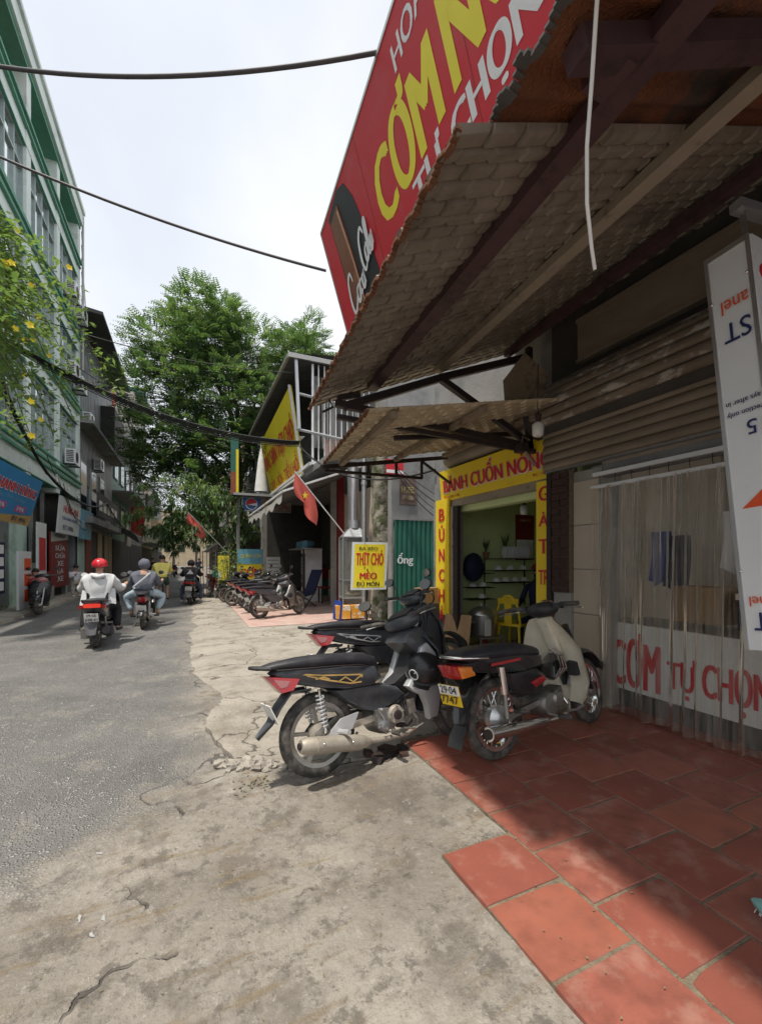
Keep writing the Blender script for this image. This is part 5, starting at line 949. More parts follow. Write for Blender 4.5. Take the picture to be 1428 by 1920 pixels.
# flowering vine on the left
vn = thing('flowering_vine', 'trailing vine with small yellow flowers hanging in front of the mint building', 'vine', (-4.2, 12.6, 3.7))
lf = MB(); fw = MB(); stm = MB(); random.seed(11)
def leafq(b, c, d, n_, ln, wd, droop=.3):
    d = d.normalized(); s_ = d.cross(n_).normalized()*wd; dn = V((0, 0, -droop*ln))
    b.add([c, c+d*ln*.45+s_+dn*.2, c+d*ln+dn, c+d*ln*.45-s_+dn*.2], [(0, 1, 2, 3)])
for i in range(20):
    y = rnd(-2.2, .5); z = rnd(2.0, 6.4)-abs(y)*.3; p = V((rnd(-.2, .15), y, z)); pts = [p.copy()]; v = V((rnd(.1, .5), rnd(-.4, .4), rnd(.1, .6)))
    for k_ in range(10):
        v += V((rnd(-.12, .12), rnd(-.2, .2), -.17)); p = p+v*.28; pts.append(p.copy())
        if p.z < -.4: break
    stm.tube(pts, .012, 4, False)
    for q in pts:
        for j in range(22):
            a = rnd(0, 6.28); c = q+V((rnd(-.28, .28), rnd(-.28, .28), rnd(-.26, .26))); leafq(lf, c, V((math.cos(a), math.sin(a), rnd(-.5, .3))), V((rnd(-.4, .4), rnd(-.4, .4), 1)), rnd(.10, .21), rnd(.03, .055))
        if random.random() < .13:
            c = q+V((.3, rnd(-.2, .2), rnd(-.2, .2)))
            n_ = V((.45, -.88, .1)).normalized(); e1 = n_.cross(V((0, 0, 1))).normalized(); e2 = e1.cross(n_)
            for a in range(5): leafq(fw, c, e1*math.cos(a*1.257)+e2*math.sin(a*1.257)+n_*.25, n_, .075, .034, 0)
lf.build('leaves', K['leaf_light'], vn, kind='stuff'); fw.build('flowers', K['petal'], vn, kind='stuff'); stm.build('stems', K['bark'], vn)
# small potted shrub and bag by the kerb
# ================================================================ trees
random.seed(5)
def limb(tb, p, d, ln, r, depth, tips, spread=.6, segs=5):
    pts = [p.copy()]; rs = [r]; d = d.normalized()
    for i in range(segs):
        d = (d+V((rnd(-.16, .16), rnd(-.16, .16), rnd(-.06, .12)))).normalized(); p = p+d*ln/segs; pts.append(p.copy()); rs.append(r*(1-.5*(i+1)/segs))
    tb.tube(pts, rs, 8 if depth > 1 else 5, False)
    if depth == 0: tips.append((p, d)); return
    for i in range(random.choice((2, 3, 3))):
        a = rnd(0, 6.28); side = d.orthogonal().normalized(); side = (MX.Rotation(a, 3, d) @ side); nd = (d*(1-spread*.5)+side*spread*rnd(.6, 1.2)+V((0, 0, .08))).normalized()
        limb(tb, pts[-1], nd, ln*rnd(.62, .82), rs[-1], depth-1, tips, spread, segs)
    if depth > 1: limb(tb, pts[3], (d+side*rnd(.5, 1)).normalized(), ln*.55, rs[3]*.6, depth-2, tips, spread, segs)
def crown_pt(c, rad): 
    while True:
        q = V((rnd(-1, 1), rnd(-1, 1), rnd(-1, 1)))
        if .25 < q.length < 1: return V((c[0]+q.x*rad[0], c[1]+q.y*rad[1], c[2]+q.z*rad[2])), q
def frond(b, c, d, ln, n, lw):        # pinnate leaf
    d = d.normalized(); s = d.cross(V((0, 0, 1))); s = s.normalized() if s.length > .1 else V((1, 0, 0)); nn = s.cross(d)
    for i in range(n):
        t = (i+1)/n; p = c+d*ln*t-V((0, 0, .22*ln*t*t))
        for sg_ in (-1, 1):
            e = (s*sg_*.9+d*.45-V((0, 0, .22))).normalized(); w_ = lw*(1-.35*abs(t-.45)*2); leafq2(b, p, e, nn, w_, w_*.22)
def leafq2(b, c, e, nn, ln, wd):
    f = e.cross(nn); f = f.normalized()*wd if f.length > .05 else V((wd, 0, 0)); b.add([c, c+e*ln*.5+f, c+e*ln, c+e*ln*.5-f], [(0, 1, 2, 3)])
# big feathery tree: clusters listed as centre and radii
bt = thing('big_tree', 'tall feathery street tree with two crowns beyond the eatery', 'tree', (2.6, 26, 0))
tb = MB(); tips = []
tb.tube([(0, 0, -.1), (.05, .1, 2.5), (-.1, .2, 5.2), (.1, .3, 7)], [.42, .34, .30, .27], 12, False)
for p, q, r in (((.1, .3, 7), (-1.9, .5, 14.5), .2), ((.1, .3, 6.4), (3.4, .2, 12.5), .17), ((-.1, .2, 5.2), (-3.4, -.4, 9.6), .15), ((0, .2, 6), (1.0, -1.6, 11), .14), ((.0, .2, 7), (-.6, 1.5, 15.5), .15)):
    p, q = V(p), V(q); tb.tube([p, p.lerp(q, .35)+V((.25, 0, .3)), p.lerp(q, .7)+V((-.1, .2, .2)), q], [r, r*.75, r*.5, r*.22], 8, False)
CL = [((-1.7, 0, 14.9), (2.4, 2.2, 1.7)), ((-2.6, 0, 13.0), (3.0, 2.4, 1.9)), ((-.2, 0, 13.6), (2.6, 2.2, 2.0)), ((-3.9, -.2, 10.6), (2.5, 2.2, 1.7)), ((-.8, -.6, 10.6), (3.1, 2.4, 2.0)), ((3.2, 0, 12.9), (2.2, 2, 2.1)), ((3.9, 0, 15.0), (1.2, 1.2, 1.4)), ((5.0, 0, 12.2), (2.0, 1.8, 1.8)), ((2.2, -.3, 11.0), (2.3, 2, 1.6)),
      ((-3.2, -.4, 8.0), (2.8, 2.4, 1.6)), ((-.5, -.6, 8.0), (2.9, 2.3, 1.7)), ((1.6, -.4, 8.6), (1.8, 1.8, 1.5)), ((-2.8, -.4, 5.8), (2.5, 2.2, 1.4)), ((-1.0, -.6, 5.4), (2.0, 2.0, 1.4)), ((-4.6, 0, 6.8), (1.3, 1.6, 1.3))]
lv = MB(); lv2 = MB()
for ci, (c, rad) in enumerate(CL):
    for i in range(int(80*rad[0]*rad[2]*.52)+10):
        p, q = crown_pt(c, rad); out_ = V((q.x, q.y, q.z*.6+.25))
        # twig with fronds
        for j in range(5):
            d = (out_*.8+V((rnd(-.7, .7), rnd(-.7, .7), rnd(-.3, .5)))).normalized(); frond(lv if (i*7+j+ci) % 5 else lv2, p+V((rnd(-.3, .3), rnd(-.3, .3), rnd(-.2, .2))), d, rnd(.5, .85), 6, rnd(.15, .24))
        if i % 6 == 0: tb.tube([V(c)*.75+V((0, 0, c[2]*.22)), p], [.035, .008], 4, False)
tb.build('trunk', K['bark'], bt, 60); lv.build('crown', K['leaf'], bt, kind='stuff'); lv2.build('young_leaves', K['leaf_light'], bt, kind='stuff')
# mango tree with drooping leaf rosettes
mt = thing('mango_tree', 'smaller mango tree with pale drooping leaves at the road edge', 'tree', (1.35, 19.2, 0))
tb = MB(); tb.tube([(0, 0, -.1), (.05, 0, 1.1), (-.15, 0, 2.4), (-.5, -.1, 3.4)], [.2, .16, .14, .10], 10, False)
for q in ((-2.2, -.4, 4.4), (-1.1, .5, 4.8), (.2, -.5, 4.2), (-2.5, .4, 3.5), (-.6, -.9, 3.9)): tb.tube([(-.3, 0, 2.9), V((-.3, 0, 2.9)).lerp(V(q), .5)+V((0, 0, .15)), q], [.07, .05, .02], 6, False)
lm = MB(); lm2 = MB()
for c, rad, n in (((-1.6, 0, 4.1), (1.9, 1.5, 1.0), 120), ((-.2, -.2, 3.6), (1.5, 1.3, .9), 80), ((-2.4, .1, 3.1), (1.3, 1.2, .7), 60), ((-1.2, -.2, 2.7), (1.5, 1.2, .5), 60), ((.7, -.3, 2.7), (.8, .9, .6), 36), ((.9, -.5, 3.6), (.5, .6, .5), 14), ((-1.9, .3, 2.2), (1.0, .9, .45), 30)):
    for i in range(n):
        p, q = crown_pt(c, rad); b = lm2 if q.z > .15 and i % 2 else lm
        for j in range(11):
            a = rnd(0, 6.28); e = V((math.cos(a), math.sin(a), rnd(-1.1, .25))).normalized(); ln = rnd(.22, .36); s = e.cross(V((0, 0, 1))).normalized()*ln*.12; m_ = p+e*ln*.5+V((0, 0, .03)); tip = p+e*ln-V((0, 0, ln*.35))
            b.add([p, m_+s, tip, m_-s], [(0, 1, 2, 3)])
tb.build('trunk', K['bark'], mt, 60); lm.build('crown', K['leaf'], mt, kind='stuff'); lm2.build('young_leaves', K['leaf_light'], mt, kind='stuff')
# bushy plants at the road edge
def bush(loc, r, h, label, m='leaf', n=160):
    t = thing('shrub', label, 'shrub', loc); b = MB(); s = MB()
    for i in range(7): a = rnd(0, 6.28); s.tube([(0, 0, 0), (math.cos(a)*r*.6, math.sin(a)*r*.6, h*.8)], [.015, .005], 4, False)
    for i in range(n):
        p, q = crown_pt((0, 0, h*.55), (r, r, h*.5)); a = rnd(0, 6.28); leafq(b, p, V((math.cos(a), math.sin(a), rnd(-.4, .6))), V((rnd(-.4, .4), rnd(-.4, .4), 1)), rnd(.08, .18), rnd(.02, .04))
    b.build('leaves', K[m], t, kind='stuff'); s.build('stems', K['bark'], t); return t
t = bush((1.25, 16.2, .38), .5, 1.5, 'leafy potted shrub in a brown pot beside the parked bikes', 'leaf_light', 260); MB().lathe([(.18, -.36), (.26, -.02), (.24, -.0), (.16, -.3)], 14).build('pot', K['terracotta'], t, 40)
bush((1.4, 17.0, .04), .5, 2.2, 'tall thin shrub in front of the menu board', 'leaf', 220)
bush((-4.5, 13.0, .08), .5, .6, 'low green weeds by the left kerb near the scooter', 'leaf', 160)
for x, y, s in ((4.5, 90, 1.2), (-3, 100, 1.1), (1.5, 108, 1.3), (5, 60, 1.0)):
    t = thing('far_tree', 'hazy green tree far down the street', 'tree', (x, y, 0), 0, 'trees at the end of the street'); MB().tube([(0, 0, 0), (0, 0, 5*s)], [.3, .15], 8).build('trunk', K['bark'], t); b = MB()
    for i in range(1100):
        p, q = crown_pt((0, 0, 6.5*s), (3.6*s, 3.2*s, 3.6*s)); a = rnd(0, 6.28); leafq(b, p, V((math.cos(a), math.sin(a), rnd(-.4, .6))), V((rnd(-.4, .4), rnd(-.4, .4), 1)), rnd(.35, .7), rnd(.12, .2))
    b.build('crown', K['leaf'], t, kind='stuff')
for i, (x0, h, n, s) in enumerate(((-.12, 0, 0, 0),)): pass
o = MB()
tr = thing('tree_guard', 'cluster of grey poles and boards beside the mango tree trunk', 'poles', (.85, 19.8, 0))
for i in range(9): MB().bar((-.4+.12*i, .03*(i % 3), 0), (-.42+.12*i+rnd(-.05, .05), .03*(i % 3), rnd(1.4, 2.1)), .09, .03).build('plank', K[['plaster_grey', 'ply', 'dull_metal'][i % 3]], tr)
# ================================================================ motorbikes (local frame: x forward, y left, z up, origin under the rear axle)
K['grey_plastic'] = mat('grey_plastic', (.10, .10, .11), .5)
def taper(b, x0, x1, k0): b.v = [(p[0], p[1]*lerp(k0, 1, min(1, max(0, (p[0]-x0)/(x1-x0)))), p[2]) for p in b.v]; return b
def strip(pts, wd, th=.012, bulge=0, n=6):         # curved sheet along pts (x,z) with width wd (list) and rounded cross section
    secs = []
    for i, (x, z) in enumerate(pts):
        a, b = pts[max(i-1, 0)], pts[min(i+1, len(pts)-1)]; d = V((b[0]-a[0], b[1]-a[1])).normalized(); nx, nz = -d.y, d.x; w_ = wd[i] if isinstance(wd, (list, tuple)) else wd; s = []
        for j in range(n+1): y = -1+2*j/n; k_ = bulge*(1-y*y); s.append((x+nx*(k_), y*w_, z+nz*(k_)))
        for j in range(n, -1, -1): y = -1+2*j/n; k_ = bulge*(1-y*y)-th; s.append((x+nx*k_, y*w_, z+nz*k_))
        secs.append(s)
    return MB().loft(secs)
def wheel(parent, x, Rr, w_, kind, M_=None, rimm='dull_metal', tyre='rubber', steer=None):
    ax = (x, 0, Rr); r = MB(); rr = Rr-w_*.95
    r.lathe([(rr-.022, -w_*.36), (rr+.006, -w_*.40), (rr+.006, w_*.40), (rr-.022, w_*.36), (rr-.026, 0)], 40, ax, 'y', True)
    if kind == 'cast':
        for i in range(5):
            a = R(72*i+20); c, s = math.cos(a), math.sin(a); q = R(10)
            r.bar((x+.03*c, 0, Rr+.03*s), (x+(rr-.018)*math.cos(a+.12), 0, Rr+(rr-.018)*math.sin(a+.12)), .02, .042, (0, 1, 0))
    if kind == 'spoke':
        for i in range(24):
            a = R(15*i); b_ = a+(.35 if i % 2 else -.35); sy = .03 if i % 4 < 2 else -.03; r.tube([(x+.05*math.cos(b_), sy, Rr+.05*math.sin(b_)), (x+(rr-.02)*math.cos(a), 0, Rr+(rr-.02)*math.sin(a))], .0022, 4, False)
    def fin(b): return b.xf(steer) if steer else b
    o = fin(r).build('wheel', K[rimm], parent, 40)
    t = MB().lathe([(rr, -w_*.34), (rr+w_*.3, -w_*.5), (Rr-w_*.22, -w_*.46), (Rr-.006, -w_*.22), (Rr, 0), (Rr-.006, w_*.22), (Rr-w_*.22, w_*.46), (rr+w_*.3, w_*.5), (rr, w_*.34)], 48, ax, 'y', True); fin(t).build('tyre', K[tyre], o, 60)
    fin(MB().lathe([(.012, -.075), (.05, -.07), (.062, -.03), (.062, .03), (.05, .07), (.012, .075)], 20, ax, 'y')).build('hub', K['dull_metal'], o, 40); return o
def spring(p, q, r, wr, turns, n=11):
    p, q = V(p), V(q); d = (q-p); x = d.normalized().orthogonal().normalized(); y = d.normalized().cross(x); return MB().tube([p+d*(i/(turns*n))+x*r*math.cos(6.283*i/n)+y*r*math.sin(6.283*i/n) for i in range(turns*n+1)], wr, 6)
def seatloft(secs):
    out_ = []
    for x, w_, zt, zb in secs: out_.append([(x, w_*a, zb+(zt-zb)*b) for a, b in ((-.82, 0), (-1, .3), (-.97, .68), (-.75, .93), (-.35, 1.0), (.35, 1.0), (.75, .93), (.97, .68), (1, .3), (.82, 0))])
    return MB().loft(out_)
def mirrors(t, st, hx, hz, lean_in=0, both=True):
    for s in ((-1, 1) if both else (1,)):
        a = MB().tube([(hx, s*.20, hz), (hx+.02, s*.24, hz+.09), (hx, s*.29, hz+.15)], .006, 6).xf(st).build('mirror', K['black_plastic'], t)
        m_ = MB().ball((0, 0, 0), .062, 14, 8, (.28, 1.05, .72)); m_.xf(st @ MX.Translation((hx-.005, s*.32, hz+.175)) @ MX.Rotation(R(s*12), 4, 'Z')).build('shell', K['black_plastic'], a, True)
        MB().lathe([(.0001, -.0185), (.055, -.0185), (.055, -.012)], 16, ax='x').xf(st @ MX.Translation((hx-.005, s*.32, hz+.175)) @ MX.Rotation(R(s*12), 4, 'Z') @ MX.Diagonal((1, 1.05, .72, 1))).build('glass', K['chrome'], a)
def steering(ang, hx=.88, hz=.88, axx=1.21, axz=.285):
    d = V((hx-axx, 0, hz-axz)).normalized(); p = V((hx, 0, hz)); return MX.Translation(p) @ MX.Rotation(R(ang), 4, d) @ MX.Translation(-p)
def underbone(label, loc, rz, lean=8, steer=18, shield='silver', decal='gold', body='black_dusty', lens='red_lens', group=None, wk='cast', simple=False, plate=None, name='motorbike'):
    t = thing(name, label, 'motorbike', loc, rz, group, rx=-R(lean)); st = steering(steer)
    wheel(t, 0, .285, .078, wk); wheel(t, 1.21, .28, .068, wk, steer=st)
    taper(MB().pillow([(-.34, .742), (-.28, .69), (-.16, .645), (0, .60), (.2, .56), (.42, .555), (.52, .60), (.47, .70), (.2, .735), (-.1, .752), (-.3, .768)], 0, .128, .16, rings=5), -.36, .1, .5).build('tail_cowl', K[body], t, 50)
    taper(MB().pillow([(.06, .58), (.45, .57), (.64, .52), (.70, .46), (.60, .40), (.42, .36), (.30, .40), (.18, .48)], 0, .118, .14, rings=4), -.3, .1, .8).build('lower_cover', K[body], t, 50)
    seatloft([(-.42, .045, .785, .772), (-.30, .085, .81, .765), (-.12, .115, .825, .757), (.08, .13, .825, .745), (.25, .132, .812, .73), (.38, .125, .80, .70), (.46, .105, .765, .66), (.49, .07, .72, .64)]).build('seat', K['seat'], t, 60)
    MB().tube([(-.34, -.08, .775), (-.44, -.05, .79), (-.455, 0, .793), (-.44, .05, .79), (-.34, .08, .775)], .012, 8).build('grab_rail', K['black_plastic'], t, 60)
    o = taper(MB().pillow([(-.385, .735), (-.14, .690), (-.19, .615), (-.27, .605)], 0, .105, .10, rings=3), -.40, -.12, .5).build('tail_light', K[lens], t, 40)
    taper(MB().pillow([(-.325, .705), (-.21, .683), (-.235, .645), (-.28, .64)], 0, .107, .10, rings=3), -.40, -.12, .52).build('clear_lens', K['clear_lens'], o, 40)
    strip([(-.06, .60), (-.2, .60), (-.28, .51), (-.335, .42), (-.43, .34)], [.07, .075, .07, .055, .024], .012, .02).build('rear_fender', K[body], t, 60)
    pl = MB().box((0, 0, 0), (.006, .19, .14)).xf(MX.Translation((-.335, 0, .48)) @ MX.Rotation(R(-24), 4, 'Y')).build('number_plate', K['plate_white'], t)
    if plate: text(plate, K['txt_black'], pl, (-.34, .08, .41), (0, -1, 0), (-.4, 0, .91), .16, .1, .02)
    MB().bar((.42, .085, .33), (0, .085, .285), .022, .045).bar((.42, -.085, .33), (0, -.085, .285), .022, .045).build('swing_arm', K['dusty_metal'], t)
    MB().pillow([(.46, .375), (.46, .285), (-.02, .235), (-.07, .285), (-.02, .335)], .10, .012, .1).build('chain_case', K['black_plastic'], t, 40)
    MB().lathe([(.012, .0), (.075, .0), (.08, -.05), (.03, -.07)], 20, (0, 0, .285), 'y').build('brake_drum', K['dusty_metal'], t, 40)
    for s in (-1, 1):
        sh = MB().tube([(-.03, s*.125, .60), (0, s*.12, .31)], .012, 8).build('shock_absorber', K['chrome'], t, 40)
        spring((-.027, s*.125, .565), (-.004, s*.121, .36), .026, .0065, 8).build('spring', K['silver'], sh, 60)
    e = MB().lathe([(.02, -.13), (.085, -.125), (.098, -.10), (.104, -.06), (.11, .06), (.095, .11), (.06, .12)], 26, (.50, 0, .295), 'y').build('engine', K['dull_metal'], t, 40)
    MB().lathe([(.015, -.155), (.06, -.15), (.07, -.125), (.07, -.12)], 20, (.575, 0, .325), 'y').build('clutch_cover', K['dusty_metal'], e, 40); MB().lathe([(.012, -.15), (.036, -.148), (.04, -.125), (.04, -.11)], 16, (.465, 0, .27), 'y').build('oil_cap', K['alu'], e, 40)
    cy = MB().tube([(.56, 0, .31), (.74, 0, .335)], .052, 16)
    for i in range(6): cy.box((.62+.022*i, 0, .317+.003*i), (.007, .135, .13), MX.Rotation(-.13, 3, 'Y'))
    cy.build('cylinder', K['dull_metal'], e, 40); MB().box((.775, 0, .342), (.07, .12, .11), MX.Rotation(-.13, 3, 'Y')).build('cylinder_head', K['dusty_metal'], e)
    if not simple:
        for i in range(7): a = R(51*i); MB().tube([(.50+.088*math.cos(a), -.118, .295+.088*math.sin(a)), (.50+.088*math.cos(a), -.132, .295+.088*math.sin(a))], .008, 6).build('bolt', K['alu'], e)
        for i in range(5): a = R(72*i+20); MB().tube([(.575+.058*math.cos(a), -.14, .325+.058*math.sin(a)), (.575+.058*math.cos(a), -.16, .325+.058*math.sin(a))], .007, 6).build('bolt', K['alu'], e)
        MB().lathe([(.02, -.165), (.034, -.163), (.036, -.15)], 18, (.575, 0, .325), 'y').build('cover_ring', K['steel_dark'], e, 40); MB().tube([(.47, -.13, .30), (.44, -.17, .34), (.40, -.18, .40), (.40, -.22, .405)], .009, 6).build('kick_lever', K['silver'], e, 60)
        MB().tube([(.60, -.09, .24), (.68, -.10, .22), (.74, -.08, .25)], .02, 8).build('oil_pump', K['steel_dark'], e, 50); MB().tube([(.66, -.07, .40), (.76, -.09, .46), (.84, -.06, .52)], .006, 6).build('hose', K['cable'], e, 50); MB().box((.52, -.04, .42), (.16, .10, .05)).build('air_duct', K['black_plastic'], e)
        MB().tube([(.56, -.06, .36), (.62, -.10, .41), (.70, -.06, .44)], .018, 8).build('carburettor', K['black_plastic'], e, 60); MB().box((.44, -.125, .36), (.09, .03, .05)).build('side_case', K['dull_metal'], e)
    x = MB().tube([(.80, -.02, .29), (.83, -.05, .235), (.79, -.09, .185), (.66, -.115, .165), (.48, -.13, .17), (.32, -.145, .19)], .018, 10).build('exhaust_pipe', K['dusty_metal'], t, 60)
    mf = MB().tube([(.33, -.146, .188), (.28, -.15, .197), (.22, -.153, .205), (-.05, -.162, .25), (-.17, -.166, .270), (-.20, -.167, .275)], [.022, .042, .052, .056, .054, .040], 18).build('muffler', K['dusty_metal'], x, 50)
    MB().tube([(.20, -.168, .215), (-.1, -.178, .264)], [.050, .054], 18).build('heat_shield', K['dusty_metal'], x, 50); MB().tube([(-.19, -.167, .273), (-.215, -.168, .277)], .022, 10).build('muffler_tip', K['steel_dark'], x)
    for xx in (.15, -.06): MB().ball((xx, -.231, .23+(.2-xx)*.16), .009, 8, 5).build('bolt', K['chrome'], x, True)
    MB().prism([(.12, .38), (.26, .40), (.20, .30), (.06, .27), (-.02, .28), (.02, .30)], -.135, -.115).build('peg_bracket', K['silver'], t); MB().tube([(.10, -.12, .30), (.12, -.24, .31)], .017, 8).build('rear_peg', K['silver'], t, 40)
    MB().tube([(.50, -.30, .225), (.50, .30, .225)], .011, 8).build('foot_bar', K['dusty_metal'], t)
    for s in (-1, 1): MB().tube([(.50, s*.19, .225), (.50, s*.29, .23)], .021, 8).build('foot_peg', K['rubber'], t, 40)
    MB().tube([(.36, .10, .2), (.30, .24, .0)], .01, 6).build('side_stand', K['dull_metal'], t)
    if not simple: MB().tube([(.62, -.14, .22), (.72, -.16, .20), (.79, -.17, .225)], .009, 6).build('brake_pedal', K['dull_metal'], t)
    # front bodywork
    for s in (-1, 1):
        wv = MB().pillow([(.66, .52), (.74, .60), (.83, .79), (.90, .82), (.97, .74), (1.00, .58), (.99, .42), (.93, .25), (.85, .24), (.84, .34), (.80, .43), (.72, .47)], s*.155, .035, .06).build('leg_shield', K[shield], t, 50)
        MB().pillow([(.70, .515), (.78, .60), (.87, .60), (.90, .50), (.85, .455), (.76, .485)], s*.17, .028, .1).build('shield_recess', K['black_plastic'], wv, 50)
    strip([(.80, .93), (.90, .88), (.99, .76), (1.03, .60), (1.02, .42), (.96, .25)], [.10, .17, .20, .205, .20, .15], .02, .055, 10).build('front_cowl', K[body], t, 60)
    MB().pillow([(.60, .53), (.72, .60), (.82, .80), (.88, .80), (.88, .50), (.74, .44)], 0, .075, .12, rings=4).build('centre_tunnel', K['black_plastic'], t, 50)
    ip = MB().pillow([(.68, .84), (.74, .92), (.88, .96), (.98, .84), (.96, .70), (.82, .72)], 0, .15, .22, rings=5).build('inner_panel', K[body], t, 50)
    MB().lathe([(.011, -.005), (.018, -.005), (.018, .005), (.011, .005)], 16, ax='x').xf(MX.Translation((.725, -.085, .835))).build('key_ring', K['chrome'], ip)
    # steering group
    for s in (-1, 1): MB().tube([(.905, s*.075, .84), (1.09, s*.075, .50)], .022, 10).tube([(1.09, s*.075, .50), (1.205, s*.075, .285)], .027, 10).xf(st).build('fork_leg', K['dull_metal'], t, 40)
    strip([(1.21+.325*math.cos(R(a)), .285+.325*math.sin(R(a))) for a in range(170, 5, -11)], [.02, .045]+[.062]*11+[.05, .02], .012, .022).xf(st).build('front_fender', K[body], t, 60)
    h = MB().ball((.80, 0, 1.0), .1, 20, 12, (1.15, 1.75, .72)).xf(st @ MX.Translation((.8, 0, 1)) @ MX.Rotation(R(-18), 4, 'Y') @ MX.Translation((-.8, 0, -1))).build('handle_cover', K[body], t, True)
    MB().pillow([(.70, 1.035), (.84, 1.10), (.90, 1.06), (.80, 1.0)], 0, .10, .2).xf(st).build('dashboard', K['black_plastic'], h, 50); MB().ball((.88, 0, .985), .075, 16, 10, (.75, 1.3, .85)).xf(st).build('headlight', K['ceramic'], h, True)
    for s in (-1, 1):
        g = MB().tube([(.78, s*.15, 1.02), (.745, s*.22, 1.035), (.70, s*.36, 1.04)], [.014, .018, .018], 10).xf(st).build('grip', K['rubber'], t, 40); MB().tube([(.80, s*.18, 1.02), (.80, s*.24, 1.025), (.755, s*.35, 1.02)], .006, 6).xf(st).build('lever', K['alu'], g)
    mirrors(t, st, .77, 1.045)
    if not simple:
        for s, q in ((-1, .02), (1, -.01), (-.6, .05)): MB().tube([(.80, s*.19, 1.02), (.93+q, s*.17, 1.06), (1.0+q, s*.10, .98), (.97, s*.06, .86)], .005, 6).xf(st).build('control_cable', K['cable'], t, 60)
        for s in (-1, 1): MB().tube([(-.30, s*.082, .762), (-.1, s*.118, .752), (.1, s*.132, .742), (.3, s*.134, .725), (.42, s*.118, .69)], .004, 5).build('panel_gap', K['steel_dark'], t, 60); MB().tube([(.46, s*.122, .57), (.30, s*.127, .585), (.10, s*.122, .605), (-.08, s*.10, .632)], .0035, 5).build('panel_gap', K['steel_dark'], t, 60)
    if decal:
        for s in (-1, 1):
            c_ = MB()
            for q in ([(.44, .60), (.30, .655), (.0, .69), (-.14, .715)], [(.44, .60), (.22, .605), (.05, .65), (-.1, .70)], [(.36, .61), (.30, .645), (.24, .612), (.18, .655), (.12, .63)], [(.06, .655), (.02, .675), (-.04, .67)]):
                pts = []
                for i in range(len(q)-1):
                    for j in range(6): pts.append((lerp(q[i][0], q[i+1][0], j/6), lerp(q[i][1], q[i+1][1], j/6)))
                pts.append(q[-1])
                def sy(x_, z_): return s*(.1285*lerp(.5, 1, min(1, max(0, (x_+.36)/.46)))*(1-.06)+.004)
                for i in range(len(pts)-1):
                    (x0, z0), (x1, z1) = pts[i], pts[i+1]; w_ = .0055; c_.add([(x0, sy(x0, z0), z0-w_), (x1, sy(x1, z1), z1-w_), (x1, sy(x1, z1), z1+w_), (x0, sy(x0, z0), z0+w_)], [(0, 1, 2, 3)])
            c_.build('decal', K[decal], t)
    return t
bikeA = underbone('black underbone motorbike with silver leg shield and gold side stripes', (.83, 2.86, .004), math.atan2(.15, .99), 9, 24, 'silver', 'gold')
bikeB = underbone('all black underbone motorbike with white side decal behind the silver shielded one', (1.44, 3.97, .03), math.atan2(.09, .99), 8, 8, 'black_dusty', 'silver')
bikeB.scale = (1.05, 1.05, 1.05)
# helmet hung on the first bike
hm = thing('open_helmet', 'black open face helmet with a ringed emblem hanging on the bike', 'helmet', (1.66, 2.88, .66), R(-60)); hm.rotation_euler = (R(28), R(10), R(-30))
MB().ball((0, 0, 0), .128, 22, 14, (1.12, .95, 1), -.45, 1).build('shell', K['helmet_black'], hm, True); MB().lathe([(.113, -.052), (.13, -.062), (.116, -.072), (.10, -.062)], 24, closed=True).xf(MX.Diagonal((1.12, .95, 1, 1))).build('rim', K['black_plastic'], hm, 40)
rg = MB().lathe([(.036, -.002), (.044, -.002), (.044, .003), (.036, .003)], 22, ax='y', closed=True).bb((-.004, -.002, -.038), (.004, .003, .038)).xf(MX.Translation((-.075, -.098, .005)) @ MX.Rotation(R(-32), 4, 'Z') @ MX.Rotation(R(20), 4, 'Y')); rg.build('ring_emblem', K['ceramic'], hm)
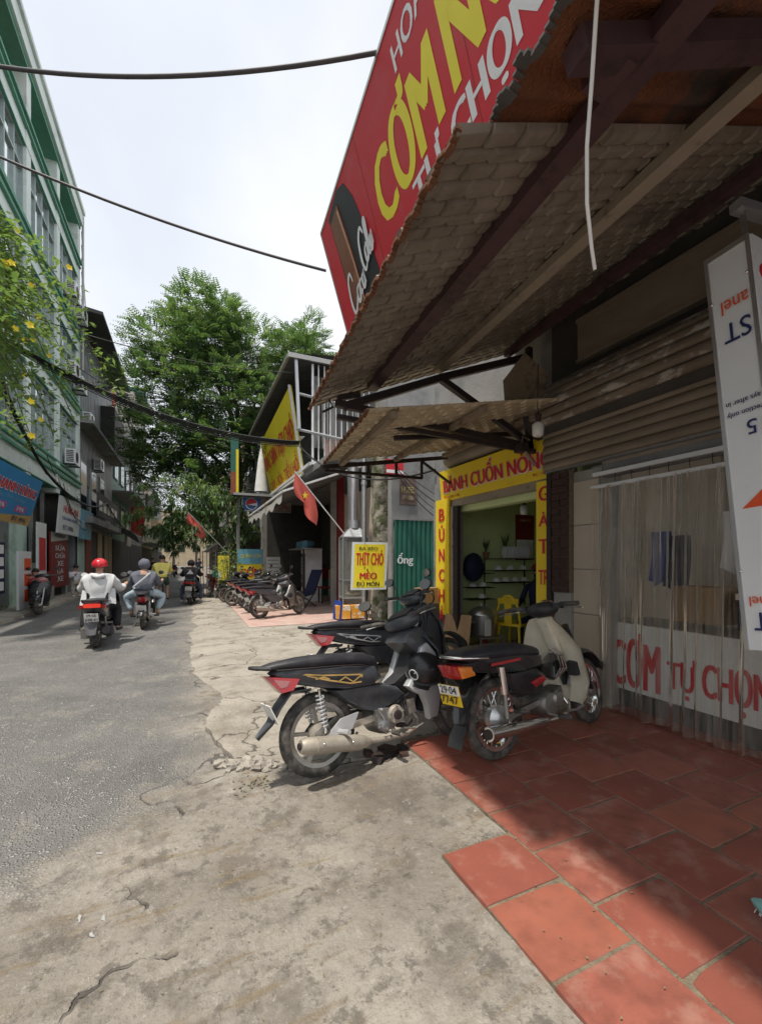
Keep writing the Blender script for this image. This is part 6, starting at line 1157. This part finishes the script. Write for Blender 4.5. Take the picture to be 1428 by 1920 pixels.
# cream leg shield bike
def cub(label, loc, rz, lean, steer, group=None):
    t = thing('motorbike', label, 'motorbike', loc, rz, group, rx=-R(lean)); st = steering(steer, .80, .92, 1.21, .285)
    wheel(t, 0, .285, .075, 'spoke', rimm='chrome'); wheel(t, 1.21, .28, .068, 'spoke', steer=st, rimm='chrome')
    strip([(.325*math.cos(R(a)), .29+.335*math.sin(R(a))) for a in range(28, 196, 12)], [.06]+[.075]*10+[.07, .065, .055, .05], .014, .028).build('rear_fender', K['black_gloss'], t, 60)
    strip([(-.33, .30), (-.375, .24), (-.40, .17)], [.055, .06, .065], .01, .01).build('mud_flap', K['black_plastic'], t, 50)
    seatloft([(-.36, .10, .775, .74), (-.30, .125, .80, .725), (-.1, .135, .81, .715), (.1, .135, .805, .70), (.22, .13, .80, .69), (.30, .125, .785, .68), (.42, .11, .755, .665), (.50, .075, .73, .66)]).build('seat', K['seat'], t, 60)
    taper(MB().pillow([(-.38, .725), (-.33, .66), (-.1, .62), (.25, .585), (.5, .60), (.5, .68), (.2, .72), (-.2, .745)], 0, .125, .14, rings=4), -.4, -.05, .8).build('tail_cowl', K['black_gloss'], t, 50)
    for s in (-1, 1): MB().bb((-.12, s*.128-.002, .675), (.2, s*.128+.002, .695)).build('red_stripe', K['red_lens'], t)
    MB().tube([(-.15, -.13, .735), (-.36, -.12, .76), (-.41, -.06, .765), (-.41, .06, .765), (-.36, .12, .76), (-.15, .13, .735)], .011, 8).build('grab_rail', K['chrome'], t, 60)
    o = MB().pillow([(-.43, .715), (-.31, .71), (-.29, .625), (-.38, .62)], 0, .085, .12, rings=3).build('tail_light', K['red_lens'], t, 40)
    for s in (-1, 1): MB().pillow([(-.40, .705), (-.27, .70), (-.25, .63), (-.37, .625)], s*.088, .02, .2).build('indicator', K['amber'], o, 40)
    pm_ = MX.Translation((-.405, 0, .515)) @ MX.Rotation(R(-12), 4, 'Y')
    pl = MB().box((0, 0, .0), (.005, .19, .14)).xf(pm_).build('number_plate', K['plate_yellow'], t); MB().box((-.003, 0, .037), (.003, .186, .064)).xf(pm_).build('plate_top', K['plate_white'], pl)
    ex, eu = V((0, -1, 0)), V((-.2, 0, .98)).normalized(); text('29·04', K['txt_black'], pl, V((-.413, .075, .53)), ex, eu, .15, .05, .02, .001, lift=.0035); text('7747', K['txt_black'], pl, V((-.4, .085, .462)), ex, eu, .16, .055, .02, .001, lift=.004)
    for s in (-1, 1):
        sh = MB().tube([(-.02, s*.125, .66), (.0, s*.12, .47)], .026, 12).build('shock_absorber', K['chrome'], t, 40); MB().tube([(.0, s*.12, .47), (.01, s*.115, .30)], .015, 10).build('rod', K['dull_metal'], sh, 40)
    MB().bar((.42, .08, .33), (0, .08, .285), .022, .04).bar((.42, -.08, .33), (0, -.08, .285), .022, .04).build('swing_arm', K['dull_metal'], t)
    MB().lathe([(.015, .0), (.095, .0), (.10, -.05), (.05, -.075), (.015, -.08)], 22, (0, 0, .285), 'y').build('brake_drum', K['alu'], t, 40)
    MB().pillow([(.08, .60), (.40, .60), (.52, .52), (.46, .42), (.2, .40), (.10, .48)], 0, .115, .12, rings=4).build('side_cover', K['black_gloss'], t, 50)
    for s in (-1, 1): MB().pillow([(.30, .50), (.46, .53), (.50, .49), (.36, .455)], s*.116, .006, .1).build('red_emblem', K['red_lens'], t, 40)
    e = MB().lathe([(.02, -.13), (.085, -.125), (.10, -.08), (.105, .06), (.09, .11), (.05, .12)], 26, (.52, 0, .30), 'y').build('engine', K['dull_metal'], t, 40)
    cy = MB().tube([(.56, 0, .31), (.80, 0, .34)], .05, 14)
    for i in range(6): cy.box((.65+.022*i, 0, .32+.003*i), (.007, .125, .12))
    cy.build('cylinder', K['dull_metal'], e, 40); MB().lathe([(.012, -.15), (.05, -.148), (.06, -.12)], 18, (.60, 0, .33), 'y').build('clutch_cover', K['dull_metal'], e, 40)
    x = MB().tube([(.82, -.02, .29), (.84, -.06, .235), (.78, -.10, .19), (.6, -.12, .18), (.45, -.13, .19)], .017, 10).build('exhaust_pipe', K['chrome'], t, 60)
    MB().tube([(.46, -.13, .19), (.40, -.134, .20), (.0, -.15, .235), (-.22, -.16, .255), (-.25, -.162, .258)], [.018, .036, .042, .044, .046], 18).build('muffler', K['chrome'], x, 50); MB().tube([(-.24, -.161, .257), (-.256, -.162, .2585)], .034, 14).build('muffler_tip', K['steel_dark'], x)
    MB().tube([(.50, -.29, .23), (.50, .29, .23)], .011, 8).build('foot_bar', K['dull_metal'], t)
    for s in (-1, 1): MB().tube([(.50, s*.19, .23), (.50, s*.29, .235)], .02, 8).build('foot_peg', K['rubber'], t, 40); MB().tube([(.10, s*.11, .33), (.12, s*.22, .34)], .015, 8).build('rear_peg', K['rubber'], t, 40)
    MB().tube([(.66, -.15, .225), (.76, -.17, .22), (.84, -.19, .245)], .01, 6).build('brake_pedal', K['dull_metal'], t)
    MB().tube([(.36, .1, .2), (.30, .22, .0)], .01, 6).build('side_stand', K['dull_metal'], t)
    # leg shield sheet
    def ls(u, v, off=0):
        z = lerp(.93, .25, v); wv = .115+.145*min(1, v/.33)**.8-.05*max(0, v-.75)/.25; wv = wv if v < .93 else wv*.93; a = -1+2*u; xc = lerp(.69, .83, min(1, v*1.4))+.02*math.sin(v*3)
        return (xc+.05*(1-abs(a)**2.2)-.015*abs(a)**6+off+(.035 if abs(a) < .16 else 0), a*wv, z+.03*(1-a*a)*(1 if v < .02 else 0))
    sh = MB().grid(lambda u, v: ls(u, v), 26, 26); f0 = MB().grid(lambda u, v: ls(u, v, .012), 26, 26); f0.f = [tuple(reversed(f)) for f in f0.f]; sh.add(f0.v, f0.f); sh.build('leg_shield', K['cream'], t, 60)
    MB().pillow([(.66, .94), (.74, .98), (.84, .86), (.90, .6), (.86, .52), (.78, .70)], 0, .052, .2, rings=4).build('neck_cover', K['cream'], t, 50)
    MB().pillow([(.815, .575), (.85, .59), (.865, .55), (.86, .47), (.825, .47)], -.135, .045, .1).build('vent_hole', K['black_plastic'], t, 50)
    MB().pillow([(.55, .60), (.70, .60), (.84, .66), (.88, .50), (.70, .44), (.56, .50)], 0, .06, .15).build('centre_tunnel', K['black_gloss'], t, 50)
    for i in range(3): MB().tube([(.66+.02*i, -.05-.015*i, .70), (.72+.02*i, -.09-.012*i, .64), (.74+.02*i, -.09-.012*i, .54), (.70+.02*i, -.06, .47)], .007, 6).build('carrier_bar', K['chrome'], t, 60)
    for s in (-1, 1): MB().tube([(.88, s*.075, .86), (1.05, s*.07, .55), (1.18, s*.07, .30)], [.03, .026, .022], 10).xf(st).build('fork_leg', K['black_gloss'], t, 40)
    strip([(1.21+.325*math.cos(R(a)), .285+.33*math.sin(R(a))) for a in range(165, 20, -11)]+[(1.58, .47)], [.04]+[.065]*12+[.055, .035], .014, .028).xf(st).build('front_fender', K['black_gloss'], t, 60)
    st = st @ MX.Translation((-.06, 0, .01)); h = MB().ball((.76, 0, 1.0), .09, 18, 12, (1.1, 1.5, .7)).xf(st).build('handle_cover', K['black_plastic'], t, True); MB().ball((.84, 0, 1.0), .085, 16, 10, (.8, 1, 1)).xf(st).build('headlight', K['chrome'], h, True)
    for s in (-1, 1):
        g = MB().tube([(.76, s*.10, 1.01), (.70, s*.2, 1.03), (.65, s*.35, 1.02)], [.018, .018, .019], 10).xf(st).build('grip', K['rubber'], t, 40); MB().tube([(.77, s*.15, 1.0), (.75, s*.24, 1.0), (.69, s*.36, .985)], .006, 6).xf(st).build('lever', K['alu'], g); MB().box((.74, s*.15, 1.02), (.06, .06, .045)).xf(st).build('switch_box', K['black_plastic'], g)
    return t
bikeC = cub('old motorbike with a large cream leg shield and spoked wheels in the shade', (2.0, 2.43, .083), R(11), 7, 8)
o = MB().ball((0, 0, 0), .08, 12, 8, (.8, .7, 1.3)); o.v = [tuple(V(p)*(1+.2*NZ.noise(V(p)*14))) for p in o.v]; o = o.build('blue_rag', K['blue'], None, 60); o.location = (2.47, 2.70, .56); tag(o, 'blue rag stuffed at the cream motorbike leg shield', 'rag')
# parked row before the eatery
for i, (x, y, rz, lb_, sh_, bd, ln) in enumerate(((1.62, 11.0, 25, 'grey scooter like motorbike with maroon floor, first of the row before the eatery', 'dull_metal', 'grey_plastic', 6), (1.60, 12.3, 22, 'black motorbike with silver trim, second of the row before the eatery', 'silver', 'black_gloss', 8), (1.58, 13.7, 22, 'black motorbike with dark shield, third of the row before the eatery', 'black_gloss', 'black_gloss', 8), (1.55, 15.2, 24, 'dark motorbike with orange tail lamp at the far end of the row', 'dull_metal', 'black_dusty', 8))):
    underbone(lb_, (x, y, .03), R(rz), ln, 15, sh_, None, bd, 'amber' if i == 3 else 'red_lens', 'motorbikes parked before the eatery', 'spoke' if i % 2 else 'cast', True)
for i, (x, y) in enumerate(((3.0, 14.0), (2.9, 15.4))): underbone(['dark motorbike parked deep under the awning by the lounge chair', 'dark motorbike parked deep under the awning by the notice sheet'][i], (x-.6, y, .03), R(160), 6, -10, 'black_gloss', None, 'black_gloss', 'red_lens', 'motorbikes under the awning', 'cast', True)
# ---------------------------------------------------------------- scooters
def scooter(label, loc, rz, lean=0, steer=0, body='black_gloss', plate=None, lit=False, group=None, Rw=.25):
    t = thing('scooter', label, 'scooter', loc, rz, group, rx=-R(lean)); st = steering(steer, .92, .9, 1.27, Rw)
    wheel(t, 0, Rw, .12, 'cast'); wheel(t, 1.27, Rw, .10, 'cast', steer=st)
    taper(MB().pillow([(-.34, .78), (-.30, .66), (-.1, .52), (.3, .42), (.5, .42), (.56, .62), (.5, .74), (.1, .78), (-.2, .82)], 0, .19, .3, rings=5), -.4, .1, .7).build('rear_body', K[body], t, 50)
    seatloft([(-.34, .09, .83, .79), (-.2, .14, .86, .78), (.1, .16, .85, .76), (.35, .16, .81, .74), (.52, .12, .79, .72)]).build('seat', K['seat'], t, 60)
    MB().tube([(-.2, -.15, .80), (-.38, -.13, .845), (-.43, 0, .85), (-.38, .13, .845), (-.2, .15, .80)], .016, 8).build('grab_rail', K['black_plastic'], t, 60)
    tl = MB().pillow([(-.385, .79), (-.30, .785), (-.28, .725), (-.345, .72)], 0, .12, .15, rings=4).build('tail_light', K['red_glow' if lit else 'red_lens'], t, 40)
    for s in (-1, 1): MB().pillow([(-.36, .77), (-.22, .76), (-.22, .70), (-.32, .70)], s*.165, .03, .2).build('indicator', K['red_lens'], tl, 40)
    strip([(-.10, .60), (-.26, .60), (-.34, .46), (-.42, .28)], [.10, .10, .085, .07], .014, .025).build('rear_fender', K['grey_plastic'], t, 60)
    pm_ = MX.Translation((-.375, 0, .56)) @ MX.Rotation(R(-22), 4, 'Y'); pl = MB().box((0, 0, 0), (.006, .20, .15)).xf(pm_).build('number_plate', K['plate_white'], t)
    if plate:
        ex, eu = V((0, -1, 0)), V((-.375, 0, .927)).normalized(); text(plate[0], K['txt_black'], pl, V((-.381, .07, .575)), ex, eu, .14, .05, .02, .001); text(plate[1], K['txt_black'], pl, V((-.355, .085, .50)), ex, eu, .17, .055, .02, .001)
    MB().pillow([(-.12, .35), (.5, .40), (.56, .28), (.3, .16), (-.08, .17)], .14, .07, .15).build('engine_case', K['dull_metal'], t, 50); MB().tube([(.35, -.15, .22), (.1, -.18, .26), (-.22, -.19, .32), (-.26, -.19, .33)], [.05, .085, .088, .06], 16).build('muffler', K['black_plastic'], t, 50)
    for s in (-1, 1): sh = MB().tube([(-.06, s*.15, .55), (-.01, s*.15, .27)], .014, 8).build('shock_absorber', K['dull_metal'], t)
    MB().bb((.42, -.17, .28), (.95, .17, .34)).build('floor', K['black_plastic'], t)
    strip([(.84, .95), (.95, .86), (1.0, .60), (.98, .38), (.88, .28)], [.12, .22, .24, .22, .17], .03, .06, 10).build('apron', K[body], t, 60); MB().pillow([(.80, .94), (.92, .86), (.96, .6), (.94, .4), (.86, .4), (.84, .7)], 0, .16, .2).build('inner_panel', K['black_plastic'], t, 50)
    for s in (-1, 1): MB().tube([(1.0, s*.07, .7), (1.26, s*.07, Rw)], .024, 8).xf(st).build('fork_leg', K['dull_metal'], t, 40)
    strip([(1.27+.29*math.cos(R(a)), Rw+.29*math.sin(R(a))) for a in range(165, 15, -15)], [.04]+[.075]*8+[.05], .012, .025).xf(st).build('front_fender', K[body], t, 60)
    h = MB().ball((.85, 0, 1.02), .1, 18, 10, (1.1, 1.9, .7)).xf(st).build('handle_cover', K[body], t, True); MB().ball((.97, 0, .92), .09, 14, 9, (.6, 1.5, .9)).build('headlight', K['clear_lens'], t, True)
    for s in (-1, 1): MB().tube([(.83, s*.15, 1.03), (.76, s*.38, 1.05)], .018, 8).xf(st).build('grip', K['rubber'], t, 40)
    mirrors(t, st, .84, 1.06); return t
K['red_glow'] = mat('red_glow', (.85, .05, .03), .2, emit=.35)
scooter('black scooter with lit tail light ridden by the person in a red helmet', (-1.47, 8.73, -.012), R(90), 0, 0, 'black_gloss', ('29-S6', '698.41'), True)
scooter('black scooter stopped at the right road edge under the black hoodie rider', (.02, 15.9, -.012), R(84), 0, 5, 'black_gloss', ('30-H1', '221'))
scooter('black scooter parked facing the camera by the left kerb', (-3.95, 15.3, .04), R(-78), 6, -14, 'black_gloss')
underbone('dark motorbike ridden by the person with the hood up', (-.93, 10.69, -.012), R(90), 0, 0, 'black_dusty', None, 'black_dusty', 'red_lens', None, 'cast', True)
for i, (x, y, rz) in enumerate(((1.0, 21.5, 60), (-1.2, 42, 90), (.2, 55, -90), (-2.6, 36, 90))): scooter(['red trimmed scooter parked behind the tree poles', 'dark scooter far down the street', 'dark scooter at the far bend of the street', 'dark scooter near the left shops far away'][i], (x, y, 0), R(rz), 0, 0, 'dark_red' if i == 0 else 'black_gloss')
# bicycles
def bicycle(label, loc, rz, fm='steel_dark', lean=0, basket=False):
    t = thing('bicycle', label, 'bicycle', loc, rz, None, rx=-R(lean))
    for x in (0, 1.02): wheel(t, x, .33, .042, 'spoke', rimm='alu')
    f = MB()
    for a, b in (((0, 0, .33), (.42, 0, .32)), ((0, 0, .33), (.30, 0, .78)), ((.42, 0, .32), (.28, 0, .85)), ((.42, 0, .32), (.80, 0, .72)), ((.32, 0, .70), (.78, 0, .85))): f.tube([a, b], .017, 8)
    f.build('frame', K[fm], t, 40); MB().tube([(1.02, 0, .33), (.80, 0, .75), (.76, 0, 1.0)], .016, 8).build('fork', K[fm], t, 40); MB().tube([(.66, -.28, 1.02), (.78, -.1, 1.0), (.78, .1, 1.0), (.66, .28, 1.02)], .012, 8).build('handlebar', K['chrome'], t, 60)
    MB().pillow([(.12, .87), (.38, .88), (.40, .91), (.14, .93)], 0, .08, .3).build('saddle', K['seat'], t, 50); MB().tube([(.42, -.16, .2), (.42, -.1, .2), (.42, -.06, .32), (.42, .06, .32), (.42, .1, .44), (.42, .16, .44)], .012, 6).build('pedals', K['dull_metal'], t)
    if basket: MB().bb((.86, -.17, .82), (1.14, .17, 1.05)).build('basket', K['green_sheet'], t)
    strip([(.35*math.cos(R(a)), .33+.36*math.sin(R(a))) for a in range(20, 190, 15)], .028, .005).build('rear_mudguard', K[fm], t, 50); return t
bicycle('dark bicycle ridden by the person in a yellow shirt', (-.80, 15.1, 0), R(90)); bicycle('old bicycle with green basket leaning at the tree poles', (.75, 18.9, 0), R(-80), 'dark_red', 6, True)
# ================================================================ people
def body_sk(P, k=1., kl=1.):
    """P: dict of joints. returns skin joints and edges of the whole figure"""
    J = []; E = []; ix = {}
    def a(n, r, r2=None, par=None): ix[n] = len(J); J.append((*P[n], r, r2 or r)); (E.append((ix[par], ix[n])) if par else None)
    a('pelvis', .135, .11); a('waist', .125, .10, 'pelvis'); a('chest', .15, .105, 'waist'); a('neck', .05, .05, 'chest'); a('head', .082, .09, 'neck'); a('crown', .07, .08, 'head')
    for s in 'LR':
        a('sh'+s, .062, None, 'chest'); a('el'+s, .042, None, 'sh'+s); a('wr'+s, .028, None, 'el'+s); a('hd'+s, .036, .026, 'wr'+s); a('fi'+s, .022, .014, 'hd'+s)
        a('hp'+s, .085, None, 'pelvis'); a('kn'+s, .058, None, 'hp'+s); a('an'+s, .036, None, 'kn'+s); a('to'+s, .034, .028, 'an'+s)
    return J, E, ix
def sub_sk(P, names, rad, edges): idx = {n: i for i, n in enumerate(names)}; return [(*P[n], *(rad[i] if isinstance(rad[i], tuple) else (rad[i], rad[i]))) for i, n in enumerate(names)], [(idx[a], idx[b]) for a, b in edges]
def figure(label, loc, rz, P, top, bottom, shoes='steel_dark', sleeves=True, short=False, scale=1., loose=1.):
    P = {k_: V(v) for k_, v in P.items()}
    for n in list(P):
        if n.endswith('R') and n[:-1]+'L' not in P: q = P[n]; P[n[:-1]+'L'] = V((q.x, -q.y, q.z))
    for s in 'LR':
        if 'fi'+s not in P: P['fi'+s] = P['hd'+s]+(P['hd'+s]-P['wr'+s])*.9
    t = thing('person', label, 'person', loc, rz); t.scale = (scale,)*3
    J, E, ix = body_sk(P); skin('body', J, E, K['skin_tone'], t, 2)
    l_ = loose
    nm = ['waist', 'pelvis', 'chest', 'collar', 'shL', 'elL', 'wrL', 'shR', 'elR', 'wrR']; P['collar'] = P['chest'].lerp(P['neck'], .72)
    if not sleeves: 
        for s in 'LR': P['wr'+s] = P['sh'+s].lerp(P['el'+s], .95); P['el'+s] = P['sh'+s].lerp(P['el'+s], .55)
    j, e = sub_sk(P, nm, [(.165*l_, .135*l_), (.17*l_, .14*l_), (.18*l_, .14*l_), (.085, .08), .085*l_, .07*l_, .055 if sleeves else .06, .085*l_, .07*l_, .055 if sleeves else .06], [('waist', 'pelvis'), ('waist', 'chest'), ('chest', 'collar'), ('chest', 'shL'), ('shL', 'elL'), ('elL', 'wrL'), ('chest', 'shR'), ('shR', 'elR'), ('elR', 'wrR')]); skin('jacket', j, e, K[top], t, 3, .016)
    if short:
        for s in 'LR': P['an'+s] = P['hp'+s].lerp(P['kn'+s], .98); P['kn'+s] = P['hp'+s].lerp(P['kn'+s], .5)
    j, e = sub_sk(P, ['pelvis', 'hpL', 'knL', 'anL', 'hpR', 'knR', 'anR'], [(.15, .125), .10, .085, .06 if not short else .085, .10, .085, .06 if not short else .085], [('pelvis', 'hpL'), ('hpL', 'knL'), ('knL', 'anL'), ('pelvis', 'hpR'), ('hpR', 'knR'), ('knR', 'anR')]); skin('trousers', j, e, K[bottom], t, 3, .011)
    if shoes:
        for s in 'LR':
            a_, b_ = J[ix['an'+s]][:3], J[ix['to'+s]][:3]; skin('shoe', [(a_[0]-.03, a_[1], a_[2]-.03, .045, .04), (*b_, .05, .036), (b_[0]+(b_[0]-a_[0])*.35, b_[1]+(b_[1]-a_[1])*.35, b_[2]-.01, .035, .028)], [(0, 1), (1, 2)], K[shoes], t, 1)
    return t, P
RIDE = dict(pelvis=(.28, 0, .80), waist=(.27, 0, .96), chest=(.31, 0, 1.12), neck=(.35, 0, 1.29), head=(.38, 0, 1.38), crown=(.37, 0, 1.44), shR=(.32, -.19, 1.16), elR=(.48, -.29, .96), wrR=(.70, -.34, 1.02), hdR=(.77, -.36, 1.05), hpR=(.30, -.10, .80), knR=(.66, -.22, .70), anR=(.56, -.22, .30), toR=(.68, -.24, .28))
# 1: red helmet, light grey jacket
P1 = dict(RIDE); P1['anR'] = (.42, -.26, .27); P1['toR'] = (.52, -.30, .24); P1['knR'] = (.60, -.24, .62)
t, P = figure('rider in a red helmet, light grey hooded jacket and black trousers', (-1.47, 8.73, 0), R(90), P1, 'jacket_grey', 'black_cloth', 'black_plastic', loose=1.18)
h_ = MB().ball((.365, 0, 1.415), .128, 20, 12, (1.12, .98, .95), -.35, 1).build('helmet', K['helmet_red'], t, True); MB().lathe([(.118, -.048), (.130, -.052), (.130, -.035), (.118, -.03)], 24, (.365, 0, 1.415), closed=True).build('helmet_rim', K['black_plastic'], h_); MB().pillow([(.47, 1.42), (.58, 1.39), (.56, 1.375), (.46, 1.39)], 0, .09, .3).build('visor', K['helmet_red'], h_, 50)
skin('hood', [(.25, -.10, 1.24, .055, .04), (.19, 0, 1.19, .075, .05), (.25, .10, 1.24, .055, .04)], [(0, 1), (1, 2)], K['jacket_grey'], t, 2)
MB().grid(lambda u, v: (.20-.10*v+.05*(2*u-1)**2*2, (u-.5)*.50*(1+.1*v), .98-.27*v+.02*math.sin(u*12)), 14, 6).build('jacket_tail', K['jacket_grey'], t, 60)
# 2: hood up, jeans, knees wide
P2 = dict(RIDE); P2.update(pelvis=(.24, 0, .84), chest=(.30, 0, 1.14), waist=(.26, 0, .98), knR=(.52, -.38, .66), anR=(.44, -.26, .36), toR=(.55, -.27, .26), neck=(.34, 0, 1.30), head=(.37, 0, 1.385), crown=(.36, 0, 1.44), wrR=(.62, -.32, .98), hdR=(.69, -.34, 1.02))
t, P = figure('rider with dark grey hood up, pale strap across the back and light jeans', (-.93, 10.69, 0), R(90), P2, 'jacket_dark', 'jeans', 'skin_tone', loose=1.12)
h_ = MB().ball((.36, 0, 1.40), .135, 18, 12, (1.0, .92, 1.0), -.8, 1); h_.v = [tuple(V(p)+V((0, 0, .006*math.sin(p[1]*60)))) for p in h_.v]; h_.build('hood', K['jacket_dark'], t, True)
MB().tube([(.12, -.14, 1.22), (.085, 0, 1.08), (.10, .18, .92)], .018, 6).build('shoulder_strap', K['white_cloth'], t, 60)
# 3: black hoodie at the road edge
P3 = dict(RIDE); P3.update(anR=(.45, -.30, .12), toR=(.57, -.32, .05), knR=(.55, -.30, .48), head=(.42, 0, 1.36), crown=(.42, 0, 1.42))
t, P = figure('rider in a black hoodie with white back emblem on a stopped scooter', (.02, 15.9, 0), R(84), P3, 'black_cloth', 'jeans_dark', 'ceramic', loose=1.15); MB().ball((.40, 0, 1.385), .13, 16, 10, (1, .95, 1), -.7, 1).build('hood', K['black_cloth'], t, True)
MB().prism([(-.11, 0), (.11, 0), (0, .16)], -.004, 0, 'y').xf(MX.Translation((.095, 0, 1.02)) @ MX.Rotation(R(-14), 4, 'Y') @ MX.Rotation(R(-90), 4, 'Z')).build('white_emblem', K['white_cloth'], t)
# 4: cyclist in yellow
P4 = dict(RIDE); P4.update(pelvis=(.24, 0, .95), waist=(.28, 0, 1.08), chest=(.36, 0, 1.27), neck=(.42, 0, 1.43), head=(.46, 0, 1.52), crown=(.45, 0, 1.58), shR=(.37, -.19, 1.32), elR=(.50, -.28, 1.10), wrR=(.64, -.28, 1.05), hdR=(.68, -.28, 1.04), hpR=(.27, -.10, .93), knR=(.55, -.14, .70), anR=(.42, -.15, .28), toR=(.54, -.16, .24))
t, P = figure('cyclist in a yellow shirt and dark shorts seen from behind', (-.80, 15.1, 0), R(90), P4, 'yellow_cloth', 'green_cloth', 'steel_dark', False, True, loose=1.15); MB().ball((.44, 0, 1.575), .10, 16, 10, (1.02, .9, 1), -.35, 1).build('hair', K['hair'], t, True)
# 5: child at the left kerb
P5 = dict(pelvis=(0, 0, .62), waist=(0, 0, .74), chest=(.01, 0, .88), neck=(.02, 0, 1.02), head=(.03, 0, 1.11), crown=(.02, 0, 1.17), shR=(.01, -.14, .92), elR=(.06, -.2, .76), wrR=(.18, -.12, .84), hdR=(.22, -.08, .88), shL=(.01, .14, .92), elL=(.0, .2, .74), wrL=(.05, .22, .6), hdL=(.06, .22, .55), hpR=(0, -.08, .6), knR=(.02, -.09, .34), anR=(0, -.1, .07), toR=(.1, -.11, .04), hpL=(0, .08, .6), knL=(.05, .10, .34), anL=(-.02, .12, .07), toL=(.08, .13, .04))
t, P = figure('child in a white shirt and pale trousers standing by the red repair banner', (-4.05, 20.1, .07), R(-55), P5, 'white_cloth', 'khaki', 'ceramic', loose=.85); MB().ball((.012, 0, 1.16), .098, 16, 10, (1.02, .95, 1), -.3, 1).build('hair', K['hair'], t, True)
for s in (-1, 1): MB().ball((.108, s*.032, 1.125), .011, 8, 6).build('eye', K['hair'], t, True)
MB().ball((.122, 0, 1.10), .014, 8, 6).build('nose', K['skin_tone'], t, True)
# 6: person behind the parked scooter at the left
P6 = dict(P5); t, P = figure('person in red top and dark trousers beside the parked black scooter', (-4.15, 15.7, .07), R(-60), P6, 'dark_red', 'black_cloth', 'black_plastic', loose=.9, scale=.95); MB().ball((.012, 0, 1.16), .098, 16, 10, (1.02, .95, 1), -.3, 1).build('hair', K['hair'], t, True)
# 7: far figures
for i, (x, y, m) in enumerate(((-2.8, 40, 'black_cloth'), (-2.2, 46, 'jacket_dark'), (1.1, 58, 'navy'))):
    t, P = figure(['distant pedestrian in black by the left shops', 'distant pedestrian in dark grey walking away', 'distant pedestrian in navy at the street end'][i], (x, y, 0), R(90), P5, m, 'jeans_dark', 'black_plastic', scale=1.38); MB().ball((.012, 0, 1.16), .098, 12, 8, (1.02, .95, 1), -.3, 1).build('hair', K['hair'], t, True)
# ================================================================ wires
def wire(p, q, sag, r, label, group=None, n=22):
    o = MB().tube(catenary(p, q, sag, n), r, 6).build('overhead_wire', K['cable'], None, 60); tag(o, label, 'wire', group)
def wire2(r_end, via, l_end, sag, r, label):
    o = MB().tube(catenary(r_end, via, sag, 16)+catenary(via, l_end, sag, 14)[1:], r, 8).build('overhead_wire', K['grey_cable'], None, 60); tag(o, label, 'wire')
K['grey_cable'] = mat('grey_cable', (.07, .065, .07), .55)
wire2((1.07, 2.45, 4.68), (-1.3, 4.09, 5.2), (-5.8, 7.2, 6.19), .11, .014, 'thick grey cable crossing the sky to the top edge of the red sign')
wire2((1.21, 4.0, 4.31), (-1.62, 5.11, 5.28), (-5.8, 6.75, 6.71), .07, .013, 'dark cable crossing the sky to the lower end of the red sign')
G_ = 'bundle of cables crossing the street'
for i in range(5): wire((-4.35, 13.6+.03*i, 7.15-.03*i), (3.1, 13.0+.03*i, 5.15-.03*i), .60+.012*i, .022 if i < 3 else .014, 'sagging black cable of the bundle crossing the street to the eatery', G_)
wire((-4.35, 13.9, 8.0), (3.0, 12.9, 7.2), .35, .012, 'single thin wire crossing to the eatery roof corner'); wire((-4.4, 20, 9.3), (2.7, 20, 6.2), .4, .014, 'thin wire passing in front of the big tree'); wire((-4.4, 22.4, 11.6), (2.5, 26, 8.0), .3, .010, 'upper thin wire between grey building and big tree'); wire((-4.4, 22.4, 11.2), (2.5, 26, 7.6), .3, .010, 'lower thin wire between grey building and big tree')
wire((3.1, 13.0, 5.0), (3.6, 5.9, 2.95), .5, .018, 'black cable running from the eatery sign to the alley'); wire((3.1, 12.9, 4.8), (4.3, 9.2, 3.6), .25, .010, 'thin cable from the eatery sign to the mossy post')
wire((-3.9, 12.4, 5.6), (-4.2, 17.5, 4.25), .25, .045, 'thick bundled cable dropping along the mint building above the shop signs'); wire((-4.2, 17.5, 4.25), (-4.05, 27, 4.55), .5, .05, 'fat black cable bundle strung along the left shop signs'); wire((-4.05, 27, 4.55), (-3.9, 44, 4.3), .9, .04, 'drooping cable bundle further along the left shops'); wire((-3.9, 12.1, 5.5), (-4.25, 17.2, 4.3), .1, .02, 'second cable beside the thick bundle on the mint building')
for i in range(3):
    o = MB().tube([(0, .1*math.sin(a)+.0, .14*math.cos(a)+.1*a/6.28) for a in [R(30*j) for j in range(0, 10)]], .025, 6).build('cable_clamp', K['ceramic'], None, 60); o.location = (-4.05, 17.5+1.5*i, 4.22-.08*i); tag(o, 'curved white clamp hook holding the cable bundle on the left', 'clamp', 'cable clamps on the left')
for i in range(6): wire((-4.4, 22.9, 16.2-.6*i), (-4.3+.1*i, 23.6, 12.6-.5*i), .5+.25*i, .008, 'loose loop of thin cable at the corner of the mint roof', 'loose cables at the mint roof corner', 10)
o = MB().tube([(-4.35, 22.95, 16.9), (-4.35, 22.95, 10)], .05, 8).build('drain_pipe', K['dull_metal']); tag(o, 'grey drain pipe down the corner of the mint building', 'pipe')
for i in range(3): wire((-4.2, 17.0+i, 4.9-.3*i), (-4.3, 21.5+i, 3.4-.25*i), .2+.15*i, .012, 'tangled thin wire behind the white shop sign on the left', 'tangled wires on the left')
